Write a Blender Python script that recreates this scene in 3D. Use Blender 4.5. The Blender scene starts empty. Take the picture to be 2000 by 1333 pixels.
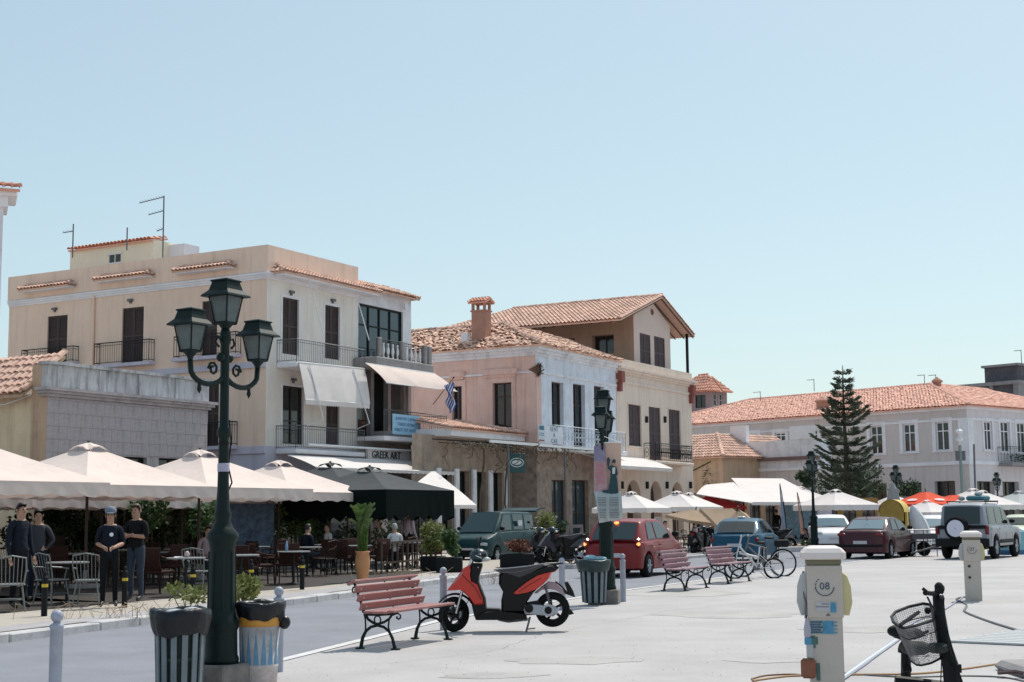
import bpy, bmesh, math, random
from math import sin, cos, pi, radians as RAD, sqrt, atan2
from mathutils import Vector, Matrix, Euler
rnd = random.Random(7)
S = bpy.context.scene
COL = S.collection
# ------------------------------------------------------------------ camera
CAMP = Vector((0, 0, 1.6)); FPX = 2800.0; CX = 1000.0; CY = 666.5
PITCH = 6.97; ROLL = -0.6
RC = Matrix.Rotation(RAD(90 + PITCH), 3, 'X') @ Matrix.Rotation(RAD(ROLL), 3, 'Z')
cd = bpy.data.cameras.new('camera'); cam = bpy.data.objects.new('camera', cd); COL.objects.link(cam)
cam.matrix_world = Matrix.Translation(CAMP) @ RC.to_4x4()
cd.sensor_width = 36; cd.lens = FPX / 2000 * 36; cd.clip_start = 0.1; cd.clip_end = 3000
S.camera = cam
# ------------------------------------------------------------------ sky, sun
SUN_AZ = 33.0; SUN_EL = 58.0     # azimuth from +Y towards +X
w = bpy.data.worlds.new('World'); S.world = w; w.use_nodes = True
nt = w.node_tree; bg = nt.nodes['Background']
sky = nt.nodes.new('ShaderNodeTexSky'); sky.sky_type = 'NISHITA'; sky.sun_disc = False
sky.sun_elevation = RAD(SUN_EL); sky.sun_rotation = RAD(SUN_AZ)
sky.air_density = 1.0; sky.dust_density = 1.2; sky.ozone_density = 1.6
gm = nt.nodes.new('ShaderNodeGamma'); gm.inputs[1].default_value = 0.5; nt.links.new(sky.outputs[0], gm.inputs[0])
mx = nt.nodes.new('ShaderNodeMix'); mx.data_type = 'RGBA'; mx.blend_type = 'MULTIPLY'; mx.inputs[0].default_value = 1; nt.links.new(gm.outputs[0], mx.inputs[6]); mx.inputs[7].default_value = (1.32, 1.48, 1.44, 1)   # film-like roll-off of the sky
nt.links.new(mx.outputs[2], bg.inputs[0]); bg.inputs[1].default_value = 0.15
sd = bpy.data.lights.new('sun', 'SUN'); so = bpy.data.objects.new('sun', sd); COL.objects.link(so)
sd.energy = 2.5; sd.angle = RAD(0.6); sd.color = (1.0, 0.95, 0.86)
sv = Vector((sin(RAD(SUN_AZ)) * cos(RAD(SUN_EL)), cos(RAD(SUN_AZ)) * cos(RAD(SUN_EL)), sin(RAD(SUN_EL))))
so.rotation_euler = sv.to_track_quat('Z', 'Y').to_euler(); so.location = sv * 60
S.view_settings.view_transform = 'Standard'; S.view_settings.look = 'None'
S.view_settings.gamma = 1; S.view_settings.exposure = 0.62; S.view_settings.use_curve_mapping = False
S.render.engine = 'CYCLES'
# ------------------------------------------------------------------ measuring helpers (photo pixel -> place)
def ray(u, v): return RC @ Vector(((u - CX) / FPX, -(v - CY) / FPX, -1))
def at(u, v, Y):
    d = ray(u, v); return CAMP + d * (Y / d.y)
def gnd(u, v, z=0.0):
    d = ray(u, v); return CAMP + d * ((z - CAMP.z) / d.z)
class Fr:
    def __init__(s, ox, oy, deg):
        s.o = Vector((ox, oy)); a = RAD(deg); s.deg = deg
        s.ex = Vector((cos(a), sin(a))); s.ey = Vector((-sin(a), cos(a)))
    def _hit(s, u, v, n, o):
        d = ray(u, v); d2 = Vector((d.x, d.y)); t = (o - Vector((CAMP.x, CAMP.y))).dot(n) / d2.dot(n)
        p = CAMP + d * t; q = Vector((p.x, p.y)) - s.o
        return q.dot(s.ex), q.dot(s.ey), p.z
    def fx(s, u, v, y=0.0):
        a, b, c = s._hit(u, v, s.ey, s.o + s.ey * y); return a, c
    def sx(s, u, v, x=0.0):
        a, b, c = s._hit(u, v, s.ex, s.o + s.ex * x); return b, c
    def W(s, x, y, z=0.0):
        p = s.o + s.ex * x + s.ey * y; return Vector((p.x, p.y, z))
    def L(s, P):
        q = Vector((P[0], P[1])) - s.o; return Vector((q.dot(s.ex), q.dot(s.ey), P[2] if len(P) > 2 else 0))
# ------------------------------------------------------------------ materials
_M = {}
def mat(name, col, rough=0.7, var=0.12, scale=2.0, bump=0.0, bscale=30.0, metal=0.0, trans=0.0, spec=0.5,
        island=0.0, dirt=None, dirtamt=0.0, dirtscale=0.6, coat=0.0, alpha=1.0, emit=None, stretch=None, streak=0.0):
    if name in _M: return _M[name]
    m = bpy.data.materials.new(name); m.use_nodes = True; _M[name] = m
    n = m.node_tree.nodes; l = m.node_tree.links; b = n['Principled BSDF']
    b.inputs['Roughness'].default_value = rough; b.inputs['Metallic'].default_value = metal
    b.inputs['Specular IOR Level'].default_value = spec
    if coat: b.inputs['Coat Weight'].default_value = coat; b.inputs['Coat Roughness'].default_value = 0.05
    tc = n.new('ShaderNodeTexCoord'); vec = tc.outputs['Object']
    if stretch:
        mp = n.new('ShaderNodeMapping'); mp.inputs['Scale'].default_value = stretch; l.new(vec, mp.inputs[0]); vec = mp.outputs[0]
    out = None
    rgb = n.new('ShaderNodeRGB'); rgb.outputs[0].default_value = (*col, 1); out = rgb.outputs[0]
    if var > 0:
        nz = n.new('ShaderNodeTexNoise'); nz.inputs['Scale'].default_value = scale; nz.inputs['Detail'].default_value = 6
        nz.inputs['Roughness'].default_value = 0.65; l.new(vec, nz.inputs['Vector'])
        mr = n.new('ShaderNodeMapRange'); mr.inputs[1].default_value = 0.3; mr.inputs[2].default_value = 0.7
        mr.inputs[3].default_value = 1 - var; mr.inputs[4].default_value = 1 + var; l.new(nz.outputs[0], mr.inputs[0])
        hs = n.new('ShaderNodeHueSaturation'); l.new(out, hs.inputs['Color']); l.new(mr.outputs[0], hs.inputs['Value']); out = hs.outputs[0]
    if island > 0:
        g = n.new('ShaderNodeNewGeometry'); mr = n.new('ShaderNodeMapRange'); l.new(g.outputs['Random Per Island'], mr.inputs[0])
        mr.inputs[3].default_value = 1 - island; mr.inputs[4].default_value = 1 + island
        hs = n.new('ShaderNodeHueSaturation'); l.new(out, hs.inputs['Color']); l.new(mr.outputs[0], hs.inputs['Value']); out = hs.outputs[0]
    if dirt and dirtamt > 0:
        nz = n.new('ShaderNodeTexNoise'); nz.inputs['Scale'].default_value = dirtscale; nz.inputs['Detail'].default_value = 9
        nz.inputs['Roughness'].default_value = 0.72; l.new(vec, nz.inputs['Vector'])
        mr = n.new('ShaderNodeMapRange'); mr.inputs[1].default_value = 0.48; mr.inputs[2].default_value = 0.68
        mr.inputs[3].default_value = 0; mr.inputs[4].default_value = dirtamt; l.new(nz.outputs[0], mr.inputs[0])
        mx = n.new('ShaderNodeMix'); mx.data_type = 'RGBA'; l.new(mr.outputs[0], mx.inputs[0]); l.new(out, mx.inputs[6])
        mx.inputs[7].default_value = (*dirt, 1); out = mx.outputs[2]
    if streak > 0:
        mp = n.new('ShaderNodeMapping'); mp.inputs['Scale'].default_value = (1.6, 1.6, 0.11); l.new(tc.outputs['Object'], mp.inputs[0])
        nz = n.new('ShaderNodeTexNoise'); nz.inputs['Scale'].default_value = 1.7; nz.inputs['Detail'].default_value = 8; nz.inputs['Roughness'].default_value = 0.7; l.new(mp.outputs[0], nz.inputs['Vector'])
        mr = n.new('ShaderNodeMapRange'); mr.inputs[1].default_value = 0.5; mr.inputs[2].default_value = 0.75; mr.inputs[3].default_value = 1; mr.inputs[4].default_value = 1-streak; l.new(nz.outputs[0], mr.inputs[0])
        hs = n.new('ShaderNodeHueSaturation'); l.new(out, hs.inputs['Color']); l.new(mr.outputs[0], hs.inputs['Value']); out = hs.outputs[0]
    l.new(out, b.inputs['Base Color'])
    if bump > 0:
        nz = n.new('ShaderNodeTexNoise'); nz.inputs['Scale'].default_value = bscale; nz.inputs['Detail'].default_value = 5
        l.new(tc.outputs['Object'], nz.inputs['Vector'])
        bp = n.new('ShaderNodeBump'); bp.inputs['Strength'].default_value = bump; bp.inputs['Distance'].default_value = 0.02
        l.new(nz.outputs[0], bp.inputs['Height']); l.new(bp.outputs[0], b.inputs['Normal'])
    if emit: b.inputs['Emission Color'].default_value = (*emit[0], 1); b.inputs['Emission Strength'].default_value = emit[1]
    if trans > 0:
        o = n['Material Output']; tr = n.new('ShaderNodeBsdfTranslucent'); l.new(out, tr.inputs[0])
        ms = n.new('ShaderNodeMixShader'); ms.inputs[0].default_value = trans
        l.new(b.outputs[0], ms.inputs[1]); l.new(tr.outputs[0], ms.inputs[2]); l.new(ms.outputs[0], o.inputs[0])
    if alpha < 1:
        o = n['Material Output']; src = o.inputs[0].links[0].from_socket; tr = n.new('ShaderNodeBsdfTransparent')
        ms = n.new('ShaderNodeMixShader'); ms.inputs[0].default_value = alpha
        l.new(tr.outputs[0], ms.inputs[1]); l.new(src, ms.inputs[2]); l.new(ms.outputs[0], o.inputs[0])
    return m
def glassy(name, col, rough=0.06): return mat(name, col, rough, 0.0, spec=0.7)
# ------------------------------------------------------------------ mesh builder
class MB:
    def __init__(s): s.v = []; s.f = []; s.mi = []; s.sm = []; s.cur = 0; s.smooth = False; s.T = None
    def add(s, vs, fs):
        o = len(s.v)
        if s.T is not None: vs = [s.T @ Vector(p) for p in vs]
        s.v += [tuple(p) for p in vs]; s.f += [tuple(i + o for i in f) for f in fs]
        s.mi += [s.cur] * len(fs); s.sm += [s.smooth] * len(fs); return s
    def box(s, x0, x1, y0, y1, z0, z1):
        return s.add([(x0,y0,z0),(x1,y0,z0),(x1,y1,z0),(x0,y1,z0),(x0,y0,z1),(x1,y0,z1),(x1,y1,z1),(x0,y1,z1)],
            [(3,2,1,0),(4,5,6,7),(0,1,5,4),(1,2,6,5),(2,3,7,6),(3,0,4,7)])
    def cbox(s, c, sz): return s.box(c[0]-sz[0]/2,c[0]+sz[0]/2,c[1]-sz[1]/2,c[1]+sz[1]/2,c[2]-sz[2]/2,c[2]+sz[2]/2)
    def bbox(s, x0, x1, y0, y1, z0, z1, b):   # box with chamfered edges (top/bottom and vertical)
        def ring(i, z): 
            return [(x0+i+b,y0+i,z),(x1-i-b,y0+i,z),(x1-i,y0+i+b,z),(x1-i,y1-i-b,z),(x1-i-b,y1-i,z),(x0+i+b,y1-i,z),(x0+i,y1-i-b,z),(x0+i,y0+i+b,z)]
        vs = ring(b, z0) + ring(0, z0+b) + ring(0, z1-b) + ring(b, z1)
        fs = [tuple(range(7,-1,-1)), tuple(range(24,32))]
        for k in range(3):
            for i in range(8):
                j = (i+1) % 8; fs.append((k*8+i, k*8+j, k*8+8+j, k*8+8+i))
        return s.add(vs, fs)
    def bar(s, p, q, r, n=6, r2=None, cap=True):
        p = Vector(p); q = Vector(q); d = q - p
        if d.length < 1e-6: return s
        z = d.normalized(); x = z.orthogonal().normalized(); y = z.cross(x); r2 = r if r2 is None else r2
        vs = [p + x*(r*cos(2*pi*(i+.5)/n)) + y*(r*sin(2*pi*(i+.5)/n)) for i in range(n)] + [q + x*(r2*cos(2*pi*(i+.5)/n)) + y*(r2*sin(2*pi*(i+.5)/n)) for i in range(n)]
        fs = [(i, (i+1)%n, n+(i+1)%n, n+i) for i in range(n)]
        if cap: fs += [tuple(range(n-1,-1,-1)), tuple(range(n, 2*n))]
        return s.add(vs, fs)
    def tube(s, pts, r, n=6, closed=False):
        pts = [Vector(p) for p in pts]; m = len(pts); rs = r if isinstance(r, (list, tuple)) else [r]*m
        vs = []; prev = None
        for k in range(m):
            a = pts[k-1] if (k > 0 or closed) else pts[k]; b = pts[(k+1) % m] if (k < m-1 or closed) else pts[k]
            t = (b - a).normalized()
            x = t.orthogonal().normalized() if prev is None else (prev - t*prev.dot(t)).normalized()
            prev = x; y = t.cross(x)
            vs += [pts[k] + x*(rs[k]*cos(2*pi*i/n)) + y*(rs[k]*sin(2*pi*i/n)) for i in range(n)]
        fs = []
        for k in range(m if closed else m-1):
            k2 = (k+1) % m
            fs += [(k*n+i, k*n+(i+1)%n, k2*n+(i+1)%n, k2*n+i) for i in range(n)]
        if not closed: fs += [tuple(range(n-1,-1,-1)), tuple(range((m-1)*n, m*n))]
        return s.add(vs, fs)
    def lathe(s, prof, n=16, c=(0,0,0), axis='z', cap=True):
        vs = []
        for r, z in prof:
            for i in range(n):
                a = 2*pi*i/n; p = (r*cos(a), r*sin(a), z)
                if axis == 'y': p = (p[0], p[2], p[1])
                if axis == 'x': p = (p[2], p[0], p[1])
                vs.append((p[0]+c[0], p[1]+c[1], p[2]+c[2]))
        fs = []
        for k in range(len(prof)-1):
            fs += [(k*n+i, k*n+(i+1)%n, (k+1)*n+(i+1)%n, (k+1)*n+i) for i in range(n)]
        if cap: fs += [tuple(range(n-1,-1,-1)), tuple(range((len(prof)-1)*n, len(prof)*n))]
        return s.add(vs, fs)
    def ball(s, c, r, n=10, sc=(1,1,1)):
        m = n//2+1
        prof = [(max(1e-4, r*sin(pi*k/m)), -r*cos(pi*k/m)) for k in range(m+1)]
        vs = []
        for rr, z in prof:
            for i in range(n): vs.append((c[0]+rr*cos(2*pi*i/n)*sc[0], c[1]+rr*sin(2*pi*i/n)*sc[1], c[2]+z*sc[2]))
        fs = [(k*n+i, k*n+(i+1)%n, (k+1)*n+(i+1)%n, (k+1)*n+i) for k in range(m) for i in range(n)]
        return s.add(vs, fs)
    def prism(s, poly, y0, y1, plane='xz', inset=0.0):
        n = len(poly); cx = sum(p[0] for p in poly)/n; cy = sum(p[1] for p in poly)/n
        def P(p, d, k=1.0):
            a = cx+(p[0]-cx)*k; b = cy+(p[1]-cy)*k
            return (a, d, b) if plane == 'xz' else ((a, b, d) if plane == 'xy' else (d, a, b))
        if inset:
            ds = (y1-y0)*0.18
            L = [(y0, 1-inset), (y0+ds, 1), (y1-ds, 1), (y1, 1-inset)]
        else: L = [(y0, 1), (y1, 1)]
        vs = [P(p, d, k) for d, k in L for p in poly]
        fs = [tuple(range(n-1,-1,-1)), tuple(range((len(L)-1)*n, len(L)*n))]
        for k in range(len(L)-1): fs += [(k*n+i, k*n+(i+1)%n, (k+1)*n+(i+1)%n, (k+1)*n+i) for i in range(n)]
        return s.add(vs, fs)
    def sheet(s, A, B, C, D, nu=1, nv=1, th=0.01, sag=0.0, wav=0.0, seed=0):   # cloth between A-B (top) and D-C (bottom), real thickness
        A, B, C, D = map(Vector, (A, B, C, D)); r = random.Random(seed); nrm = (B-A).cross(D-A).normalized()
        g = []
        for j in range(nv+1):
            for i in range(nu+1):
                a = i/nu; b = j/nv; p = (A*(1-a)+B*a)*(1-b) + (D*(1-a)+C*a)*b
                h = -sag*4*b*(1-b) + wav*sin(a*nu*1.7+seed)*b + wav*.4*(r.random()-.5)
                g.append(p + nrm*h)
        N = len(g); vs = g + [p - nrm*th for p in g]; fs = []
        q = lambda i, j: j*(nu+1)+i
        for j in range(nv):
            for i in range(nu):
                fs.append((q(i,j), q(i+1,j), q(i+1,j+1), q(i,j+1))); fs.append((N+q(i,j+1), N+q(i+1,j+1), N+q(i+1,j), N+q(i,j)))
        for i in range(nu): fs.append((q(i+1,0), q(i,0), N+q(i,0), N+q(i+1,0))); fs.append((q(i,nv), q(i+1,nv), N+q(i+1,nv), N+q(i,nv)))
        for j in range(nv): fs.append((q(0,j), q(0,j+1), N+q(0,j+1), N+q(0,j))); fs.append((q(nu,j+1), q(nu,j), N+q(nu,j), N+q(nu,j+1)))
        return s.add(vs, fs)
    def leaves(s, c, rad, n, size, r=rnd, squash=0.6):
        for _ in range(n):
            while True:
                p = Vector((r.uniform(-1,1), r.uniform(-1,1), r.uniform(-1,1)))
                if p.length < 1: break
            if r.random() < .6: p = p.normalized()*r.uniform(.75, 1)
            p = Vector((c[0]+p.x*rad[0], c[1]+p.y*rad[1], c[2]+p.z*rad[2]))
            d = Vector((r.gauss(0,1), r.gauss(0,1), r.gauss(0,1)+.3)).normalized(); e = d.orthogonal().normalized()
            k = size*r.uniform(.6, 1.4); e = e*k*squash*.5
            s.add([p, p+d*k*.5+e, p+d*k, p+d*k*.5-e], [(0,1,2,3)])
        return s
    def mesh(s, name, mats):
        me = bpy.data.meshes.new(name); me.from_pydata(s.v, [], s.f)
        for m in (mats if isinstance(mats, (list, tuple)) else [mats]): me.materials.append(m)
        me.polygons.foreach_set('material_index', s.mi); me.polygons.foreach_set('use_smooth', s.sm); me.update(); return me
    def build(s, name, mats, parent=None, kind=None, smooth=None):
        if smooth: s.sm = [True]*len(s.f)
        o = bpy.data.objects.new(name, s.mesh(name, mats)); COL.objects.link(o)
        if parent is not None: o.parent = parent
        if kind: o['kind'] = kind
        return o
def fixn(o):
    bm = bmesh.new(); bm.from_mesh(o.data); bmesh.ops.recalc_face_normals(bm, faces=bm.faces); bm.to_mesh(o.data); bm.free(); return o
def bev(o, w=0.01, seg=2):
    m = o.modifiers.new('bevel', 'BEVEL'); m.width = w; m.segments = seg; m.limit_method = 'ANGLE'; m.angle_limit = RAD(35); return o
def thing(name, label, cat, loc=(0,0,0), rotz=0.0, group=None):
    o = bpy.data.objects.new(name, None); COL.objects.link(o); o.empty_display_size = .2
    o.location = loc; o.rotation_euler = (0, 0, rotz); o['label'] = label; o['category'] = cat
    if group: o['group'] = group
    return o
def tag(o, label, cat, group=None):
    o['label'] = label; o['category'] = cat
    if group: o['group'] = group
    return o
_kids = {}
def dup(root, loc, rotz, label, group=None, scale=None):
    r = root.copy(); COL.objects.link(r); r.location = loc; r.rotation_euler = (0, 0, rotz); r['label'] = label
    if group: r['group'] = group
    if scale: r.scale = (scale,)*3
    if root.name not in _kids: _kids[root.name] = [(c, list(c.children)) for c in root.children]
    for ch, gs in _kids[root.name]:
        c = ch.copy(); COL.objects.link(c); c.parent = r
        for g in gs:
            d = g.copy(); COL.objects.link(d); d.parent = c
    return r
def txt(body, size, loc, rot, m, parent=None, name='lettering', align='CENTER', ext=0.003, space=1.0):
    c = bpy.data.curves.new(name, 'FONT'); c.body = body; c.size = size; c.align_x = align; c.align_y = 'CENTER'; c.extrude = ext
    c.space_character = space; c.resolution_u = 2
    o = bpy.data.objects.new(name, c); COL.objects.link(o); c.materials.append(m); o.location = loc; o.rotation_euler = rot
    dg = bpy.context.evaluated_depsgraph_get(); dg.update(); me = bpy.data.meshes.new_from_object(o.evaluated_get(dg)); bpy.data.objects.remove(o)
    o = bpy.data.objects.new(name, me); COL.objects.link(o); o.location = loc; o.rotation_euler = rot
    if parent is not None: o.parent = parent
    return o
def struct(name, mb, m): return mb.build(name, m, None, 'structure')
# ------------------------------------------------------------------ tiled roofs
def tiles(mb, poly, spacing=0.24, row=0.36, jit=0.0, r=None, only=None, base=True):
    P = [Vector(p) for p in poly]; ex = (P[1]-P[0]).normalized(); n = (P[1]-P[0]).cross(P[-1]-P[0]).normalized()
    if n.z < 0: n = -n
    ey = n.cross(ex); q = [((p-P[0]).dot(ex), (p-P[0]).dot(ey)) for p in P]
    if sum(y for x, y in q) < 0: ey = -ey; q = [(x, -y) for x, y in q]
    x0 = min(x for x, y in q); x1 = max(x for x, y in q); cnt = int((x1-x0)/spacing); rr = r or rnd; out = []
    if base:
        o = n*-.02; mb.add([p+o for p in P] + [p+o-n*.08 for p in P], [tuple(range(len(P))), tuple(range(2*len(P)-1, len(P)-1, -1))] + [(i, (i+1)%len(P), len(P)+(i+1)%len(P), len(P)+i) for i in range(len(P))])
    for c in range(cnt):
        cx = x0 + (c+.5)*(x1-x0)/cnt; ys = []
        for i in range(len(q)):
            (ax, ay), (bx, by) = q[i], q[(i+1) % len(q)]
            if (ax-cx)*(bx-cx) < 0: ys.append(ay+(by-ay)*(cx-ax)/(bx-ax))
        if len(ys) < 2: continue
        ya, yb = min(ys), max(ys); y = ya - .06; k = 0
        while y < yb-.05:
            ye = min(y+row*1.12, yb); rad = spacing*.5; vs = []
            dx = rr.gauss(0, jit*.1) if jit else 0; dz = rr.gauss(0, jit*.05) if jit else 0; tw = rr.gauss(0, jit*.12) if jit else 0
            for e, (yy, lift, rk) in enumerate(((y, .035, 1.0), (ye, .0, .86))):
                for a in range(5):
                    t = pi*a/4; px = cx + dx + (tw if e else -tw) - cos(t)*rad*rk; h = sin(t)*rad*rk*.8 + lift + dz
                    vs.append(P[0] + ex*px + ey*yy + n*h)
            vs += [v - n*.02 for v in vs[:5]]
            fs = [(i, i+1, i+6, i+5) for i in range(4)] + [(10+i, 11+i, i+1, i) for i in range(4)]
            if only is not None: only.append((vs, fs))
            else: mb.add(vs, fs)
            y += row; k += 1
    return mb
def ridge(mb, A, B, r=0.13, step=0.4):
    A = Vector(A); B = Vector(B); L = (B-A).length; d = (B-A)/L; up = Vector((0,0,1)); sd_ = d.cross(up).normalized(); up = sd_.cross(d)
    k = 0.0
    while k < L:
        e = min(k+step*1.15, L); vs = []
        for kk, lift in ((k, .035), (e, 0)):
            for a in range(6):
                t = pi*a/5; vs.append(A + d*kk + sd_*cos(t)*r + up*(sin(t)*r + lift - .02))
        mb.add(vs, [(i, i+1, i+7, i+6) for i in range(5)] + [(0,1,2,3,4,5)]); k += step
    return mb
# ------------------------------------------------------------------ building kit
class Bld:
    def __init__(s, name, label, cat, u, v, Y, deg, group=None):
        p = at(u, v, Y); s.fr = Fr(p.x, p.y, deg); s.root = thing(name, label, cat, (p.x, p.y, 0), RAD(deg), group)
    def P(s, face, a, d, z): return (a, d, z) if face == 'f' else (d, a, z)
    def px(s, face, u, v, off=0.0): return s.fr.fx(u, v, off) if face == 'f' else s.fr.sx(u, v, off)
    def op(s, face, u0, v0, u1, v1, off=0.0):
        vm = (v0+v1)/2; um = (u0+u1)/2
        a = sorted((s.px(face, u0, vm, off)[0], s.px(face, u1, vm, off)[0])); z = sorted((s.px(face, um, v0, off)[1], s.px(face, um, v1, off)[1]))
        return [a[0], a[1], z[0], z[1]]
    def fb(s, mb, face, a0, a1, d0, d1, z0, z1):
        if face == 'f': mb.box(a0, a1, min(d0,d1), max(d0,d1), z0, z1)
        else: mb.box(min(d0,d1), max(d0,d1), a0, a1, z0, z1)
    def wall(s, face, a0, a1, z0, z1, ops, m, depth=0.18, d0=0.0, name='wall', mb=None):
        own = mb is None; mb = mb or MB()
        A = sorted({a0, a1} | {max(a0, min(a1, x)) for o in ops for x in o[:2]}); Z = sorted({z0, z1} | {max(z0, min(z1, x)) for o in ops for x in o[2:4]})
        for i in range(len(A)-1):
            for j in range(len(Z)-1):
                am = (A[i]+A[i+1])/2; zm = (Z[j]+Z[j+1])/2
                if any(o[0] < am < o[1] and o[2] < zm < o[3] for o in ops): continue
                mb.add([s.P(face, *t) for t in ((A[i],d0,Z[j]),(A[i+1],d0,Z[j]),(A[i+1],d0,Z[j+1]),(A[i],d0,Z[j+1]))], [(0,1,2,3)])
        for o in ops:
            b0, b1, c0, c1 = o[:4]; q = [(b0,c0),(b1,c0),(b1,c1),(b0,c1)]
            vs = [s.P(face, a, d0, z) for a, z in q] + [s.P(face, a, d0+depth, z) for a, z in q]
            mb.add(vs, [(0,4,5,1),(1,5,6,2),(2,6,7,3),(3,7,4,0),(4,7,6,5)])
        return mb.build(name, m, s.root) if own else mb
    def shutter(s, face, o, m, d=0.06, leaves=2, slats=True, label=None, half=False):
        a0, a1, z0, z1 = o[:4]; w = (a1-a0)/leaves
        for k in range(leaves):
            mb = MB(); b0 = a0+k*w+.008; b1 = a0+(k+1)*w-.008; fw = .055
            s.fb(mb, face, b0, b0+fw, d, d+.045, z0, z1); s.fb(mb, face, b1-fw, b1, d, d+.045, z0, z1)
            for zz in (z0, (z0+z1)/2-.04, z1-.08): s.fb(mb, face, b0+fw, b1-fw, d, d+.045, zz, zz+.08)
            if slats:
                z = z0+.1
                while z < z1-.1:
                    p = [s.P(face, a, dd, zz) for a, dd, zz in ((b0+fw, d+.008, z),(b1-fw, d+.008, z),(b1-fw, d+.035, z+.045),(b0+fw, d+.035, z+.045))]
                    mb.add(p + [tuple(Vector(x)+Vector((0,0,.012))) for x in p], [(0,1,2,3),(7,6,5,4),(0,4,5,1),(3,2,6,7)]); z += .075
            s.fb(mb, face, b0+fw, b1-fw, d+.038, d+.05, z0+.02, z1-.02)
            sh = mb.build('shutter', m, s.root)
            if label: sh['label'] = label
    def window(s, face, o, fm, gm, d=0.12, cols=2, rows=2, fw=0.06, name='window', transom=None):
        a0, a1, z0, z1 = o[:4]; mb = MB()
        s.fb(mb, face, a0, a0+fw, d-.04, d+.02, z0, z1); s.fb(mb, face, a1-fw, a1, d-.04, d+.02, z0, z1)
        s.fb(mb, face, a0+fw, a1-fw, d-.04, d+.02, z0, z0+fw); s.fb(mb, face, a0+fw, a1-fw, d-.04, d+.02, z1-fw, z1)
        zs = [z0+fw + (z1-z0-2*fw)*j/rows for j in range(rows+1)]; xs = [a0+fw + (a1-a0-2*fw)*i/cols for i in range(cols+1)]
        if transom: zs = [zs[0], z0+(z1-z0)*transom, zs[-1]]
        for x in xs[1:-1]: s.fb(mb, face, x-fw*.4, x+fw*.4, d-.035, d+.015, z0+fw, z1-fw)
        for z in zs[1:-1]: s.fb(mb, face, a0+fw, a1-fw, d-.03, d+.01, z-fw*.35, z+fw*.35)
        w = mb.build(name, fm, s.root)
        for i in range(len(xs)-1):
            for j in range(len(zs)-1):
                p = MB(); s.fb(p, face, xs[i]+.01, xs[i+1]-.01, d+.022, d+.03, zs[j]+.005, zs[j+1]-.005); p.build('pane', gm, w)
        return w
    def surround(s, face, o, m, w=0.11, d=-0.03, sill=True, head=None, name='window_surround'):
        a0, a1, z0, z1 = o[:4]; mb = MB(); hw = head or w
        s.fb(mb, face, a0-w, a0, d, .002, z0, z1); s.fb(mb, face, a1, a1+w, d, .002, z0, z1); s.fb(mb, face, a0-w, a1+w, d-.003, .002, z1, z1+hw)
        if sill: s.fb(mb, face, a0-w-.04, a1+w+.04, d-.06, .002, z0-.08, z0)
        return mb.build(name, m, s.root)
    def band(s, face, a0, a1, z0, z1, d, m, name='cornice', parent=None, steps=1):
        mb = MB()
        for k in range(steps):
            zz0 = z0+(z1-z0)*k/steps; zz1 = z0+(z1-z0)*(k+1)/steps; s.fb(mb, face, a0-d*(k+1)/steps, a1+(d*(k+1)/steps if face == 'f' else 0), -d*(k+1)/steps, .002, zz0, zz1)
        return mb.build(name, m, parent or s.root)
    def railing(s, pts, z0, h, m, gap=0.12, r=0.009, name='railing', posts=True, lattice=False):
        mb = MB()
        for i in range(len(pts)-1):
            p = Vector((*pts[i], z0)); q = Vector((*pts[i+1], z0)); L = (q-p).length; n = max(1, int(L/gap))
            for hh, rr in ((h, .022), (.08, .014), (h-.12, .010)): mb.bar(p+Vector((0,0,hh)), q+Vector((0,0,hh)), rr, 4)
            for k in range(n+1):
                a = p+(q-p)*k/n; mb.bar(a+Vector((0,0,.08)), a+Vector((0,0,h)), r, 4)
                if lattice and k < n:
                    b = p+(q-p)*(k+.5)/n
                    c = [b+(q-p).normalized()*cos(t)*gap*.42+Vector((0,0,h*.5+sin(t)*h*.26)) for t in [2*pi*x/10 for x in range(10)]]
                    mb.tube(c, .014, 4, closed=True); mb.ball(b+Vector((0,0,h*.5)), .05, 6)
            if posts:
                for a in (p, q): mb.bar(a, a+Vector((0,0,h+.03)), .02, 4)
        return mb.build(name, m, s.root)
# ================================================================== materials in use
m_quay = mat('quay_concrete', (0.425,0.402,0.402), 0.85, 0.12, 0.5, 0.4, 18, dirt=(0.31,0.29,0.275), dirtamt=0.5, dirtscale=0.35)
m_road = mat('asphalt', (0.225,0.23,0.265), 0.9, 0.14, 0.7, 0.5, 60, dirt=(0.2,0.2,0.22), dirtamt=0.6, dirtscale=0.3)
m_pave = mat('pavement_slabs', (0.42,0.37,0.32), 0.85, 0.1, 1.0, 0.2, 25, dirt=(0.3,0.27,0.24), dirtamt=0.6)
m_kerb = mat('kerb_stone', (0.52,0.5,0.5), 0.8, 0.12, 3, 0.3, 20, dirt=(0.3,0.28,0.28), dirtamt=0.6, dirtscale=2, island=.1)
m_line = mat('road_paint', (0.62,0.6,0.6), 0.8, 0.12, 3, dirt=(0.4,0.4,0.4), dirtamt=0.7, dirtscale=2)
m_crack = mat('crack_filler', (0.36,0.345,0.335), 0.9, 0.1)
m_tileN = mat('terracotta_tiles', (0.72,0.36,0.26), 0.85, 0.15, 1.5, island=0.22, dirt=(0.35,0.2,0.15), dirtamt=0.4, dirtscale=1.5)
m_tileP = mat('pale_tiles', (0.72,0.46,0.36), 0.85, 0.15, 1.5, island=0.25, dirt=(0.4,0.3,0.24), dirtamt=0.5, dirtscale=1.5)
m_tileO = mat('old_weathered_tiles', (0.66,0.43,0.33), 0.9, 0.2, 3, island=0.35, dirt=(0.26,0.17,0.13), dirtamt=0.6, dirtscale=2.5)
m_peach = mat('peach_plaster', (0.86,0.63,0.50), 0.9, 0.05, 0.7, 0.15, 40, dirt=(0.76,0.57,0.48), dirtamt=0.4, dirtscale=.3, streak=0.22)
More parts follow.
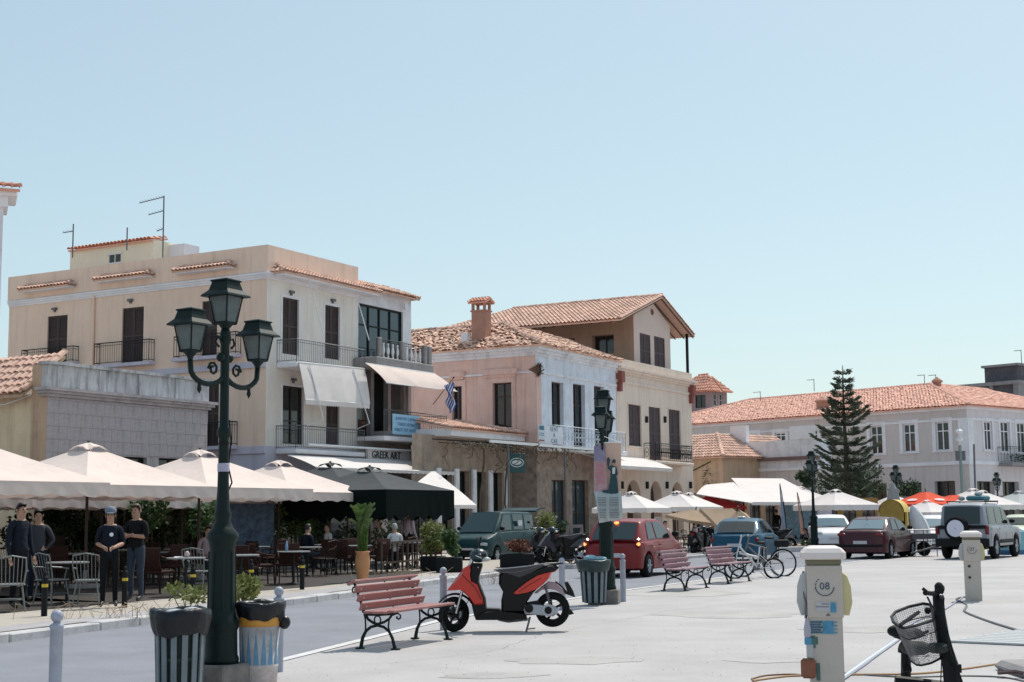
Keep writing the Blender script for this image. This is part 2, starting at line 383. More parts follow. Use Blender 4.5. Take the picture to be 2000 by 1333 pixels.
m_cream = mat('cream_plaster', (0.82,0.75,0.68), 0.9, 0.06, 0.8, 0.15, 40, dirt=(0.66,0.58,0.54), dirtamt=0.4, streak=0.20)
m_white = mat('white_plaster', (0.78,0.77,0.8), 0.9, 0.06, 1.2, 0.15, 30, dirt=(0.45,0.43,0.44), dirtamt=0.5, dirtscale=.9, streak=0.30)
m_wtrim = mat('white_trim', (0.82,0.79,0.82), 0.8, 0.06, 2, dirt=(0.5,0.48,0.48), dirtamt=0.4)
m_lav = mat('lavender_plaster', (0.58,0.54,0.63), 0.9, 0.07, 0.8, 0.15, 30, streak=0.25)
m_stone = mat('grey_limestone', (0.49,0.44,0.45), 0.95, 0.14, 1.6, 0.6, 9, dirt=(0.2,0.18,0.185), dirtamt=0.6, dirtscale=1.4, streak=0.35)
m_stoneS = mat('stained_parapet', (0.56,0.55,0.56), 0.95, 0.2, 1.2, 0.5, 9, dirt=(0.14,0.14,0.15), dirtamt=0.9, dirtscale=1.0, stretch=(2.2,2.2,.5), streak=0.45)
m_yel = mat('yellow_ochre_plaster', (0.76,0.60,0.42), 0.9, 0.1, 1, 0.2, 20, dirt=(0.45,0.33,0.22), dirtamt=0.5, streak=0.30)
m_tan = mat('tan_plaster', (0.6,0.42,0.29), 0.9, 0.15, 1.2, 0.3, 14, dirt=(0.28,0.19,0.13), dirtamt=0.6, streak=0.35)
m_pink = mat('faded_pink_plaster', (0.74,0.50,0.43), 0.9, 0.12, 0.8, 0.3, 14, dirt=(0.72,0.57,0.53), dirtamt=0.6, dirtscale=.55, streak=0.30)
m_blueW = mat('peeling_white_plaster', (0.70,0.74,0.82), 0.9, 0.08, 1.2, 0.25, 20, dirt=(0.45,0.36,0.33), dirtamt=0.5, dirtscale=1.1, streak=0.30)
m_dcream = mat('beige_plaster', (0.76,0.63,0.54), 0.9, 0.05, 1, 0.15, 30, dirt=(0.6,0.49,0.42), dirtamt=0.4, streak=0.22)
m_dochre = mat('brown_ochre_plaster', (0.44,0.30,0.22), 0.9, 0.07, 1, 0.2, 30, streak=0.25)
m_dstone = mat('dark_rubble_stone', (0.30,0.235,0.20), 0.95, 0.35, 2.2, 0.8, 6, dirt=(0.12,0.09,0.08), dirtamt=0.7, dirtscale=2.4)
m_eside = mat('mauve_plaster', (0.63,0.56,0.54), 0.9, 0.06, 0.8, 0.15, 30, dirt=(0.53,0.47,0.46), dirtamt=0.5, dirtscale=.4, streak=0.25)
m_efront = mat('rose_white_plaster', (0.72,0.66,0.67), 0.9, 0.05, 0.8, 0.15, 30, streak=0.22)
m_shut = mat('dark_brown_shutter_paint', (0.055,0.033,0.03), 0.6, 0.15, 3)
m_shutP = mat('plum_brown_shutter_paint', (0.085,0.055,0.06), 0.6, 0.15, 3)
m_dkglass = glassy('dark_glass', (0.012,0.018,0.02)); m_blglass = glassy('blue_glass', (0.03,0.06,0.075))
m_iron = mat('black_iron', (0.014,0.016,0.016), 0.6, 0.1, 5, spec=.25)
m_greyiron = mat('grey_iron', (0.12,0.12,0.13), 0.5, 0.1, 5)
m_conc = mat('raw_concrete', (0.3,0.28,0.28), 0.95, 0.15, 2, 0.3, 15, streak=0.30)
m_dkconc = mat('dark_concrete', (0.11,0.10,0.115), 0.95, 0.25, 2.5, 0.3, 15)
m_wood = mat('dark_wood', (0.06,0.035,0.025), 0.6, 0.2, 6, stretch=(1,1,.1))
m_cloth = mat('cream_canvas', (0.85,0.72,0.66), 0.9, 0.07, 1.5, 0.35, 3.5, trans=0.22)
m_clothW = mat('white_canvas', (0.85,0.79,0.77), 0.9, 0.06, 1.5, 0.35, 3.5, trans=0.22)
m_clothB = mat('charcoal_canvas', (0.045,0.05,0.055), 0.9, 0.15, 2)
m_clothK = mat('black_canvas', (0.006,0.010,0.009), 0.95, 0.1, 2, spec=.1)
m_clothR = mat('red_canvas', (0.55,0.035,0.04), 0.85, 0.05, 2, trans=0.2)
m_clothO = mat('orange_red_canvas', (0.85,0.09,0.03), 0.85, 0.05, 2, trans=0.2)
m_clothT = mat('beige_canvas', (0.50,0.36,0.25), 0.9, 0.06, 2, trans=0.25)
m_metalW = mat('white_painted_metal', (0.72,0.73,0.75), 0.4, 0.03, 3)
m_black = mat('black_plastic', (0.008,0.009,0.010), 0.6, 0.0, spec=.2)
m_rubber = mat('rubber', (0.012,0.012,0.012), 0.9, 0.1, 20, spec=.15)
# ================================================================== the ground
U29 = Vector((sin(RAD(29)), cos(RAD(29))))
def strip(name, L, R, z, m, kind='structure'):
    mb = MB(); n = len(L)
    mb.add([(p[0], p[1], z) for p in L] + [(p[0], p[1], z) for p in R], [(i, n+i, n+i+1, i+1) for i in range(n-1)])
    return mb.build(name, m, None, kind)
mb = MB(); mb.add([(-1500,-1500,0),(1500,-1500,0),(1500,2400,0),(-1500,2400,0)], [(0,1,2,3)]); struct('quay_ground', mb, m_quay)
near = [gnd(560,1290), gnd(870,1212), gnd(1060,1180), gnd(1230,1153), gnd(1450,1124)]
near = [(-10.2,-25), (-5.2,6.5)] + [(p.x, p.y) for p in near]
e = Vector(near[-1]); near += [tuple(e+U29*t) for t in (15, 40)]
far = [gnd(0,1258), gnd(300,1219), gnd(640,1174), gnd(870,1140), gnd(1100,1112)]
far = [(-13.6,-25), (-9.2,8)] + [(p.x, p.y) for p in far]
e = Vector(far[-1]); far += [tuple(e+U29*t) for t in (15, 40)]
strip('road', near, far, 0.004, m_road)
def offs(line, d):
    out = []
    for i, p in enumerate(line):
        a = Vector(line[max(0,i-1)]); b = Vector(line[min(len(line)-1,i+1)]); t = (b-a).normalized(); out.append((p[0]-t.y*d, p[1]+t.x*d))
    return out
strip('edge_line_marking', offs(near, -.02), offs(near, .13), 0.008, m_line)
# raised pavement on the cafe side: kerb stones, then a grey strip, then slabs
def resample(line, step):
    out = []; carry = 0
    for i in range(len(line)-1):
        a = Vector(line[i]); b = Vector(line[i+1]); L = (b-a).length; t = carry
        while t < L: out.append(a+(b-a)*(t/L)); t += step
        carry = t-L
    return out
ks = resample(far, 1.0)
mb = MB(); inner = offs(far, .28); n = len(far); fl = offs(far, 90)
mb.add([(p[0],p[1],.12) for p in inner] + [(p[0],p[1],.12) for p in fl], [(i, i+1, n+i+1, n+i) for i in range(n-1)]); pv = struct('pavement', mb, m_pave)
kr = bpy.data.objects.new('kerb', None); COL.objects.link(kr); kr['kind'] = 'structure'
kb = MB(); kb.bbox(0.012, .985, 0, .28, -.05, .125, .015); kme = kb.mesh('kerb_stone', m_kerb)
for i in range(len(ks)-1):
    a, b = ks[i], ks[i+1]
    if a.y < 12 or a.y > 75: continue
    d = b-a; o = bpy.data.objects.new('kerb_stone', kme); COL.objects.link(o); o.parent = kr
    o.location = (a.x, a.y, rnd.uniform(-.012, .008)); o.rotation_euler = (rnd.uniform(-.01,.01), 0, atan2(d.y, d.x)+rnd.uniform(-.012,.012)); o.scale = (d.length, 1, 1)
mb = MB()   # gutter grime strip behind the kerb
strip('gravel_strip', offs(far, .30), offs(far, .95), 0.124, mat('grey_strip', (0.36,0.34,0.35), .9, .15, 3, .3, 20))
# joints between the pavement slabs nearest the kerb
mb = MB()
for i in range(len(ks)-1):
    a, b = ks[i], ks[i+1]
    if 12 < a.y < 48:
        t = (b-a).normalized(); nn = Vector((-t.y, t.x)); 
        for k in (0, .5):
            p = a+(b-a)*k+nn*.97; q = p+nn*5; w_ = t*.006
            mb.add([(p.x-w_.x,p.y-w_.y,.1235),(p.x+w_.x,p.y+w_.y,.1235),(q.x+w_.x,q.y+w_.y,.1235),(q.x-w_.x,q.y-w_.y,.1235)], [(0,1,2,3)])
struct('pavement_joints', mb, m_crack)
# cracks and joints in the quay concrete
def crack(pts, wd=.012, seed=1):
    r = random.Random(seed); P = []
    for i in range(len(pts)-1):
        a = Vector(pts[i]); b = Vector(pts[i+1]); n = max(2, int((b-a).length/.25))
        for k in range(n): P.append(a+(b-a)*k/n+Vector((r.gauss(0,.02), r.gauss(0,.02))))
    P.append(Vector(pts[-1])); L = offs([tuple(p) for p in P], wd*.5); R = offs([tuple(p) for p in P], -wd*.5); k = len(P)
    mbq = MB(); mbq.add([(p[0],p[1],.004) for p in L]+[(p[0],p[1],.004) for p in R], [(i,k+i,k+i+1,i+1) for i in range(k-1)]); return mbq
mb = MB()
for sd_, pp in enumerate([[(760,1296),(950,1275),(1060,1240),(1300,1195),(1560,1165)], [(1660,1190),(1830,1170),(2000,1165)]]):
    c = crack([tuple(gnd(*p).xy) for p in pp], .007, sd_); mb.add(c.v, c.f)
struct('quay_cracks', mb, m_crack)
# repaired patches and stains lying on the quay
m_pat = mat('patch_concrete', (0.405,0.385,0.375), .9, .15, 1.2, .5, 25); mb = MB(); R0 = random.Random(31)
for (u, v, rx, ry) in ((1120,1290,.9,.5),(1420,1200,1.3,1.0),(1700,1230,1.0,.6),(1330,1160,1.6,1.2),(960,1320,.6,.3),(1500,1290,.5,.35)):
    g_ = gnd(u, v); n_ = 14; mb.add([(g_.x+cos(2*pi*i/n_)*rx*R0.uniform(.7,1.1), g_.y+sin(2*pi*i/n_)*ry*R0.uniform(.7,1.1), .003) for i in range(n_)], [tuple(range(n_))])
struct('quay_patches', mb, m_pat)
m_grit = mat('grit', (0.2,0.19,0.18), .95, .3, 9, island=.6); mb = MB()
for k in range(420):
    u = R0.uniform(300,2000); v = 1110+220*R0.random()**.7; g_ = gnd(u, v); q = R0.uniform(.003,.009); a_ = R0.uniform(0,3)
    mb.add([(g_.x+cos(a_+i*2.09)*q, g_.y+sin(a_+i*2.09)*q, .004) for i in range(3)]+[(g_.x,g_.y,.004+q*.7)], [(0,1,3),(1,2,3),(2,0,3)])
mb.build('grit', m_grit, None, 'stuff'); tag(bpy.data.objects['grit'], 'scattered grit and small stones on the quay and road', 'grit')
# raised planted median on the right with its kerb
mc = [gnd(1500,1078), gnd(1600,1079), gnd(1700,1076)]
b0 = gnd(1440,1082); b1 = gnd(1700,1075)
mb = MB(); mv = Vector((b1.x-b0.x, b1.y-b0.y)).normalized(); mn = Vector((-mv.y, mv.x))
fm = Fr(b0.x, b0.y, math.degrees(atan2(mv.y, mv.x)))
Lm = (Vector((b1.x,b1.y))-Vector((b0.x,b0.y))).length
med = bpy.data.objects.new('median', None); COL.objects.link(med); med.location = (b0.x, b0.y, 0); med.rotation_euler = (0,0,RAD(fm.deg)); med['kind'] = 'structure'
m1 = MB(); m1.bbox(0, Lm+4, 0, .25, -.05, .22, .02); m1.build('kerb_edge', m_kerb, med)
m1 = MB(); m1.box(0, Lm+4, .25, 3.2, -.05, .2); m1.build('soil', mat('soil', (0.16,0.11,0.08), .95, .3, 3, .6, 10), med)
m_leafD = mat('dark_leaves', (0.035,0.065,0.025), .7, .1, 2, island=.5, trans=.25)
m_leafM = mat('green_leaves', (0.06,0.11,0.03), .6, .1, 2, island=.45, trans=.3)
m_leafY = mat('yellow_green_leaves', (0.17,0.19,0.05), .6, .1, 2, island=.35, trans=.3)
m_pine = mat('pine_needles', (0.12,0.15,0.105), .75, .15, 1.5, island=.5, trans=.3)
m_bark = mat('bark', (0.10,0.075,0.055), .95, .25, 6, .6, 12)
m1 = MB(); r_ = random.Random(3)
for i in range(46):
    x = r_.uniform(.3, Lm+3.8); y = r_.uniform(.45, 3.0); m1.leaves((x, y, .28), (.35,.3,.2), 60, .07, r_)
g = m1.build('ground_cover', m_leafM, None, 'stuff'); g.location = med.location; g.rotation_euler = med.rotation_euler; tag(g, 'low green ground cover planted in the raised median behind the blue car', 'ground cover')

# ================================================================== building A, peach corner building
STR = 61.0
A = Bld('apartment_building', 'three storey peach and cream corner building with tiled hoods and dark shutters', 'building', 520, 700, 58, STR)
yL = A.px('l', 20, 545)[0]; xR = A.px('f', 697, 530)[0]; zt = A.px('f', 520, 478)[1]; zc = A.px('f', 520, 530)[1]
zs2 = A.px('f', 520, 707)[1]; zs1 = A.px('f', 520, 877)[1]
def R_(face, *b, **k): return A.op(face, *b, **k)
lo = [R_('l',92,617,131,708), R_('l',238,601,280,712), R_('l',394,588,424,697), R_('l',404,745,427,872), R_('l',230,765,262,880)]
A.wall('l', 0, yL, zs1+.12, zs2, lo[3:], m_peach)
A.wall('l', 0, yL, zs2, zc, lo[:3], m_peach)
A.wall('l', 0, yL, 0, zs1+.12, [], m_lav)
fo = [R_('f',551,583,583,693), R_('f',634,598,663,702), R_('f',551,755,592,868), R_('f',636,790,662,870)]
A.wall('f', 0, xR, zs2, zc, fo[:2], m_cream)
A.wall('f', 0, xR, zs1+.12, zs2, fo[2:], m_cream)
gs = [R_('f',560,925,600,1085), R_('f',615,925,660,1085)]
A.wall('f', 0, xR, 0, zs1+.12, gs, m_lav)
mb = MB()   # parapet and roof slab
A.fb(mb, 'f', -.06, xR+.02, -.06, .2, zc, zt); A.fb(mb, 'f', -.06, .2, .2, yL+.06, zc, zt); A.fb(mb,'f', xR-.2, xR+.02, .2, yL, zc, zt); A.fb(mb,'f', .2, xR, yL-.14, yL+.06, zc, zt)
mb.build('parapet', m_peach, A.root)
mb = MB(); mb.box(.18, xR-.2, .18, yL-.1, zc-.2, zc+.05); mb.box(.19, xR-.02, yL-.02, yL, 0, zc); mb.box(xR-.03, xR, .05, yL-.02, zs2, zc); mb.build('roof_slab', m_conc, A.root)
A.band('f', 0, xR-.05, zc-.3, zc-.02, .16, m_wtrim, steps=3)
mb = MB()
for k in range(3): A.fb(mb, 'l', .003, yL, -.05*(k+1), .0, zc-.3+.09*k, zc-.3+.09*(k+1))
mb.build('cornice', m_wtrim, A.root)
mb = MB(); A.fb(mb,'l', .0, yL, -.1, 0, zs2-.22, zs2+.02); A.fb(mb,'l', 0, yL, -.09, 0, zs1-.18, zs1+.1); mb.build('string_course', m_lav, A.root)
for i in (0,1,2): A.shutter('l', lo[i], m_shut)
A.shutter('l', lo[3], m_shut); A.shutter('l', lo[4], m_shut)
for i in (0,1): A.shutter('f', fo[i], m_shut); A.surround('f', fo[i], m_wtrim, .1, sill=False)
for i in (2,): A.window('f', fo[i], m_shut, m_dkglass, cols=2, rows=1, transom=.4, name='balcony_door'); A.surround('f', fo[i], m_wtrim, .1, sill=False)
A.shutter('f', fo[3], m_shut); A.surround('f', fo[3], m_wtrim, .1, sill=False)
for g_ in gs: A.window('f', g_, m_shut, m_dkglass, cols=2, rows=1, name='shop_door')
# left face little balconies
def juliet(face, u0, v0, u1, v1, base=True):
    o = A.op(face, u0, v0, u1, v1); d = .32; pts = [(o[0],0),(o[0],-d),(o[1],-d),(o[1],0)]
    if face == 'l': pts = [(-y_ if False else -abs(y_), a) for a, y_ in pts]
    A.railing(pts, o[2], o[3]-o[2], m_iron, gap=.13)
    mb = MB(); A.fb(mb, face, o[0]-.08, o[1]+.08, -.4, 0, o[2]-.14, o[2]); mb.build('balcony_slab', m_lav if face == 'l' else m_wtrim, A.root)
juliet('l',53,682,153,712); juliet('l',195,669,301,711); juliet('l',350,655,470,697); juliet('l',405,826,463,872)
# wall lamps and vents
def lampbox(B, face, u, v, wd=.26, h=.1):
    a, z = B.px(face, u, v); mb = MB(); B.fb(mb, face, a-wd/2, a+wd/2, -.12, 0, z-h/2, z+h/2); B.fb(mb, face, a-.05, a+.05, -.06, 0, z-.14, z-h/2); mb.build('wall_lamp', m_greyiron, B.root)
for f_, u, v in (('l',108,604),('l',256,587),('f',568,571),('f',649,587),('f',648,777),('f',572,742)): lampbox(A, f_, u, v)
mb = MB(); a, z = A.px('l',186,570); mb.bar((-.07,a,z),(-.07,a,0.1),.05,8); mb.build('drainpipe', m_peach, A.root)
# tiled hoods along the left face, tiled fringe on the front
def hood(face, u0, v0, u1, v1, out=.55):
    a0, z0 = A.px(face, u0, v0); a1, z1 = A.px(face, u1, v1); zz = (z0+z1)/2; a0, a1 = sorted((a0, a1)); mb = MB(); h = .2
    P = lambda a, d, z: A.P(face, a, d, z)
    tiles(mb, [P(a0,-out,zz-.05), P(a1,-out,zz-.05), P(a1-.35,-.05,zz+h), P(a0+.35,-.05,zz+h)], .2, .3)
    tiles(mb, [P(a0,-.02,zz-.05), P(a0,-out,zz-.05), P(a0+.35,-.05,zz+h)], .2, .3); tiles(mb, [P(a1,-out,zz-.05), P(a1,-.02,zz-.05), P(a1-.35,-.05,zz+h)], .2, .3)
    ridge(mb, P(a0,-out,zz), P(a0+.35,-.05,zz+h+.03), .07, .25); ridge(mb, P(a1,-out,zz), P(a1-.35,-.05,zz+h+.03), .07, .25)
    b = MB(); A.fb(b, face, a0+.04, a1-.04, -out+.06, 0, zz-.17, zz-.055); b.build('hood_soffit', m_wtrim, A.root)
    o = mb.build('tiled_hood', m_tileP, A.root, 'stuff')
hood('l',53,566,150,557); hood('l',199,548,303,536); hood('l',353,531,462,519)
z0 = zc-.02; mb = MB(); b = MB(); X1 = A.px('f', 712, 545)[0]
tiles(mb, [(.2,-.75,z0+.02),(X1+.3,-.75,z0+.02),(X1-.1,-.06,z0+.36),(.5,-.06,z0+.36)], .2, .3)
tiles(mb, [(.2,.0,z0+.02),(.2,-.75,z0+.02),(.55,-.06,z0+.36)], .2, .3); ridge(mb, (.2,-.75,z0+.06), (.55,-.06,z0+.42), .08, .25); ridge(mb, (X1+.3,-.75,z0+.06), (X1-.1,-.06,z0+.42), .08, .25)
mb.build('tiled_eave', m_tileP, A.root, 'stuff'); b.box(.3, X1+.2, -.68, 0, z0-.14, z0+.01); b.build('eave_soffit', m_wtrim, A.root)
# front balconies (two storeys)
BD = 1.0
xB0 = A.px('f', 541, 690)[0]; xB1 = A.px('f', 712, 715, -BD)[0]
xB0 = max(.1, xB0)
for nm, zz in (('up', zs2), ('low', zs1)):
    mb = MB(); mb.bbox(xB0-.05, xB1+.02, -BD-.05, .0, zz-.2, zz, .03); mb.build('balcony_slab', m_wtrim, A.root)
    A.railing([(xB0,0),(xB0,-BD),(xB1,-BD)], zz, .95, m_greyiron, gap=.125)
# awning hanging from the upper balcony, with scalloped edge and arms
def awning(B, label, top, bot, m=m_clothW, th=.012, nu=10, val=.16, seed=1, wav=.02, sag=.03, name='awning'):
    A0, B0 = top; D0, C0 = bot; t = thing(name, label, 'awning', B.fr.W(A0[0], A0[1], A0[2]), RAD(B.fr.deg))
    o = Vector(A0); L = lambda p: Vector(p)-o
    mb = MB(); mb.sheet(L(A0), L(B0), L(C0), L(D0), nu, 6, th, sag, wav, seed); mb.build('canopy', m, t, smooth=False)
    if val:
        mb = MB(); n = nu*3
        for i in range(n):
            a = i/n; b_ = (i+1)/n; p = L(D0).lerp(L(C0), a); q = L(D0).lerp(L(C0), b_)
            mid = (p+q)/2; dz = Vector((0,0,-val)); dm = Vector((0,0,-val*1.35)); mb.add([p, q, q+dz, mid+dm, p+dz, p+Vector((0,.01,0)), q+Vector((0,.01,0)), q+dz+Vector((0,.01,0)), mid+dm+Vector((0,.01,0)), p+dz+Vector((0,.01,0))], [(0,1,2,3,4),(9,8,7,6,5),(1,0,5,6),(2,1,6,7),(3,2,7,8),(4,3,8,9),(0,4,9,5)])
        mb.build('valance', m, t)
    mb = MB(); mb.bar(L(A0), L(B0), .035, 8); mb.bar(L(D0), L(C0), .022, 8); mb.build('roller_bar', m_metalW, t)
    return t
a0 = A.px('f',583,708,-BD-.08); a1 = A.px('f',712,721,-BD-.08); c0 = A.px('f',597,781,-BD-.45); c1 = A.px('f',722,790,-BD-.45)
t = awning(A, 'white canvas drop awning hanging below the upper front balcony of the peach corner building', ((a0[0],-BD-.08,a0[1]),(a1[0],-BD-.08,a1[1])), ((c0[0],-BD-.45,c0[1]),(c1[0],-BD-.45,c1[1])))
o = Vector((a0[0],-BD-.08,a0[1]))
for (u,v),(u2,v2),(u3,v3) in (((604,712),(632,820),(600,832)), ((690,722),(722,828),(698,838))):
    p = A.px('f',u,v,-BD-.16); q = A.px('f',u2,v2,-BD-.7); r3 = A.px('f',u3,v3,-BD-.03)
    mb = MB(); mb.tube([Vector((p[0],-BD-.16,p[1]))-o, Vector((q[0],-BD-.7,q[1]))-o, Vector((r3[0],-BD-.03,r3[1]))-o], .022, 6); mb.build('arm', m_metalW, t)
mb = MB()
for (u,v),(u2,v2) in (((603,545),(632,652)), ((698,585),(721,665))):
    p = A.px('f',u,v,-.7); q = A.px('f',u2,v2,-BD-.02); mb.bar((p[0],-.7,p[1]),(q[0],-BD-.02,q[1]),.022,6)
p = A.px('f',578,534,-.7); q = A.px('f',712,566,-.7); mb.bar((p[0],-.7,p[1]),(q[0],-.7,q[1]),.03,6)
mb.build('awning_frame', m_metalW, A.root)
# roof room
rr = MB(); y0 = A.px('l',137,500,1.6)[0]; y1 = A.px('l',300,480,1.6)[0]; ya, yb = sorted((y0,y1)); zr0 = A.px('l',137,487,1.6)[1]; zr1 = A.px('l',318,465,1.6)[1]
xr = 1.6; rr.box(xr, xr+3.0, ya, yb, zc, min(zr0,zr1)); rr.build('roof_room', mat('yellow_cream_plaster',(0.82,0.73,0.58),.9,.04), A.root)
rr = MB(); rr.box(xr+1.0, xr+2.0, ya-.9, ya-.003, zc, min(zr0,zr1)-.12); rr.build('roof_room', m_wtrim, A.root)
mb = MB(); zz = min(zr0,zr1); tiles(mb, [(xr-.15,ya,zz),(xr-.15,yb,zz),(xr+.9,yb,zz+.2),(xr+.9,ya,zz+.2)], .22, .35); mb.build('tiled_edge', m_tileN, A.root, 'stuff')
o_ = A.op('l',213,498,237,513, off=1.6); mb = MB()
for k in (0,1):
    w_ = (o_[1]-o_[0])/2; mb.box(xr-.03, xr+.02, o_[0]+k*w_+.05, o_[0]+(k+1)*w_-.05, o_[2], o_[3])
mb.build('roof_window', m_dkglass, A.root)
mb = MB(); mb.box(xr-.05, xr-.01, o_[0]-.1, o_[1]+.1, o_[2]-.06, o_[2]-.005); mb.box(xr-.05, xr-.01, o_[0]-.1, o_[1]+.1, o_[3]+.005, o_[3]+.06); mb.build('window_trim', m_wtrim, A.root)
# antennas
def antenna(label, u, vb, vt, Y, booms, r=.03):
    b = at(u, vb, Y); t = at(u, vt, Y); th_ = thing('antenna', label, 'antenna', (b.x,b.y,b.z)); h = t.z-b.z
    mb = MB(); mb.bar((0,0,-.4),(0,0,h), r, 6); mb.build('mast', m_greyiron, th_)
    for du, v0, v1, nel in booms:
        p = at(u, v1, Y); q = at(u+du, v0, Y); z1 = p.z-b.z; z0 = q.z-b.z; dx = q.x-p.x; mb = MB(); mb.bar((0,0,z1),(dx,0,z0),.02,5)
        for k in range(nel):
            f = (k+.5)/nel; c = Vector((dx*f,0,z1+(z0-z1)*f)); l_ = .28*(1-.3*f); mb.bar(c-Vector((0,l_,-.02)), c+Vector((0,l_,.02)), .009, 4)
        mb.build('boom', m_greyiron, th_)
antenna('tall antenna with three booms on the flat roof of the peach corner building', 318, 500, 383, 61, [(-48,397,385,9),(-30,420,412,5),(-13,452,447,3)])
antenna('short antenna at the left end of the peach building roof room', 142, 487, 438, 64, [(-20,455,452,4)])
antenna('plain thin pole rising from the middle of the peach building roof room', 248, 472, 445, 63, [])

# ---- A2, white house wing with glazed top floor
X2 = A.fr.fx(803, 640)[0]
B2p = A.fr.W(xR, 0)
A2 = Bld('white_townhouse', 'narrow white house with glazed top floor and stone balcony between peach and pink buildings', 'building', 520, 700, 58, STR)
A2.root.location = B2p; A2.fr = Fr(B2p.x, B2p.y, STR); W2 = X2-xR
zt2 = A2.px('f', 705, 562)[1]; 
ow = A2.op('f', 702, 601, 787, 700); ow[0] = .12; zB = A2.px('f', 775, 702, -1.25)[1]; ow[2] = zB+.05
A2.wall('f', .003, W2, zB, zt2, [ow], m_white)
zB1 = A2.px('f', 800, 856, -1.25)[1]; zB = A2.px('f', 775, 702, -1.25)[1]
lg = [.1, W2-.25, zB1+.05, zB-.3]
A2.wall('f', .003, W2, zB1-.1, zB, [lg], m_conc, depth=1.3)
g2 = [.35, W2-.4, .2, 3.2]
A2.wall('f', .003, W2, 0, zB1-.1, [g2], m_eside, depth=.4)
mb = MB(); mb.box(.01, W2, .2, 9, zt2-.1, zt2); mb.box(W2-.02, W2, 0.02, 9, 0, zt2-.1); mb.box(.01, W2, 8.98, 9, 0, zt2-.11); mb.build('wall', m_white, A2.root)
mb = MB(); tiles(mb, [(-.1,-.45,zt2-.02),(W2+.08,-.45,zt2-.02),(W2-.1,1.6,zt2+.7),(-.1,1.6,zt2+.7)], .2, .32); tiles(mb, [(W2+.08,-.45,zt2-.02),(W2+.08,5,zt2-.02),(W2-.1,1.6,zt2+.7)], .2, .32)
ridge(mb, (W2+.08,-.45,zt2+.02),(W2-.1,1.6,zt2+.74), .09, .3); mb.build('tiled_roof', m_tileO, A2.root, 'stuff')
w_ = A2.window('f', ow, m_iron, m_blglass, cols=4, rows=1, transom=.62, fw=.08)
mb = MB(); n_ = 3
for k in range(4):
    x = lg[0]+(lg[1]-lg[0])*k/3; mb.box(max(.1,x-.12), min(W2-.25,x+.12), .15, .4, lg[2], lg[3])
mb.build('loggia_pier', m_conc, A2.root)
mb = MB(); mb.box(.1,W2-.25,1.22,1.27,zB1+.1,zB-.35); mb.build('loggia_glazing', m_dkglass, A2.root)
A2.window('f', [g2[0],g2[1],g2[2],g2[3]], m_wood, m_dkglass, d=.3, cols=3, rows=1, name='shop_window')
# stone balcony on second floor with turned balusters
D2 = 1.25; xa = -.3; xb = A2.px('f', 846, 705, -D2)[0]; xb = min(xb, W2+1.2)
mb = MB(); mb.bbox(xa, xb, -D2-.05, 0, zB-.45, zB, .05); mb.build('stone_balcony', m_conc, A2.root)
bl = MB(); bl.lathe([(.05,0),(.05,.06),(.03,.1),(.075,.28),(.06,.42),(.03,.55),(.05,.6),(.05,.66)], 8); bme = bl.mesh('baluster', m_white)
for k in range(12):
    x = xa+.35+(xb-xa-.6)*k/11
    if k in (0,5,10): continue
    o = bpy.data.objects.new('baluster', bme); COL.objects.link(o); o.parent = A2.root; o.location = (x,-D2+.1,zB)
mb = MB()
for k in (0,5,10,11): x = xa+.35+(xb-xa-.6)*k/11; mb = MB(); mb.bbox(x-.13,x+.13,-D2-.02,-D2+.2,zB,zB+.86,.03); mb.build('balcony_pier', m_conc, A2.root)
A2.railing([(xa+.2,-D2+.1),(xb-.1,-D2+.1),(xb-.1,0)], zB, .8, m_iron, gap=.14)
# first floor balcony slab, railing and sign
xe = A2.px('f', 878, 862, -D2)[0]
mb = MB(); mb.bbox(.0, xe, -D2-.25, -.003, zB1-.2, zB1, .03); mb.build('balcony_slab', m_wtrim, A2.root)
A2.railing([(.03,-D2-.2),(xe-.6,-D2-.2),(xe-.6,0)], zB1, 1.15, m_greyiron, gap=.16)
s0 = A2.op('f', 766, 811, 819, 850, off=-D2-.24)
sg = thing('banner_sign', 'light blue banner sign with dark blue Greek lettering on the first floor railing', 'sign', A2.fr.W((s0[0]+s0[1])/2, -D2-.26, (s0[2]+s0[3])/2), RAD(STR))
sw = (s0[1]-s0[0])/2; sh = (s0[3]-s0[2])/2; mb = MB(); mb.box(-sw, sw, -.01, .02, -sh, sh); mb.build('panel', mat('light_blue_vinyl',(0.36,0.60,0.78),.6,.05), sg)
m_bltxt = mat('blue_ink', (0.04,0.12,0.32), .6, 0)
for k, s_ in enumerate(('ΔΗΜΗΤΡΟ ΣΑΕΝΑΟ', 'ΤΑΜΕΙΟ ΑΙΓΙΝΑΣ', 'ΝΑΚΟΣ ΠΟΤ ΑΔΟΥΣΤ')): txt(s_, sh*.42, (0,-.016,sh*(.55-.55*k)), (RAD(90),0,0), m_bltxt, sg, ext=.002)
# awning 2
D3 = D2+.75
a0 = A2.px('f',711,704,-D2); a1 = A2.px('f',846,724,-D2); c0 = A2.px('f',754,748,-D3); c1 = A2.px('f',893,765,-D3)
awning(A2, 'long white canvas awning sloping out over the loggia with the blue banner', ((a0[0],-D2-.08,zB-.42),(a1[0],-D2-.08,zB-.42)), ((c0[0],-D3,c0[1]),(c1[0],-D3,c1[1])), m_cloth, val=0, seed=4, sag=.06)
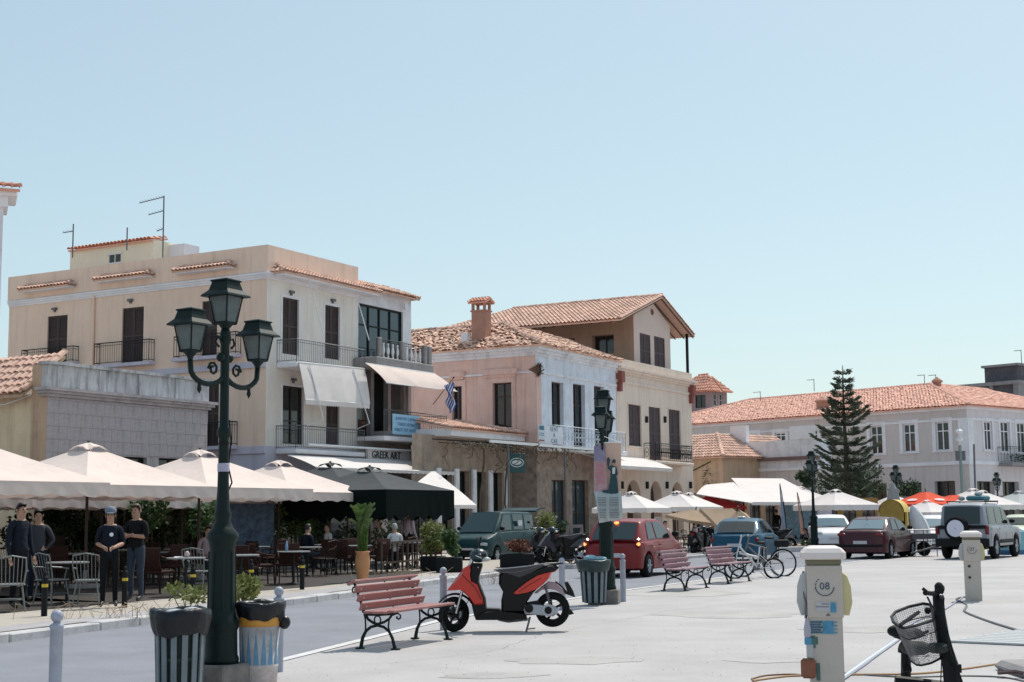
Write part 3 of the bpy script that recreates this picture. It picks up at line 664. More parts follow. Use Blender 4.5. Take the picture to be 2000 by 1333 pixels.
# greek art lettering board
q = A2.op('f', 716, 881, 792, 899, off=-.06); q[0] = .0
xg = A2.px('f', 755, 890, -1.2)[0]; zg = A2.px('f', 755, 890, -1.2)[1]
gl = MB(); gl.box(-1.4, 1.9, .02, .12, -.3, .3)
t = thing('shop_sign', 'mauve fascia board with dark GREEK ART capitals above the cafe awnings', 'sign', A2.fr.W(xg, -1.2, zg), RAD(STR))
gl.build('board', m_eside, t); txt('GREEK ART', .44, (0,0,0), (RAD(90),0,0), mat('dark_green_letters',(0.02,0.04,0.045),.5,0), t, ext=.012)
# retractable white shop awning frame and lit awnings
a0 = A.px('f',575,888,-1.6)
awning(A, 'thin white shop awning behind the charcoal parasols', ((a0[0],-1.3,zs1-.32),(xR+W2,-1.3,zs1-.32)), ((a0[0]+.1,-2.6,zs1-.8),(xR+W2,-2.6,zs1-.8)), m_clothW, val=.1, seed=7)
a0 = A2.px('f', 760, 921, -3.6); 
awning(A2, 'broad white awning sloping down towards the street beside the charcoal parasols', ((.6,-3.5,A2.px('f',800,921,-3.5)[1]),(A2.px('f',850,922,-3.5)[0],-3.5,A2.px('f',850,922,-3.5)[1])), ((A2.px('f',760,985,-6)[0],-6,A2.px('f',900,987,-6)[1]),(A2.px('f',930,985,-6)[0],-6,A2.px('f',900,987,-6)[1])), m_clothW, val=.12, seed=8, sag=0.02)
mb = MB(); p0 = A.px('f', 590, 874, -1.15); p1 = A2.px('f', 838, 886, -1.25)
mb.bar((-5.2,-1.3,zs1+.18),(W2+.1,-1.3,zs1+.18),.05,6); mb.bar((W2+.1,-1.3,zs1+.18),(W2+.1,-1.3,zs1-1.2),.04,6); mb.build('awning_rail', m_metalW, A2.root)
# Greek flag on a pole
fp = A2.fr.W(A2.px('f', 846, 790, -D2)[0], -D2, 0); z0 = A2.px('f', 846, 790, -D2)[1]
fl_ = thing('flag', 'blue and white striped Greek flag hanging limp from a balcony pole', 'flag', (fp.x, fp.y, z0), 0)
ptip = at(886, 738, fp.y-.6); pt = ptip-Vector((fp.x,fp.y,z0)); mb = MB(); mb.bar((0,0,0), pt, .018, 6); mb.ball(pt, .05, 8); mb.build('pole', m_wood, fl_)
mbl = mat('flag_blue',(0.03,0.10,0.42),.8,.05,trans=.2); mwh = mat('flag_white',(0.75,0.75,0.78),.8,.03,trans=.2)
mb = MB(); top = pt*.96; n_ = 9
for k in range(n_):
    mb.cur = 0 if k % 2 == 0 else 1
    for j in range(8):
        f = lambda kk, jj: Vector((top.x-.02-.30*(kk/n_)+.09*sin(jj*1.3+kk*.5)+.1*(jj/8), top.y+.10*sin(kk*1.1+jj*.4), top.z-.08-.42*(kk/n_)*.55-1.45*(jj/8)*(1-.1*kk/n_)))
        q = [f(k,j), f(k+1,j), f(k+1,j+1), f(k,j+1)]; o2 = Vector((0,.006,0)); mb.add(q+[p+o2 for p in q], [(0,1,2,3),(7,6,5,4)])
mb.build('cloth', [mbl, mwh], fl_)
# satellite dish / floodlight on A2
a, z = A2.px('f', 785, 601); mb = MB(); mb.lathe([(.02,.12),(.13,.05),(.17,-.02)], 14, (a,-.25,z), 'y'); mb.bar((a,-.2,z),(a,0,z-.1),.02,5); mb.build('floodlight', m_metalW, A2.root)

# ================================================================== building B, stone cafe house on the left
Bb = Bld('stone_house', 'single storey grey limestone house with stained parapet behind the cafe parasols', 'building', 92, 800, 46, STR)
xRb = Bb.px('f', 405, 800)[0]; ztb = Bb.px('f', 92, 705)[1]; zcb = Bb.px('f', 92, 768)[1]
gw = [Bb.op('f',120,975,150,1075), Bb.op('f',195,985,248,1075), Bb.op('f',268,895,290,930), [0,0,0,0]]
opB = [Bb.op('f',128,975,182,1080), Bb.op('f',200,978,252,1080), Bb.op('f',276,975,320,1080), Bb.op('f',340,975,385,1080)]
opB2 = [Bb.op('f',230,893,287,915), Bb.op('f',310,896,365,915)]
Bb.wall('f', 0, xRb, 2.5, zcb-.1, opB+opB2, m_stone, depth=.35); Bb.wall('f', 0, xRb, 0, 2.5, opB, mat('painted_shade_wall',(0.13,0.10,0.085),.95,.3,2), depth=.35, name='ground_floor_wall')  # lower wall coloured dark to carry the shade under the parasols
for o in opB: Bb.window('f', o, m_tan, m_dkglass, d=.2, cols=3, rows=4, fw=.08)
for o in opB2: Bb.window('f', o, m_iron, m_dkglass, d=.2, cols=2, rows=1)
mb = MB()
for k, (d, z0, z1) in enumerate(((.10, zcb-.1, zcb), (.2, zcb, zcb+.09), (.28, zcb+.09, zcb+.19))): mb.box(-d, xRb+d, -d, .3, z0, z1)
mb.build('cornice', m_stone, Bb.root)
mb = MB(); mb.box(-.02, xRb+.05, -.02, .28, zcb+.19, ztb-.1)
x = .35
while x < xRb-.3: mb.box(x, x+.28, -.07, -.02, zcb+.19, ztb-.12); x += 1.85
mb.box(-.1, xRb+.12, -.12, .36, ztb-.1, ztb); mb.build('parapet', m_stoneS, Bb.root)
# stone courses: joints are recessed by building the ashlar blocks proud of the wall
sto = MB(); stm = []
bm_ = MB(); bm_.bbox(0,1,-.022,.01,0,1,.005)
sm_ = bm_.mesh('stone_block', mat('limestone_block',(0.50,0.445,0.455),.95,.14,1.6,.6,9,dirt=(0.34,0.29,0.31),dirtamt=.7,dirtscale=.9, streak=0.30))
z = 2.55; row = 0
while z < zcb-.16:
    h = min(.42, zcb-.12-z); x = -.003 if row % 2 else .0; L0 = .5 if row % 2 else .85
    while x < xRb-.02:
        L = min(L0, xRb-x); cxm = x+L/2; cz = z+h/2
        if not any(o[0]-.02 < x+L and x < o[1]+.02 and o[2] < z+h and z < o[3]+.02 for o in opB2+opB):
            o = bpy.data.objects.new('stone_block', sm_); COL.objects.link(o); o.parent = Bb.root; o.location = (x+.003, .008-rnd.random()*.008, z+.003); o.scale = (L-.006, 1, h-.006)
        x += L; L0 = rnd.uniform(.7, 1.1)
    z += .42; row += 1
# left return and yellow wing with its tiled roof
ret = Bb.px('l', 61, 800)[0]
Bb.wall('l', 0, ret, 0, ztb-.1, [], m_tan)
zE = Bb.px('l', 30, 772, 0)[1]; yW = 12.0
Bb.wall('l', ret, yW, 0, zE, [[3.2,4.3,.1,2.6]], m_yel, d0=.12)
mb = MB(); mb.box(.13, xRb, .3, yW, zcb-.3, zcb-.2); mb.box(xRb-.02, xRb, .0, yW, 0, zcb); mb.build('roof_slab', m_conc, Bb.root)
yr = ret+.1; zR = Bb.px('l', 55, 702, 1.5)[1]
tl = []; tiles(None, [(-.28,yW,zE+.02),(-.28,yr,zE+.02),(1.5,yr,zR+.05),(1.5,yW,zR+.05)], .3, .42, jit=.15, only=tl, base=False)
mb = MB(); mb.add([(-.3,yW,zE-.02),(-.3,yr,zE-.02),(1.5,yr,zR),(1.5,yW,zR),(-.3,yW,zE-.12),(-.3,yr,zE-.12),(1.5,yr,zR-.1),(1.5,yW,zR-.1)], [(0,1,2,3),(7,6,5,4),(0,4,5,1),(1,5,6,2)]); rb = mb.build('wing_roof', m_tan, Bb.root)
rest = MB(); nb = 0
tl.sort(key=lambda t: -(t[0][0].y if False else 0))
key = lambda t: (t[0][0][1])
tl.sort(key=key)
for vs, fs in tl:
    if nb < 290:
        m1 = MB(); m1.add(vs, fs); m1.build('roof_tile', m_tileP, rb); nb += 1
    else: rest.add(vs, fs)
if rest.v: rest.build('distant_tiles', m_tileN, rb, 'stuff')
mb = MB(); ridge(mb, (-.28,yr,zE+.08), (1.5,yr,zR+.16), .13, .38); mb.build('ridge_tiles', m_tileO, rb)
mb = MB(); mb.tube([(-.04,ret,zE-.05),(-.1,ret+1.1,zE-.3),(-.1,5,zE-.28),(-.1,9,zE-.2)], .022, 5); mb.build('wall_cable', m_wtrim, Bb.root)
# far-left white tower block (only its eave and edge show)
E0 = Bld('white_tower_house', 'tall white house at the left edge with a tiled eave corner', 'building', -3, 700, 40, STR-40)
zt_ = E0.px('f', 6, 382)[1]; mb = MB(); mb.box(-6, 0, 0, 1.0, 0, zt_); mb.build('wall', m_white, E0.root)
mb = MB(); mb.bbox(-6.3, .36, -.3, 1.2, zt_-.05, zt_+.12, .03); mb.box(-6.1,.12,-.12,1.1,zt_-.35,zt_-.05); mb.build('eave', m_wtrim, E0.root)
mb = MB(); tiles(mb, [(-6.4,-.4,zt_+.14),(.42,-.4,zt_+.14),(-.6,.5,zt_+.36),(-5.5,.5,zt_+.36)], .22, .35); ridge(mb,(.42,-.4,zt_+.2),(-.6,.5,zt_+.42),.09,.3)
mb.build('tiled_roof', m_tileN, E0.root, 'stuff')

# ================================================================== building C, pink/white neoclassical with RENT A CAR balcony
Cc = Bld('neoclassical_house', 'weathered two storey house with faded pink side and peeling white front under old tiles', 'building', 1047, 800, 70, STR)
ztc = Cc.px('f', 1047, 675)[1]; yLc = 15.0; xRc = Cc.px('f', 1203, 760)[0]; zf1 = Cc.px('f', 1047, 872)[1]
co = [Cc.op('f',1078,747,1101,872), Cc.op('f',1120,751,1143,872), Cc.op('f',1161,755,1181,872)]
for o in co: o[2] = zf1+.02
Cc.wall('f', 0, xRc, zf1, ztc, co, m_blueW, depth=.35)
for o in co: Cc.window('f', o, m_shut, m_dkglass, d=.25, cols=2, rows=1, transom=.68, name='balcony_door')
cl = [Cc.op('l',963,748,1000,836), Cc.op('l',884,755,903,840)]
Cc.wall('l', 0, yLc, zf1-.1, ztc, cl, m_pink, depth=.3); Cc.wall('l', 0, yLc, 0, zf1-.1, [], m_dstone, name='ground_floor_wall')
for o in cl: Cc.window('l', o, m_shut, m_dkglass, d=.2, cols=2, rows=1, transom=.7); Cc.surround('l', o, m_pink, .22, -.05, head=.3)
gC = [Cc.op('f',1078,938,1108,1075), Cc.op('f',1118,938,1150,1075), [7.2,8.4,.1,3.2]]
for o in gC: o[2] = .1
Cc.wall('f', 0, xRc, 0, zf1, gC, m_dstone, depth=.35)
for o in gC: Cc.window('f', o, m_wood, m_blglass, d=.25, cols=2, rows=2, name='shop_window')
mb = MB()
for k, (d, z0, z1) in enumerate(((.08, ztc-1.35, ztc-1.25), (.06, ztc-.5, ztc-.35), (.16, ztc-.35, ztc-.2), (.3, ztc-.2, ztc))): mb.box(-d, xRc, -d, 0, z0, z1); mb.box(-d, 0, .003, yLc, z0, z1)
mb.build('cornice', m_white, Cc.root)
for u0,v0,u1,v1 in ((945,722,1012,732),(880,727,910,737)):   # window hood mouldings on the pink side
    o = Cc.op('l',u0,v0,u1,v1); mb = MB(); mb.box(-.16,0,o[0],o[1],o[2],o[3]); mb.box(-.1,0,o[0]+.1,o[1]-.1,o[2]-.14,o[2]); mb.build('window_hood', m_pink, Cc.root)
mb = MB(); mb.box(-.05,0,0.0,.55,zf1,ztc-1.35); mb.box(0,.5,-.04,0,zf1,ztc-1.35); mb.build('corner_pilaster', m_pink, Cc.root)
mb = MB(); a_, z_ = Cc.px('f', 1052, 715); mb.add([(-.12,-.12,z_),(.4,-.12,z_+.1),(.35,-.12,z_-.4),(.1,-.12,z_-.6),(-.12,-.12,z_-.45),(-.12,.35,z_-.2)], [(0,1,2,3,4),(0,4,5)]); mb.leaves((.1,-.15,z_-.2),(.3,.1,.35),80,.14); mb.build('dry_weeds', mat('dry_weeds',(0.16,0.09,0.06),.9,.3,4), Cc.root, 'stuff')
# old hipped tile roof
e_ = .4; zr_ = ztc+1.75; dpt = 8.0; a = (-e_,-e_,ztc+.02); b_ = (xRc+.1,-e_,ztc+.02); p1 = (dpt/2,dpt/2,zr_); 
mb = MB(); p2 = (xRc, 3.2, ztc+1.15); p3 = (dpt*.5, yLc-3.5, zr_)
tiles(mb, [a, b_, (xRc+.1, 3.4, ztc+1.55), p1], .23, .36, jit=.6)
tiles(mb, [(-e_,yLc+e_,ztc+.02), a, p1, p3], .23, .36, jit=.6)
ridge(mb, (a[0],a[1],a[2]+.06), (p1[0],p1[1],p1[2]+.06), .13, .38); ridge(mb, (p1[0],p1[1],p1[2]+.06), (p3[0],p3[1],p3[2]+.06), .13, .38)
mb.build('tiled_roof', m_tileO, Cc.root, 'stuff')
mb = MB(); r_ = random.Random(5)   # loose stones and rubbish along the eaves
for k in range(60):
    x = r_.uniform(0, xRc); mb.ball((x, -.15+r_.random()*.3, ztc+.12+r_.random()*.08), r_.uniform(.04,.12), 6, (1.2,1,.7))
for k in range(30): mb.ball((-.1+r_.random()*.3, r_.uniform(0,6), ztc+.15), r_.uniform(.04,.1), 6, (1.2,1,.7))
mb.build('roof_rubble', m_tileO, Cc.root, 'stuff')
# chimney on the left side
yc = Cc.px('l', 940, 640, 1.2)[0]; wC = .62; zc1 = Cc.px('l', 940, 610, 1.2)[1]; zc2 = Cc.px('l', 940, 583, 1.2)[1]
ch = Bld('chimney_stack', 'x', 'x', 940, 640, 60, STR); bpy.data.objects.remove(ch.root)
mb = MB(); x0 = .9; mb.box(x0, x0+wC, yc-.4, yc+.4, ztc+.1, zc1); mb.box(x0-.05, x0+wC+.05, yc-.45, yc+.45, zc1, zc1+.08); mb.box(x0-.05,x0+wC+.05,yc-.45,yc+.45,zc2-.28,zc2-.22)
for sx_, sy_ in ((0,0),(1,0),(0,1),(1,1)): mb.box(x0+sx_*(wC-.12), x0+sx_*(wC-.12)+.12, yc-.4+sy_*.68, yc-.28+sy_*.68, zc1+.08, zc2-.28)
cst = mb.build('chimney', mat('brick_plaster',(0.42,0.22,0.16),.9,.15,2), Cc.root)
mb = MB(); z = zc2-.22; tiles(mb, [(x0-.15,yc+.55,z),(x0-.15,yc-.55,z),(x0+wC/2,yc-.55,z+.22),(x0+wC/2,yc+.55,z+.22)], .18,.25); tiles(mb, [(x0+wC+.15,yc-.55,z),(x0+wC+.15,yc+.55,z),(x0+wC/2,yc+.55,z+.22),(x0+wC/2,yc-.55,z+.22)], .18,.25); mb.build('chimney_cap', m_tileN, cst)
mb = MB(); mb.box(x0-.25, x0+.1, yc+.5, yc+.9, ztc+.02, ztc+1.0); mb.build('flue', m_white, Cc.root)
# white lattice balcony + signs
BDc = .95; xc0 = .1; xc1 = Cc.px('f', 1222, 880, -BDc)[0]
mb = MB(); mb.bbox(xc0-.1, xc1+.1, -BDc-.08, 0, zf1-.22, zf1, .03); mb.build('balcony_slab', m_white, Cc.root)
Cc.railing([(xc0,0),(xc0,-BDc),(xc1,-BDc),(xc1,0)], zf1, 1.0, mat('pale_blue_iron',(0.5,0.56,0.62),.6,.05), gap=.36, r=.014, lattice=True)
so_ = Cc.op('f', 1064, 833, 1099, 868, off=-BDc-.05); so2 = Cc.op('f', 1051, 832, 1063, 867, off=-BDc-.05)
sg = thing('rent_a_car_sign', 'pale blue RENT A CAR sign hung on the white lattice balcony', 'sign', Cc.fr.W(so2[0], -BDc-.06, so_[2]), RAD(STR)); wS = so_[1]-so2[0]; hS = so_[3]-so_[2]; w2 = so2[1]-so2[0]
mb = MB(); mb.box(0, w2-.01, -.02, .01, 0, hS); mb.build('side_panel', mat('sign_white',(0.6,0.66,0.72),.5,.03), sg)
mb = MB(); mb.box(w2+.01, wS, -.02, .01, 0, hS); mb.build('panel', mat('sign_pale',(0.66,0.68,0.76),.5,.03), sg)
m_teal = mat('teal_letters',(0.03,0.14,0.22),.5,0)
for k, s_ in enumerate(('RENT','A','CAR')): txt(s_, hS*.36, ((w2+wS)/2,-.024,hS*(.82-.33*k)), (RAD(90),0,0), m_teal, sg, space=1.15)
mb = MB(); mb.box(.06,w2-.07,-.026,-.02,hS*.72,hS*.9); mb.box(.1,w2-.1,-.03,-.026,hS*.9,hS*.96); mb.build('car_symbol', m_teal, sg)
mb = MB(); mb.prism([(.04,hS*.15),(.16,hS*.24),(.16,hS*.19),(w2-.06,hS*.19),(w2-.06,hS*.11),(.16,hS*.11),(.16,hS*.06)], -.026, -.02); mb.build('arrow', mat('arrow_red',(0.3,0.06,0.05),.5,0), sg)
for k in (.42,.52): mb = MB(); mb.box(.07,w2-.08,-.026,-.02,hS*k,hS*(k+.04)); mb.build('stripe', m_teal, sg)

# ---- C0, low tiled shop between A2 and C
z0 = Cc.fr.L(A2.fr.W(W2, 0)); 
C0 = Bld('tiled_shop', 'low shop with a small tiled roof and white fascia between the two tall houses', 'building', 850, 900, 64.5, STR)
wC0 = C0.px('f', 1005, 900)[0]; zf = C0.px('f', 850, 850, 0)[1]
shop = [[.5+1.55*k, .5+1.55*k+.95, .1, 3.7] for k in range(int((wC0-.5)/1.55))]
C0.wall('f', -1.9, wC0, 0, zf, shop, mat('old_shop_wall',(0.33,0.26,0.21),.9,.25,2,.4,9, streak=0.40), depth=.5)
for o in shop: C0.window('f', o, m_iron, m_dkglass, d=.3, cols=1, rows=2, name='shop_window')
mb = MB()
for k in range(len(shop)+1):
    x = .12+1.55*k; mb.bbox(x-.12,x+.24,-.14,-.002,0,3.8,.03)
mb.build('white_pilaster', m_white, C0.root)
e0 = C0.px('f', 848, 843, -.8); e1 = C0.px('f', 1018, 858, -.8)
mb = MB(); mb.box(.0, e1[0]+.3, -.85, 3.5, zf-.05, zf+.28); mb.build('fascia', m_wtrim, C0.root)
mb = MB(); xx = e1[0]+.35; tiles(mb, [(-.05,-.95,zf+.3),(xx,-.95,zf+.3),(xx-1.6,2.2,zf+.95),(-.05,2.2,zf+.95)], .22, .36); ridge(mb,(xx,-.95,zf+.36),(xx-1.6,2.2,zf+1.0),.11,.35); mb.build('tiled_roof', m_tileP, C0.root, 'stuff')
# iron pergola with white edge and hanging vine stems
xp1 = C0.px('f', 1215, 880, -3.2)[0]; zp = C0.px('f', 870, 852, -3.2)[1]
pg = thing('pergola', 'thin iron pergola with pale edge beam and bare vine stems over the shops', 'pergola', C0.fr.W(0,-3.2,0), RAD(STR))
mb = MB(); mb.box(-.6, xp1, -.05, .05, zp-.12, zp); mb.build('edge_beam', m_metalW, pg)
mb = MB()
for k in range(12):
    x = -.4+(xp1)*k/11; mb.bar((x,.05,zp-.1),(x,3.1,zp+.15 if x<wC0 else zp),.025,4)
for k in range(4): mb.bar((-.5,.3+.8*k,zp-.02),(xp1,.3+.8*k,zp-.02),.018,4)
mb.build('rafters', m_iron, pg)
for k in range(3): 
    mb = MB(); x = 1.0+k*(xp1-2)/2; mb.bar((x,0,0),(x,0,zp-.12),.05,8); mb.build('post', m_greyiron, pg)
mb = MB(); r_ = random.Random(11)
for k in range(26):
    x = r_.uniform(-.4, xp1*.75); p = Vector((x, r_.uniform(0,2.6), zp-.06)); pts = [p]
    for j in range(7): p = p+Vector((r_.uniform(-.3,.35), r_.uniform(-.15,.15), r_.uniform(-.28,.08))); pts.append(p)
    mb.tube(pts, r_.uniform(.012,.03), 4)
for k in range(3):
    p = Vector((2.3+2.6*k, 2.2, .1)); pts = [p]
    for j in range(9): p = p+Vector((r_.uniform(-.12,.14), r_.uniform(-.1,.1), (zp-.2)/9)); pts.append(p)
    mb.tube(pts, .05, 5)
mb.leaves((xp1*.35,1.4,zp-.15),(xp1*.45,1.4,.18),700,.12,r_)
v_ = mb.build('vine', mat('vine_stems',(0.12,0.09,0.06),.9,.3,4), pg, 'stuff')
# green oval hanging sign
p = at(1009, 903, C0.fr.W(wC0*.7,-3.0).y); sg = thing('hanging_sign', 'dark green square hanging sign with a white oval emblem', 'sign', (p.x, p.y, p.z), RAD(10))
mb = MB(); mb.bbox(-.40,.40,-.05,.05,-.5,.42,.02); mb.build('panel', mat('dark_green_sign',(0.01,0.07,0.08),.4,0), sg)
mb = MB(); ov = [(.31*cos(2*pi*i/28), .2*sin(2*pi*i/28)-.02) for i in range(28)]
mb.tube([(x,-.062,z) for x,z in ov], .022, 5, closed=True); mb.prism([(x*.75,z*.55-.01) for x,z in ov], -.06, -.052); mb.build('oval_emblem', mat('sign_cream',(0.6,0.68,0.7),.5,0), sg)
mb = MB(); mb.bar((0,0,.42),(0,0,1.0),.02,5); mb.bar((-.3,0,.42),(-.3,0,.75),.012,4); mb.build('bracket', m_iron, sg)

# ================================================================== building D, beige with gabled penthouse
Dp = Cc.fr.W(xRc+.02, 0)
Dd = Bld('gabled_house', 'beige two storey house with gabled penthouse, plum shutters and ground floor arches', 'building', 1205, 800, 80, STR)
Dd.root.location = Dp; Dd.fr = Fr(Dp.x, Dp.y, STR)
xRd = Dd.px('f', 1352, 850)[0]; ztd = Dd.px('f', 1207, 712)[1]; zd1 = Dd.px('f', 1290, 903)[1]
do = [Dd.op('f',1227,791,1252,872), Dd.op('f',1268,796,1291,899), Dd.op('f',1306,801,1329,898)]
Dd.wall('f', 0.02, xRd, zd1-.4, ztd, do, m_dcream)
arch = [Dd.op('f',1225,938,1252,1050), Dd.op('f',1271,940,1293,1050), Dd.op('f',1313,942,1335,1050)]
for o in arch: o[2] = .1
# ground floor with real arches
mb = MB(); zg = zd1-.4; cuts = [0.02]+[x for o in arch for x in o[:2]]+[xRd]
for i in range(0, len(cuts), 2): mb.add([(cuts[i],0,0),(cuts[i+1],0,0),(cuts[i+1],0,zg),(cuts[i],0,zg)], [(0,1,2,3)])
for o in arch:
    r = (o[1]-o[0])/2; cx_ = (o[0]+o[1])/2; zc_ = o[3]-r; N = 12
    pts = [(cx_-r*cos(pi*i/N), zc_+r*sin(pi*i/N)) for i in range(N+1)]
    for i in range(N):
        (xa_,za_),(xb_,zb_) = pts[i], pts[i+1]
        mb.add([(xa_,0,za_),(xb_,0,zb_),(xb_,0,zg),(xa_,0,zg)], [(0,1,2,3)]); mb.add([(xa_,0,za_),(xb_,0,zb_),(xb_,.5,zb_),(xa_,.5,za_)], [(0,3,2,1)])
    for x_ in (o[0],o[1]): mb.add([(x_,0,0),(x_,.5,0),(x_,.5,zc_),(x_,0,zc_)], [(0,1,2,3)])
mb.build('wall', m_dcream, Dd.root)
for o in arch: mb = MB(); mb.box(o[0]-.05,o[1]+.05,.5,.53,0,o[3]+.1); mb.build('arch_door', m_wood, Dd.root)
Dd.wall('l', 0, 12, 0, ztd-.2, [], m_dcream)
mb = MB(); mb.box(xRd-.02, xRd, .02, 12, 0, ztd); mb.box(.02,xRd-.02,.1,12,ztd-.35,ztd-.25); mb.build('wall', m_dcream, Dd.root)
for o in do: Dd.shutter('f', o, m_shutP); 
for o in (do[0], do[2]): Dd.surround('f', o, m_dcream, .1, -.03, sill=True)
mb = MB()
for k, (d, z0, z1) in enumerate(((.08, ztd-1.0, ztd-.85), (.1, ztd-.5, ztd-.38), (.22, ztd-.38, ztd-.24), (.34, ztd-.24, ztd-.1), (.05, ztd-.1, ztd+.35))): mb.box(0.01, xRd+d, -d, .1, z0, z1); mb.box(xRd, xRd+d, .1, 11, z0, z1)
mb.build('cornice', m_dcream, Dd.root)
for xx_ in (.25, xRd-.25): 
    mb = MB(); mb.box(xx_-.22,xx_+.22,-.34,-.0,ztd-1.0,ztd-.4); mb.box(xx_-.15,xx_+.15,-.22,0,ztd-1.5,ztd-1.0); mb.build('corbel', mat('terracotta_paint',(0.25,0.075,0.06),.8,.1), Dd.root)
o = Dd.op('f',1258,868,1330,903); Dd.railing([(o[0],0),(o[0],-.7),(o[1],-.7),(o[1],0)], zd1, 1.0, m_iron, gap=.3, lattice=True)
mb = MB(); mb.bbox(o[0]-.1,o[1]+.1,-.8,0,zd1-.16,zd1,.03); mb.build('balcony_slab', m_dcream, Dd.root)
for u in (1213,1262,1301,1347):
    a, z = Dd.px('f', u, 948); mb = MB(); mb.box(a-.08,a+.08,-.14,0,z-.2,z+.2); mb.build('wall_lamp', m_iron, Dd.root)
for u in (1261,1297):
    a, z = Dd.px('f', u, 820); mb = MB(); mb.box(a-.07,a+.07,-.14,0,z-.18,z+.18); mb.build('wall_lamp', m_iron, Dd.root)
p0 = Cc.px('f', 1112, 882, -1.2)[0]
awning(Dd, 'long narrow white awning above the arches of the beige gabled house', ((-4.6,-.15,zd1+.1),(Dd.px('f',1305,905,-1.4)[0],-.15,zd1+.1)), ((-4.6,-1.9,zd1-.5),(Dd.px('f',1313,906,-1.9)[0],-1.9,zd1-.5)), m_clothW, val=.14, seed=12)
# penthouse
g0 = Dd.op('f',1238,640,1309,700,off=.6); x0, x1 = g0[0], g0[1]; zb_ = ztd+.2; ze = Dd.px('f',1238,617,.6)[1]; zpk = Dd.px('f',1275,590,.6)[1]; xm = (x0+x1)/2
pd = 9.5; pw = [Dd.op('f',1250,653,1271,719,off=.6), Dd.op('f',1278,659,1299,722,off=.6)]
Dd.wall('f', x0, x1, ztd-.1, ze, pw, mat('penthouse_plaster',(0.64,0.52,0.46),.9,.06,1,.15,30), d0=.6)
for o in pw: Dd.shutter('f', o, m_shutP, d=.64)
zE2 = Dd.px('f',1355,655,.1)[1]; zEL = ze-.35
sl = (zpk-ze)/max(.1,(xm-x0))
mb = MB(); mb.add([(x0,.6,ze),(x1,.6,ze),(x1,.6,ze+.01),(xm,.6,zpk),(x0,.6,ze+.01)], [(0,1,2,3,4)]); mb.build('gable', _M['penthouse_plaster'], Dd.root)
rv = MB(); rv.lathe([(.18,0),(.18,.05)], 14, (xm,.55,ze+(zpk-ze)*.45), 'y'); rv.build('round_vent', mat('vent_brown',(0.2,0.08,0.06),.8,0), Dd.root)
mb = MB(); mb.box(x1-.1,x1,.63,pd,ztd-.2,ze); mb.box(x0,x1,pd,pd+.1,ztd-.2,ze); mb.build('side_wall', m_dochre, Dd.root)
wo1 = Dd.op('l',1156,655,1199,692,off=x0); wo2 = Dd.op('l',1085,662,1122,690,off=x0)
Dd.wall('l', .61, pd, ztd-.6, ze+.25, [wo1, wo2], m_dochre, depth=.6, d0=x0, name='side_wall')
for o in (wo1, wo2): Dd.window('l', o, m_wood, m_dkglass, d=x0+.5, cols=2, rows=1)
lw = Bb
# recessed left part with window, dark ochre
# roof: long ridge running back-left, eaves on both sides
yF = -.1; yB = 12.6; xl_, zl_ = Dd.px('f', 1212, 623, yF); xr_, zr_ = Dd.px('f', 1357, 656, yF); xk, zk = Dd.px('f', 1285, 576, yF)
xm = (x0+x1)/2; zk = max(zk, zpk+.1); oL = x0-xl_; oR = xr_-x1
tp = (xm,yF,zk); tb = (xm,10.0,zk); mb = MB()
tiles(mb, [(xl_,yB,zl_),(xl_,yF,zl_),tp,tb], .25, .38); tiles(mb, [(xr_,yF,zr_),(xr_,yB,zr_),tb,tp], .25, .38); tiles(mb, [(xr_,yB,zr_),(xl_,yB,zl_),tb], .25, .38)
ridge(mb, (xm,yF,zk+.06),(xm,10,zk+.06), .13, .4); ridge(mb, (xl_,yF+.05,zl_+.05),(xm,yF+.05,zk+.06),.1,.35); ridge(mb, (xr_,yF+.05,zr_+.05),(xm,yF+.05,zk+.06),.1,.35); ridge(mb,(xl_,yB,zl_+.05),tb,.12,.4)
rf = mb.build('tiled_roof', m_tileP, Dd.root, 'stuff')
mb = MB(); k = 0
while yF+.1+k*.6 < 10:
    y_ = yF+.1+k*.6; mb.bar((xl_+.03,y_,zl_-.15),(xm,y_,zk-.16),.045,4); mb.bar((xr_-.03,y_,zr_-.15),(xm,y_,zk-.16),.045,4); k += 1
mb.build('rafters', m_wood, Dd.root)
mb = MB(); xp = xr_-.45
for y_ in (.25, 5): mb.box(xp-.07,xp+.07,y_-.07,y_+.07,ztd-.3,zr_+.1)
mb.build('porch_post', m_iron, Dd.root)

# cafe terrace shade coloured into a dark floor sheet, then the added brown canopy
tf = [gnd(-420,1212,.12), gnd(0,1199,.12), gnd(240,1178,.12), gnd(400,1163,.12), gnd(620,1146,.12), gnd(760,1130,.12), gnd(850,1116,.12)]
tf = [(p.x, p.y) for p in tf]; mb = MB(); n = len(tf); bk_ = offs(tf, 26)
mb.add([(p[0],p[1],.1245) for p in tf]+[(p[0],p[1],.1245) for p in bk_], [(i,i+1,n+i+1,n+i) for i in range(n-1)]); struct('terrace_shade_floor', mb, mat('painted_terrace_shade',(0.05,0.042,0.038),.7,.2,3,spec=.2))
m_brc = mat('brown_canvas',(0.10,0.065,0.045),.95,.1,2)
tc_ = thing('added_shade_canopy','brown canvas canopy added for shade between the stone house and the cream parasols','canopy',Bb.root.location,RAD(STR))  # added to keep sky light off the terrace
mb = MB(); mb.sheet((-9,-.2,2.95),(xRb+3.0,-.2,2.95),(xRb+3.0,-5.2,2.62),(-9,-5.2,2.62),20,4,.02,.05,.0); mb.build('canvas', m_brc, tc_)
for k in range(7): mb = MB(); x = -8.6+(xRb+11.2)*k/6; mb.bar((x,-5.0,.12),(x,-5.0,2.6),.045,6); mb.build('post', m_wood, tc_)
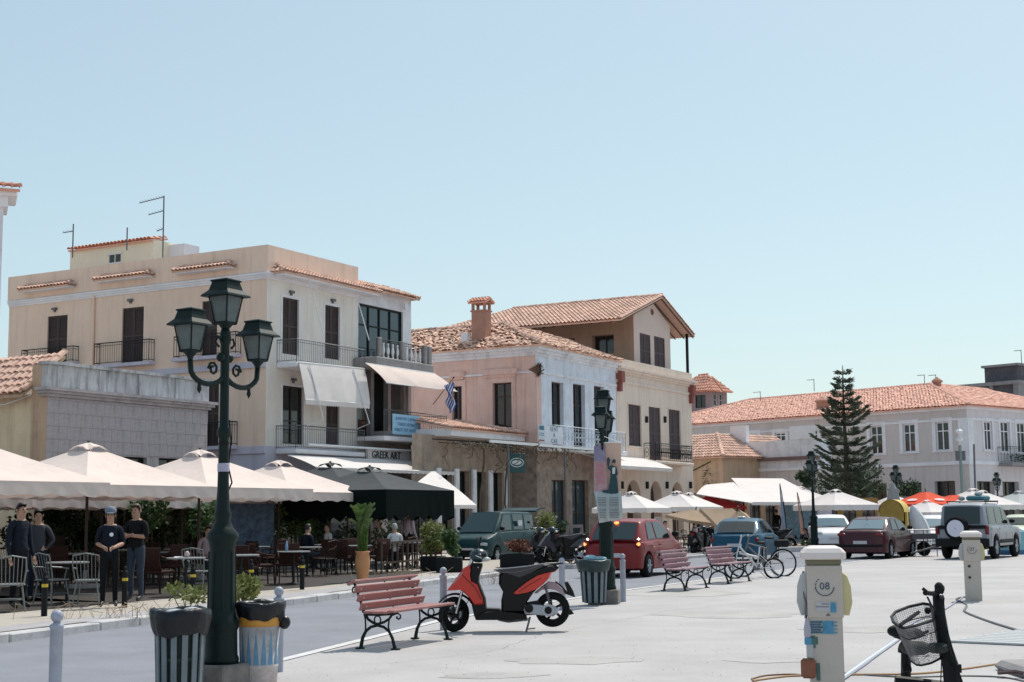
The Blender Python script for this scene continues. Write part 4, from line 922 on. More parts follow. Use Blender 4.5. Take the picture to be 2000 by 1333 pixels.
# ================================================================== building E, long rose building with orange roof
Ee = Bld('long_rose_building', 'long two storey rose building with orange hipped roof and white window surrounds', 'building', 1890, 850, 100, 41.6)
zte = Ee.px('l', 1890, 792)[1]; yE = Ee.px('l', 1352, 828)[0]+6; xE = 22.0; zbe = Ee.px('l', 1890, 903)[1]
el = [Ee.op('l',1764,828,1788,884), Ee.op('l',1828,824,1854,881), Ee.op('l',1700,832,1724,888), Ee.op('l',1575,840,1597,868), Ee.op('l',1514,845,1534,865), Ee.op('l',1455,848,1480,864)]
elg = [Ee.op('l',1760,943,1800,985), Ee.op('l',1826,940,1866,985), Ee.op('l',1700,945,1732,985), Ee.op('l',1640,945,1680,985)]
Ee.wall('l', 0, yE, zbe, zte, el, m_eside); Ee.wall('l', 0, yE, 0, zbe, elg, m_eside, depth=.5)
ef = [Ee.op('f',1922,823,1938,880), Ee.op('f',1954,824,1972,884), Ee.op('f',1986,826,2004,886), [13,14,0,0]]
x3 = ef[2][0]-ef[1][0]; ef = ef[:3]+[[ef[2][0]+x3*k, ef[2][1]+x3*k, ef[2][2], ef[2][3]] for k in (1,2)]
efg = [[.9+3.4*k, 3.2+3.4*k, .1, 3.7] for k in range(5)]
Ee.wall('f', 0, xE, zbe, zte, ef, m_efront); Ee.wall('f', 0, xE, 0, zbe, efg, m_efront, depth=.5)
for o in el: Ee.window('l', o, m_wtrim, m_dkglass, cols=2, rows=2, transom=.68, fw=.1); Ee.surround('l', o, m_wtrim, .28, -.05)
for o in ef: Ee.window('f', o, m_wtrim, m_dkglass, cols=2, rows=2, transom=.68, fw=.1); Ee.surround('f', o, m_wtrim, .22, -.05)
for f_, L_ in (('l',elg),('f',efg)):
    for o in L_: Ee.window(f_, o, m_wood, m_dkglass, d=.4, cols=2, rows=1, name='shop_window')
mb = MB()
for k, (d, z0, z1) in enumerate(((.08, zte-1.0, zte-.85), (.16, zte-.25, zte-.12), (.3, zte-.12, zte))): mb.box(-d, xE, -d, 0, z0, z1); mb.box(-d, 0, .002, yE, z0, z1)
mb.build('cornice', m_wtrim, Ee.root)
mb = MB(); mb.box(-.1, xE, -.1, 0, zbe-.15, zbe+.1); mb.box(-.1, 0, .002, yE, zbe-.15, zbe+.1); mb.box(-.06,0,.0,.7,zbe+.1,zte-1); mb.box(0,.7,-.06,0,zbe+.1,zte-1); mb.build('string_course', m_wtrim, Ee.root)
zre = Ee.px('l', 1850, 750, 7.5)[1]; dE = 15.0; e_ = .45
pk = (7.5,7.5,zre); pl = (7.5,yE-6,zre); pr = (xE-6,7.5,zre)
mb = MB()
tiles(mb, [(-e_,yE+e_,zte),(-e_,-e_,zte),pk,pl], .27, .42, jit=.15)
ridge(mb, (-e_,-e_,zte+.06),(7.5,7.5,zre+.06),.14,.42); ridge(mb,(7.5,7.5,zre+.06),(7.5,yE-6,zre+.06),.14,.42); ridge(mb,(7.5,7.5,zre+.06),(xE-6,7.5,zre+.06),.14,.42)
ridge(mb,(-e_,yE+e_,zte+.06),(7.5,yE-6,zre+.06),.14,.42)
mb.build('tiled_roof', mat('orange_tiles', (0.80,0.46,0.36), 0.85, 0.1, 1.5, island=0.16, dirt=(0.7,0.4,0.32), dirtamt=.4, dirtscale=.8), Ee.root, 'stuff')
mb = MB(); tiles(mb, [(-e_,-e_,zte),(xE,-e_,zte),pr,pk], .27, .42, jit=.15); mb.build('tiled_roof', _M['orange_tiles'], Ee.root, 'stuff')
for u, v, yo, q in ((1608,779,2.0,.4), (1830,740,7.5,.22)):
    y, z = Ee.px('l', u, v, yo); mb = MB(); mb.box(yo-q,yo+q,y-q,y+q,z-2.2,z-.3); mb.box(yo-q-.08,yo+q+.08,y-q-.08,y+q+.08,z-.3,z-.15); q += .08; mb.add([(yo-q,y-q,z-.15),(yo+q,y-q,z-.15),(yo+q,y+q,z-.15),(yo-q,y+q,z-.15),(yo,y,z+.15)],[(0,1,4),(1,2,4),(2,3,4),(3,0,4)]); mb.build('chimney', _M['brick_plaster'], Ee.root)
o = Ee.op('f',1948,882,2010,905); mb = MB(); mb.bbox(o[0],o[1]+6,-1.1,0,o[2]-.25,o[2],.03); mb.build('balcony_slab', m_conc, Ee.root)
Ee.railing([(o[0]+.1,0),(o[0]+.1,-1.0),(o[1]+5.9,-1.0)], o[2], 1.1, m_iron, gap=.25)
mb = MB(); mb.leaves((o[0]+3.4,-.6,o[2]+.35),(3.2,.4,.35),260,.2); mb.build('balcony_plants', m_leafD, Ee.root, 'stuff')
mb = MB()
for k in range(6):
    mb.cur = k % 2; zz = 6.2-.16*k; mb.add([(o[0]+4.2+.1*k,-1.15,zz),(o[0]+5.4+.03*k,-1.5,zz-.5),(o[0]+5.4,-1.5,zz-.66),(o[0]+4.25+.1*k,-1.15,zz-.16)], [(0,1,2,3)])
tag(mb.build('flag', [mbl, mwh]), 'blue and white flag on the balcony at the right edge', 'flag').matrix_world = Ee.root.matrix_basis if False else Matrix.Translation(Ee.root.location) @ Matrix.Rotation(RAD(41.6),4,'Z')
for u, v, h_, Y in ((1806,750,18,112),(1828,748,16,113),(1590,755,14,114),(1485,775,10,118),(1996,722,38,108)):
    antenna('thin antenna above the long orange roof '+{1806:'left of the right chimney',1828:'beside the right chimney',1590:'behind the pine',1485:'near its left end',1996:'at the right edge'}[u], u, v, v-h_, Y, [(-14, v-h_+2, v-h_+1, 4)], .03)
# dark unfinished concrete building behind
Gg = Bld('concrete_building', 'dark unfinished concrete upper floors behind the orange roof at the right', 'building', 1990, 800, 122, 41.6)
zg1 = Gg.px('l', 1950, 735)[1]; zg0 = 6.0; yg = Gg.px('l', 1840, 745)[0]
mb = MB(); mb.box(0, 12, 0, yg, zg0, zg1-.8); mb.build('wall', m_dkconc, Gg.root)
mb = MB(); mb.box(-.3, 12, -.3, yg+.3, zg1-.8, zg1-.5); mb.box(-.2,12,-.2,.3,zg1-2.8,zg1-.8)
for k in range(4): mb.box(-.12,.0,k*yg/3.2,k*yg/3.2+.35,zg0,zg1-.8)
mb.build('concrete_frame', m_conc, Gg.root)
mb = MB(); mb.box(1,8,.5,yg*.5,zg1-.5,zg1+.9); mb.build('roof_block', m_dkconc, Gg.root)
mb = MB(); mb.box(.8,8.3,.3,yg*.5+.2,zg1+.9,zg1+1.1); mb.build('roof_edge', m_conc, Gg.root)
Hh = Bld('ruined_tower_house', 'small two storey house with tiled roof and dark openings behind the beige gabled house', 'building', 1386, 790, 128, 48)
zh = Hh.px('f', 1400, 765)[1]; xh = Hh.px('f', 1420, 780)[0]; yh = Hh.px('l', 1348, 780)[0]
hf = [Hh.op('f',1394,770,1401,793), Hh.op('f',1406,771,1412,794)]; hl = [Hh.op('l',1358,772,1378,797)]
Hh.wall('f',0,xh,0,zh,hf,mat('mauve_wall',(0.36,0.27,0.27),.9,.1)); Hh.wall('l',0,yh+2,0,zh,hl,_M['mauve_wall'])
for o in hf: Hh.window('f',o,m_wtrim,m_dkglass,cols=1,rows=2)
for o in hl: Hh.window('l',o,m_wood,m_dkglass,cols=2,rows=1)
mb = MB(); mb.box(.02,xh-.02,.02,yh+2,zh-.3,zh-.1); mb.build('slab', m_conc, Hh.root)
mb = MB(); pkx=(xh/2,yh*.5,zh+1.7); tiles(mb, [(-.4,yh+2.4,zh),(-.4,-.4,zh),pkx,(xh/2,yh*.9,zh+1.7)], .27,.4); tiles(mb, [(-.4,-.4,zh),(xh+.4,-.4,zh),pkx], .27,.4); mb.build('tiled_roof', m_tileN, Hh.root, 'stuff')
mb = MB(); tiles(mb, [(-5.5,8,zh-4),(-5.5,-3,zh-4),(-.1,-3,zh-2.4),(-.1,8,zh-2.4)], .27,.4); mb.build('lower_roof', m_tileN, Hh.root, 'stuff')
# annex F: white terrace house, ochre house
Ff = Bld('white_terrace_house', 'low white house with flat terrace wall in front of the long rose building', 'building', 1600, 900, 92, 41.6)
Ff.fr = Fr(at(1597,900,96).x, 96, 41.6); Ff.root.location = (at(1597,900,96).x, 96, 0)
yF_ = Ff.px('l', 1408, 900)[0]; z1 = Ff.px('l', 1500, 862)[1]; z2 = Ff.px('l', 1500, 897)[1]; z3 = Ff.px('l',1500,918)[1]
mb = MB(); mb.box(0, 1.6, 0, yF_, z3, z1); mb.build('terrace_wall', m_white, Ff.root)
mb = MB(); mb.box(-.02, 1.6, -.02, yF_, 0, z3); mb.build('wall', m_eside, Ff.root)
mb = MB(); mb.box(-.3, .0, -.2, yF_, z2-.15, z2+.08); mb.build('ledge', mat('ledge_brown',(0.2,0.12,0.11),.9,.1), Ff.root)
mb = MB(); mb.box(-.14,0,-.1,yF_,z3-.1,z3+.1); mb.box(-.07,0,.1,2.2,z1,z1+.9); mb.box(-.05,.3,6,7.4,z1,z1+1.2); mb.build('trim', m_wtrim, Ff.root)
Oo = Bld('ochre_house', 'ochre house with a hipped pale tile roof beside the beige gabled house', 'building', 1408, 900, 104, 41.6)
Oo.fr = Fr(at(1411,900,97).x, 97, 41.6); Oo.root.location = (at(1411,900,97).x, 97, 0)
yo = 9.0; zo = Oo.px('l', 1400, 893)[1]; zop = Oo.px('l',1358,846)[1]
mb = MB(); mb.box(0, 9, 0, yo, 0, zo); mb.build('wall', m_tan, Oo.root)
mb = MB(); pk2 = (3.5,3.0,zop); tiles(mb, [(-.4,yo,zo),(-.4,-.4,zo),(2.6,2.6,zop),(2.6,yo,zop)], .27,.4); tiles(mb,[(-.4,-.4,zo),(9,-.4,zo),(9,2.6,zop),(2.6,2.6,zop)], .27,.4); ridge(mb,(-.4,-.4,zo+.06),(2.6,2.6,zop+.06),.14,.4)
mb.build('tiled_roof', m_tileP, Oo.root, 'stuff')
mb = MB(); mb.tube([(-.06,8,zo-.7),(-.08,6,zo-1.2),(-.08,3,zo-1.0),(-.06,1,zo-.3)], .04, 4); mb.leaves((-.1,1.2,zo-2.2),(.3,.5,1.6),220,.16); mb.build('creeper', m_leafD, Oo.root, 'stuff')
# background closing wall far left behind white tower etc.
# ================================================================== Norfolk pine and shrubs
tb_ = at(1655, 960, 86); tree = thing('pine_tree', 'tall Norfolk Island pine with tiered drooping whorls in front of the rose building', 'tree', (tb_.x, tb_.y, 0))
zt_ = at(1650, 714, 86).z; mb = MB(); r_ = random.Random(21)
mb.tube([(0,0,0),(.02,0,zt_*.4),(-.03,.02,zt_*.75),(0,0,zt_)], [.2,.15,.08,.02], 8); mb.build('trunk', m_bark, tree)
br = MB(); lf = MB(); z = 2.4; levels = []
while z < zt_-.35:
    f = (z-2.4)/(zt_-2.4); levels.append((z, f)); z += (.58-.16*f)*r_.uniform(.8,1.2)
px = 86/FPX
prof = [(0,1.95),(.15,2.1),(.35,1.95),(.5,1.6),(.62,1.25),(.75,.8),(.88,.55),(1,.22)]
for z, f in levels:
    R = next((prof[i][1]+(prof[i+1][1]-prof[i][1])*(f-prof[i][0])/(prof[i+1][0]-prof[i][0]) for i in range(len(prof)-1) if prof[i][0] <= f <= prof[i+1][0]), .3)
    nb_ = 7 if f < .7 else 5; off = r_.uniform(0, 6)
    for k in range(nb_):
        a = off+2*pi*k/nb_+r_.uniform(-.25,.25); L = R*r_.uniform(.52,1.08); d = Vector((cos(a), sin(a), 0)); sd2 = Vector((-sin(a), cos(a), 0))
        rise = r_.uniform(.18,.4) if f > .5 else r_.uniform(-.05,.22)
        fn = lambda t: Vector((0,0,z))+d*L*t+Vector((0,0, L*(rise*t - .10*sin(pi*t)+.20*t*t)))
        br.tube([fn(t) for t in (0,.35,.7,1)], [.035,.028,.02,.01], 4)
        n = int(125*L/1.5)
        for j in range(n):
            t = r_.choice((.3,.45,.55,.68,.78,.86,.93,1.0))+r_.uniform(-.05,.03); p = fn(t); sp = (.42*sin(pi*min(1,t*.9+.06)))*r_.uniform(-1,1)
            q = p+sd2*sp+Vector((0,0,r_.uniform(-.03,.07)))+d*r_.uniform(-.05,.08)
            e2 = (sd2*(1 if sp > 0 else -1)*.5+d*.9+Vector((0,0,r_.uniform(.0,.55)))).normalized(); s2_ = e2.cross(Vector((0,0,1))).normalized()*.032
            ln = r_.uniform(.14,.30); lf.add([q-s2_, q+s2_, q+e2*ln+s2_*.4, q+e2*ln-s2_*.4], [(0,1,2,3)])
            u2 = Vector((0,0,.028)); lf.add([q-u2, q+u2, q+e2*ln*.9+u2*.4, q+e2*ln*.9-u2*.4], [(0,1,2,3)])
br.build('branches', m_bark, tree); lf.build('crown', m_pine, tree)
def shrub(label, u, v, Y, rad, n, m, size=.14, seed=1, trunk=True, name='shrub', zb=None, group=None):
    p = at(u, v, Y); t = thing(name, label, 'shrub', (p.x, p.y, 0), 0, group); r = random.Random(seed); mb = MB(); zc0 = p.z
    if trunk:
        b = MB()
        for k in range(4): b.tube([(r.uniform(-.1,.1),r.uniform(-.1,.1),0), (r.uniform(-.2,.2)*rad[0],r.uniform(-.2,.2),zc0*.6),(r.uniform(-.5,.5)*rad[0],r.uniform(-.4,.4)*rad[1],zc0+rad[2]*.4)], [.05,.04,.015], 5)
        b.build('stems', m_bark, t)
    for k in range(9):
        c = (r.uniform(-.65,.65)*rad[0], r.uniform(-.6,.6)*rad[1], zc0+r.uniform(-.6,.6)*rad[2]); mb.leaves(c, [x*r.uniform(.3,.5) for x in rad], n//9, size, r)
    mb.build('foliage', m, t); return t
shrub('dense dark shrub at the foot of the Norfolk pine', 1650, 945, 90, (2.6,1.2,1.3), 2600, m_leafD, .2, 2)
shrub('dark bushy tree behind the left side of the small white parasol', 1583, 940, 93, (1.0,1.0,.9), 900, m_leafD, .2, 3)
shrub('dark green bush behind the orange-red parasol', 1770, 955, 95, (1.0,.8,.8), 700, m_leafD, .2, 4)

# ================================================================== parasols
def parasol_proto(size, he, ha, m, mname, val=.22, vent=True, ribs=8, pole_m=m_wood, valm=None):
    t = thing('parasol', 'x', 'parasol'); h = size/2; N = 6
    mb = MB()
    for k in range(4):
        a = pi/4+k*pi/2; c0 = Vector((cos(a)*h*1.414, sin(a)*h*1.414, he)); c1 = Vector((cos(a+pi/2)*h*1.414, sin(a+pi/2)*h*1.414, he)); apx = Vector((0,0,ha))
        v0 = .13
        g = []
        for j in range(N+1):
            tt = v0+(1-v0)*j/N; sag = -.05*sin(pi*tt)*size/4
            for i in range(5):
                s_ = i/4; p = apx.lerp(c0.lerp(c1, s_), tt); p.z += sag*(.6+.8*(4*s_*(1-s_))) ; p -= Vector((p.x,p.y,0)).normalized()*(.05*4*s_*(1-s_)*tt*size/4); g.append(p)
        vs = g+[p-Vector((0,0,.008)) for p in g]; n = len(g); fs = []
        for j in range(N):
            for i in range(4): fs.append((j*5+i, (j+1)*5+i, (j+1)*5+i+1, j*5+i+1)); fs.append((n+j*5+i, n+j*5+i+1, n+(j+1)*5+i+1, n+(j+1)*5+i))
        mb.add(vs, fs)
    mb.build('canopy', m, t)
    if val:
        mb = MB()
        for k in range(4):
            a = pi/4+k*pi/2; c0 = Vector((cos(a)*h*1.414, sin(a)*h*1.414, he)); c1 = Vector((cos(a+pi/2)*h*1.414, sin(a+pi/2)*h*1.414, he)); nn = 16
            for i in range(nn):
                f0 = i/nn; f1 = (i+1)/nn; p = c0.lerp(c1,f0); q = c0.lerp(c1,f1)
                for w_, f_ in ((p,f0),(q,f1)): w_ -= Vector((w_.x,w_.y,0)).normalized()*(.05*4*f_*(1-f_)*size/4)
                s1 = val*(1+.12*sin(f0*37)); s2 = val*(1+.12*sin(f1*37)); wv0 = .02*sin(f0*50); wv1 = .02*sin(f1*50)
                o0 = Vector((p.x,p.y,0)).normalized(); mb.add([p, q, q-Vector((0,0,s2))+o0*wv1, p-Vector((0,0,s1))+o0*wv0], [(0,1,2,3)])
        mb.build('valance', valm or m, t)
    if vent:
        mb = MB(); hv = size*.075; zz = ha-(ha-he)*.15+.015
        for k in range(4):
            a = pi/4+k*pi/2; c0 = Vector((cos(a)*hv*1.41, sin(a)*hv*1.41, zz)); c1 = Vector((cos(a+pi/2)*hv*1.41, sin(a+pi/2)*hv*1.41, zz)); mid = (c0+c1)/2; mid.z = zz+.10
            ap = Vector((0,0,ha+.07)); q1 = c0.lerp(mid,.5)+Vector((0,0,.04)); q2 = mid.lerp(c1,.5)+Vector((0,0,.04)); mb.add([ap,c0,q1,mid,q2,c1], [(0,1,2),(0,2,3),(0,3,4),(0,4,5)])
        mb.build('vent_flap', m, t)
    mb = MB(); mb.bar((0,0,0),(0,0,ha+.1),.035,8); mb.build('pole', pole_m, t)
    mb = MB()
    for k in range(ribs):
        a = pi/4+k*2*pi/ribs; rr_ = h*1.414 if k % 2 == 0 else h; mb.tube([(0,0,ha-.16),(cos(a)*rr_*.5,sin(a)*rr_*.5,(ha+he)/2-.17),(cos(a)*rr_*.97,sin(a)*rr_*.97,he-.06)],.016,4); mb.bar((0,0,ha-.95),(cos(a)*rr_*.45,sin(a)*rr_*.45,ha-(ha-he)*.45-.08),.014,4)
    mb.lathe([(.07,ha-1.0),(.07,ha-.88)], 8); mb.build('ribs', pole_m, t)
    mb = MB(); mb.bbox(-.32,.32,-.32,.32,.0,.1,.02); mb.bar((0,0,.1),(0,0,.4),.05,8); mb.build('base', m_conc, t)
    return t
used = set()
def put(proto, key, loc, rot, label, group=None, scale=None):
    if key not in used:
        used.add(key); proto.location = loc; proto.rotation_euler = (0,0,rot); proto['label'] = label
        if group: proto['group'] = group
        if scale: proto.scale = (scale,)*3
        return proto
    return dup(proto, loc, rot, label, group, scale)
G1 = 'cream cafe parasols on the left terrace'
P1 = parasol_proto(4.0, 2.22, 3.15, m_cloth, 'cream', valm=None, val=.25)
rows = [(-82,27.6,'nearest cream parasol, cut by the left edge of the photo'), (172,32,'cream parasol with vent flap in front of the stone house parapet'), (390,35.7,'cream parasol with vent flap directly behind the near lamp post'), (545,42.6,'farthest cream parasol of the front row, beside the charcoal parasols')]
for k, (u, Y, lb) in enumerate(rows):
    p = at(u, 900, Y); put(P1, 'P1', (p.x,p.y,.12), RAD(STR), lb, G1)
back = [(-14.0,33.0,'cream parasol of the back row seen under the nearest one'),(-12.9,36.0,'cream parasol in the back row behind the vented one'),(-11.3,39.6,'cream parasol in the back row near the stone house windows'),(-10.0,43.4,'cream parasol of the back row close to the peach building')]
for x, y, lb in back: put(P1, 'P1', (x,y,-.05), RAD(STR+2), lb, G1)
P2 = parasol_proto(3.8, 2.3, 3.0, m_clothB, 'charcoal', valm=m_clothK, val=.85)
for (u, Y, lb) in ((722,44.5,'large charcoal parasol with a deep black side curtain'),(645,49.0,'charcoal parasol behind and left of the larger one')):
    p = at(u, 900, Y); put(P2, 'P2', (p.x,p.y,.12), RAD(STR), lb, 'charcoal cafe parasols', 1.0 if u > 700 else 1.1)
# right-hand cafes
P3 = parasol_proto(3.0, 2.15, 2.95, m_clothW, 'white', val=.22)
G3 = 'white parasols of the cafes by the arches'
def para(proto, key, u, vapex, zap, lb, rot=STR, group=G3, sc=1.0, zadd=0.1):
    r0 = ray(u, vapex); t = (zap+zadd-CAMP.z)/r0.z; Y = r0.y*t; p = at(u, vapex, Y); return put(proto, key, (p.x,p.y,zadd), RAD(rot), lb, group, sc)
def paraY(proto, key, u, vapex, Y, ha, lb, rot=STR, group=G3):
    p = at(u, vapex, Y); sc = (p.z-.1)/ha; return put(proto, key, (p.x,p.y,.1), RAD(rot), lb, group, sc)
paraY(P3,'P3',1233,958,60,3.05,'white parasol just right of the lamp post with the poster')
paraY(P3,'P3',1322,957,64,3.05,'white parasol behind the red hatchback, second from the poster lamp')
paraY(P3,'P3',1345,960,71,3.05,'white parasol tucked behind the second one near the arches')
P5 = parasol_proto(3.2, 2.2, 3.0, m_clothR, 'red', val=.18)
paraY(P5,'P5',1391,961,76,3.1,'single dark red parasol in front of the big white canopy', group='red parasol')
P6 = parasol_proto(2.4, 1.9, 2.55, m_clothT, 'beige', val=.16, vent=False)
q_ = paraY(P6,'P6',1412,985,56,2.55,'beige parasol tilted towards the camera behind the blue car', group='tilted beige parasols'); q_.rotation_euler = (RAD(24), RAD(6), RAD(20)); q_.scale = (.85,)*3
q_.location.z -= .25; q_.location.y += .3
q_ = paraY(P6,'P6',1345,992,58,2.55,'lower beige and white parasol under the white ones behind the red hatchback', group='tilted beige parasols'); q_.rotation_euler = (RAD(8), RAD(6), RAD(30))
P7 = parasol_proto(3.6, 2.25, 3.15, m_clothW, 'white2', val=.3)
G7 = 'white parasols of the cafes on the far square'
paraY(P7,'P7',1632,954,72,3.25,'large white parasol below the Norfolk pine', rot=30, group=G7)
paraY(P3,'P3',1562,948,80,3.05,'small pale parasol just left of the third lamp post', rot=30, group=G7)
paraY(P7,'P7',1900,952,82,3.25,'white parasol right of the orange ones above the silver off-roader', rot=20, group=G7)
paraY(P7,'P7',1918,956,74,3.25,'white parasol behind the off-roader roof rack at the right', rot=35, group=G7)
paraY(P7,'P7',1745,964,86,3.25,'broad white parasol behind the yellow booth', rot=40, group=G7)
paraY(P7,'P7',1810,975,72,3.25,'white parasol under the orange one', rot=35, group=G7)
P8 = parasol_proto(3.0, 2.15, 2.95, m_clothO, 'orange', val=.25, vent=False)
mo = MB(); 
for k in range(4):
    a = k*pi/2; d = Vector((cos(a),sin(a),0)); sd2 = Vector((-sin(a),cos(a),0)); f = .72; c = Vector((0,0,2.95))+(d*1.5+Vector((0,0,-.8)))*f; sl_ = (d*1.5+Vector((0,0,-.8))).normalized(); n2 = sd2.cross(sl_).normalized(); n2 = n2 if n2.z > 0 else -n2
    mo.add([c+n2*.03+sd2*.42*cos(t)+sl_*.14*sin(t) for t in [2*pi*i/12 for i in range(12)]], [tuple(range(12))])
mo.build('oval_logo', m_clothW, P8)
paraY(P8,'P8',1807,958,76,2.95,'bright orange-red parasol with white oval emblems', rot=30, group='orange parasols')
paraY(P8,'P8',1862,964,80,2.95,'second orange-red parasol, partly behind the off-roader roof', rot=15, group='orange parasols')
P9 = parasol_proto(3.4, 2.2, 3.0, mat('pale_grey_canvas',(0.5,0.53,0.53),.9,.05,trans=.2), 'grey', val=.2)
paraY(P9,'P9',1990,957,78,3.1,'pale grey parasol at the right edge of the photo', rot=25, group='grey parasol')
# big white canopy tent
cv = thing('canopy_tent', 'big white pitched canopy tent between the beige house and the Norfolk pine', 'tent', (at(1450,980,74).x, 74, 0), 0)
o = Vector(cv.location)
def A_(u, v, Y): return at(u, v, Y)-o
mb = MB()
mb.sheet(A_(1380,948,80), A_(1436,943,84), A_(1470,984,72), A_(1360,966,74), 6, 4, .03, .08)
mb.sheet(A_(1428,935,86), A_(1529,936,86), A_(1596,982,73), A_(1462,982,73), 8, 4, .03, .08)
mb.sheet(A_(1529,936,86), A_(1560,955,90), A_(1620,975,88), A_(1596,982,73), 4, 4, .03, .05)
mb.build('canopy', m_clothW, cv)
mb = MB()
for u, Y in ((1370,74),(1466,72.5),(1530,73),(1592,73),(1440,83)): p = A_(u, 984, Y); mb.bar((p.x,p.y,.0),(p.x,p.y,p.z+.1),.05,6)
mb.build('poles', m_greyiron, cv)
mb = MB(); mb.sheet(A_(1462,982,73), A_(1596,982,73), A_(1596,987,73), A_(1462,987,73), 8, 1, .02); mb.build('valance', m_clothW, cv)
# shop fronts in the deep shade under the canopies
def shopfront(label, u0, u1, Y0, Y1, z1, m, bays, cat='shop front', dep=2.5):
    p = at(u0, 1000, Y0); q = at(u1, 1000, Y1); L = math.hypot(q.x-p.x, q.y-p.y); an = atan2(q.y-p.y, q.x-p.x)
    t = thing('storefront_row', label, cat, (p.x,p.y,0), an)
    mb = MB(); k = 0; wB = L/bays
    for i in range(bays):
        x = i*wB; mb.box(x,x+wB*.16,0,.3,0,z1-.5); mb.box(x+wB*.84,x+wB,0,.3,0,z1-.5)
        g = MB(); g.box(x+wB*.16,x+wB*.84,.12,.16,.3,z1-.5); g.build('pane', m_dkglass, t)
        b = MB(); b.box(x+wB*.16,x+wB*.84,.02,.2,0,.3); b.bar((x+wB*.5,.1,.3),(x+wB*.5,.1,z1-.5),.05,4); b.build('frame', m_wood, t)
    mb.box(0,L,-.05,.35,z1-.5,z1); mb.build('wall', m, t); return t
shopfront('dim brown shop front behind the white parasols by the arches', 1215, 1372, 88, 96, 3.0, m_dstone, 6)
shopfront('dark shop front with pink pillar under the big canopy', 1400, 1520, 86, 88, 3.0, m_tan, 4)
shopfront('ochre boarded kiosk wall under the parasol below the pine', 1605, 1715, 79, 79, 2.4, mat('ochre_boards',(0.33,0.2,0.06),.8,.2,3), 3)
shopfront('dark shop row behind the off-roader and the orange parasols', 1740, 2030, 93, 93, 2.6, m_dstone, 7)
# blue patterned screen and pink sheet under the canopy
sc_ = thing('screen_panel', 'pale blue patterned folding screen under the big canopy', 'screen', (at(1532,1010,76).x,76,0)); mb = MB()
for k in range(4): mb.box(k*.45,k*.45+.43,.05*(k%2),.05*(k%2)+.04,.15,2.05)
mb.build('panel', mat('blue_pattern',(0.16,0.27,0.36),.7,.5,9), sc_)
mb = MB(); mb.box(1.9,2.5,.0,.05,.1,2.1); mb.build('pink_panel', m_lav, sc_)
# feather flags
for u, v0, v1, Y, m, lb in ((1537,945,1035,66,mat('feather_blue',(0.25,0.32,0.45),.7,.2,3,trans=.2),'tall thin blue feather flag under the big canopy'),(1571,962,1012,70,mat('orange_cloth',(0.5,0.28,0.22),.7,.1,trans=.2),'narrow orange pennant hanging beside the small pale parasol')):
    p = at(u, v1, Y); tz = at(u-14, v0, Y); f = thing('feather_flag', lb, 'flag', (p.x,p.y,0)); mb = MB(); dx = tz.x-p.x
    mb.tube([(0,0,.25),(dx*.2,0,tz.z*.5),(dx*.7,0,tz.z*.85),(dx,0,tz.z)], .02, 5); mb.build('pole', m_black, f)
    mb = MB(); mb.sheet((dx,0,tz.z),(dx-.02,0.02,tz.z-.02),(-.2,.05,.5),(0,0,.5),3,8,.006,.0,.03); mb.build('cloth', m, f)
# furled grey parasol
p = at(1745, 975, 68); f = thing('closed_parasol', 'closed grey parasol standing above the yellow booth', 'parasol', (p.x,p.y,0)); zz = at(1745,943,68).z
mb = MB(); mb.lathe([(.3,zz-1.15),(.34,zz-.9),(.2,zz-.3),(.03,zz)], 10); mb.build('furled_canopy', m_conc, f); mb = MB(); mb.bar((0,0,0),(0,0,zz-1),.04,6); mb.build('pole', m_greyiron, f)
# ================================================================== street lamps
m_green = mat('dark_green_cast_iron', (0.005,0.014,0.013), 0.5, 0.1, 8, spec=.22)
m_lampglass = mat('frosted_lamp_glass', (0.17,0.20,0.20), 0.4, 0.25, 7, trans=.3, spec=.3)
def lantern(t, c, s=.7):
    x, y, z = c; w0, w1, h = .105*s, .165*s, .40*s
    def ringv(w, zz): return [(x-w,y-w,zz),(x+w,y-w,zz),(x+w,y+w,zz),(x-w,y+w,zz)]
    mb = MB(); r0 = ringv(w0, z); r1 = ringv(w1, z+h)
    for k in range(4): mb.bar(r0[k], r1[k], .016*s, 4); mb.bar(r1[k], r1[(k+1)%4], .016*s, 4); mb.bar(r0[k], r0[(k+1)%4], .018*s, 4)
    mb.lathe([(.03*s,z-.14*s),(.05*s,z-.08*s),(.10*s,z-.02*s),(.125*s,z)], 10, (x,y,0)); fr = mb.build('lantern', m_green, t)
    g = MB(); g.add(ringv(w0*.93,z+.005)+ringv(w1*.93,z+h), [(0,1,5,4),(1,2,6,5),(2,3,7,6),(3,0,4,7)]); g.build('lantern_glass', m_lampglass, fr)
    c_ = MB(); L = [(.245*s,z+h-.035*s),(.235*s,z+h-.01*s),(.165*s,z+h+.06*s),(.135*s,z+h+.17*s),(.155*s,z+h+.185*s),(.15*s,z+h+.2*s),(.03*s,z+h+.235*s)]
    vs = []; 
    for w, zz in L: vs += ringv(w, zz)
    fs = [(k*4+i,k*4+(i+1)%4,k*4+4+(i+1)%4,k*4+4+i) for k in range(len(L)-1) for i in range(4)]+[(3,2,1,0),tuple(range(len(L)*4-4,len(L)*4))]
    c_.add(vs, fs); c_.build('lantern_roof', m_green, fr)
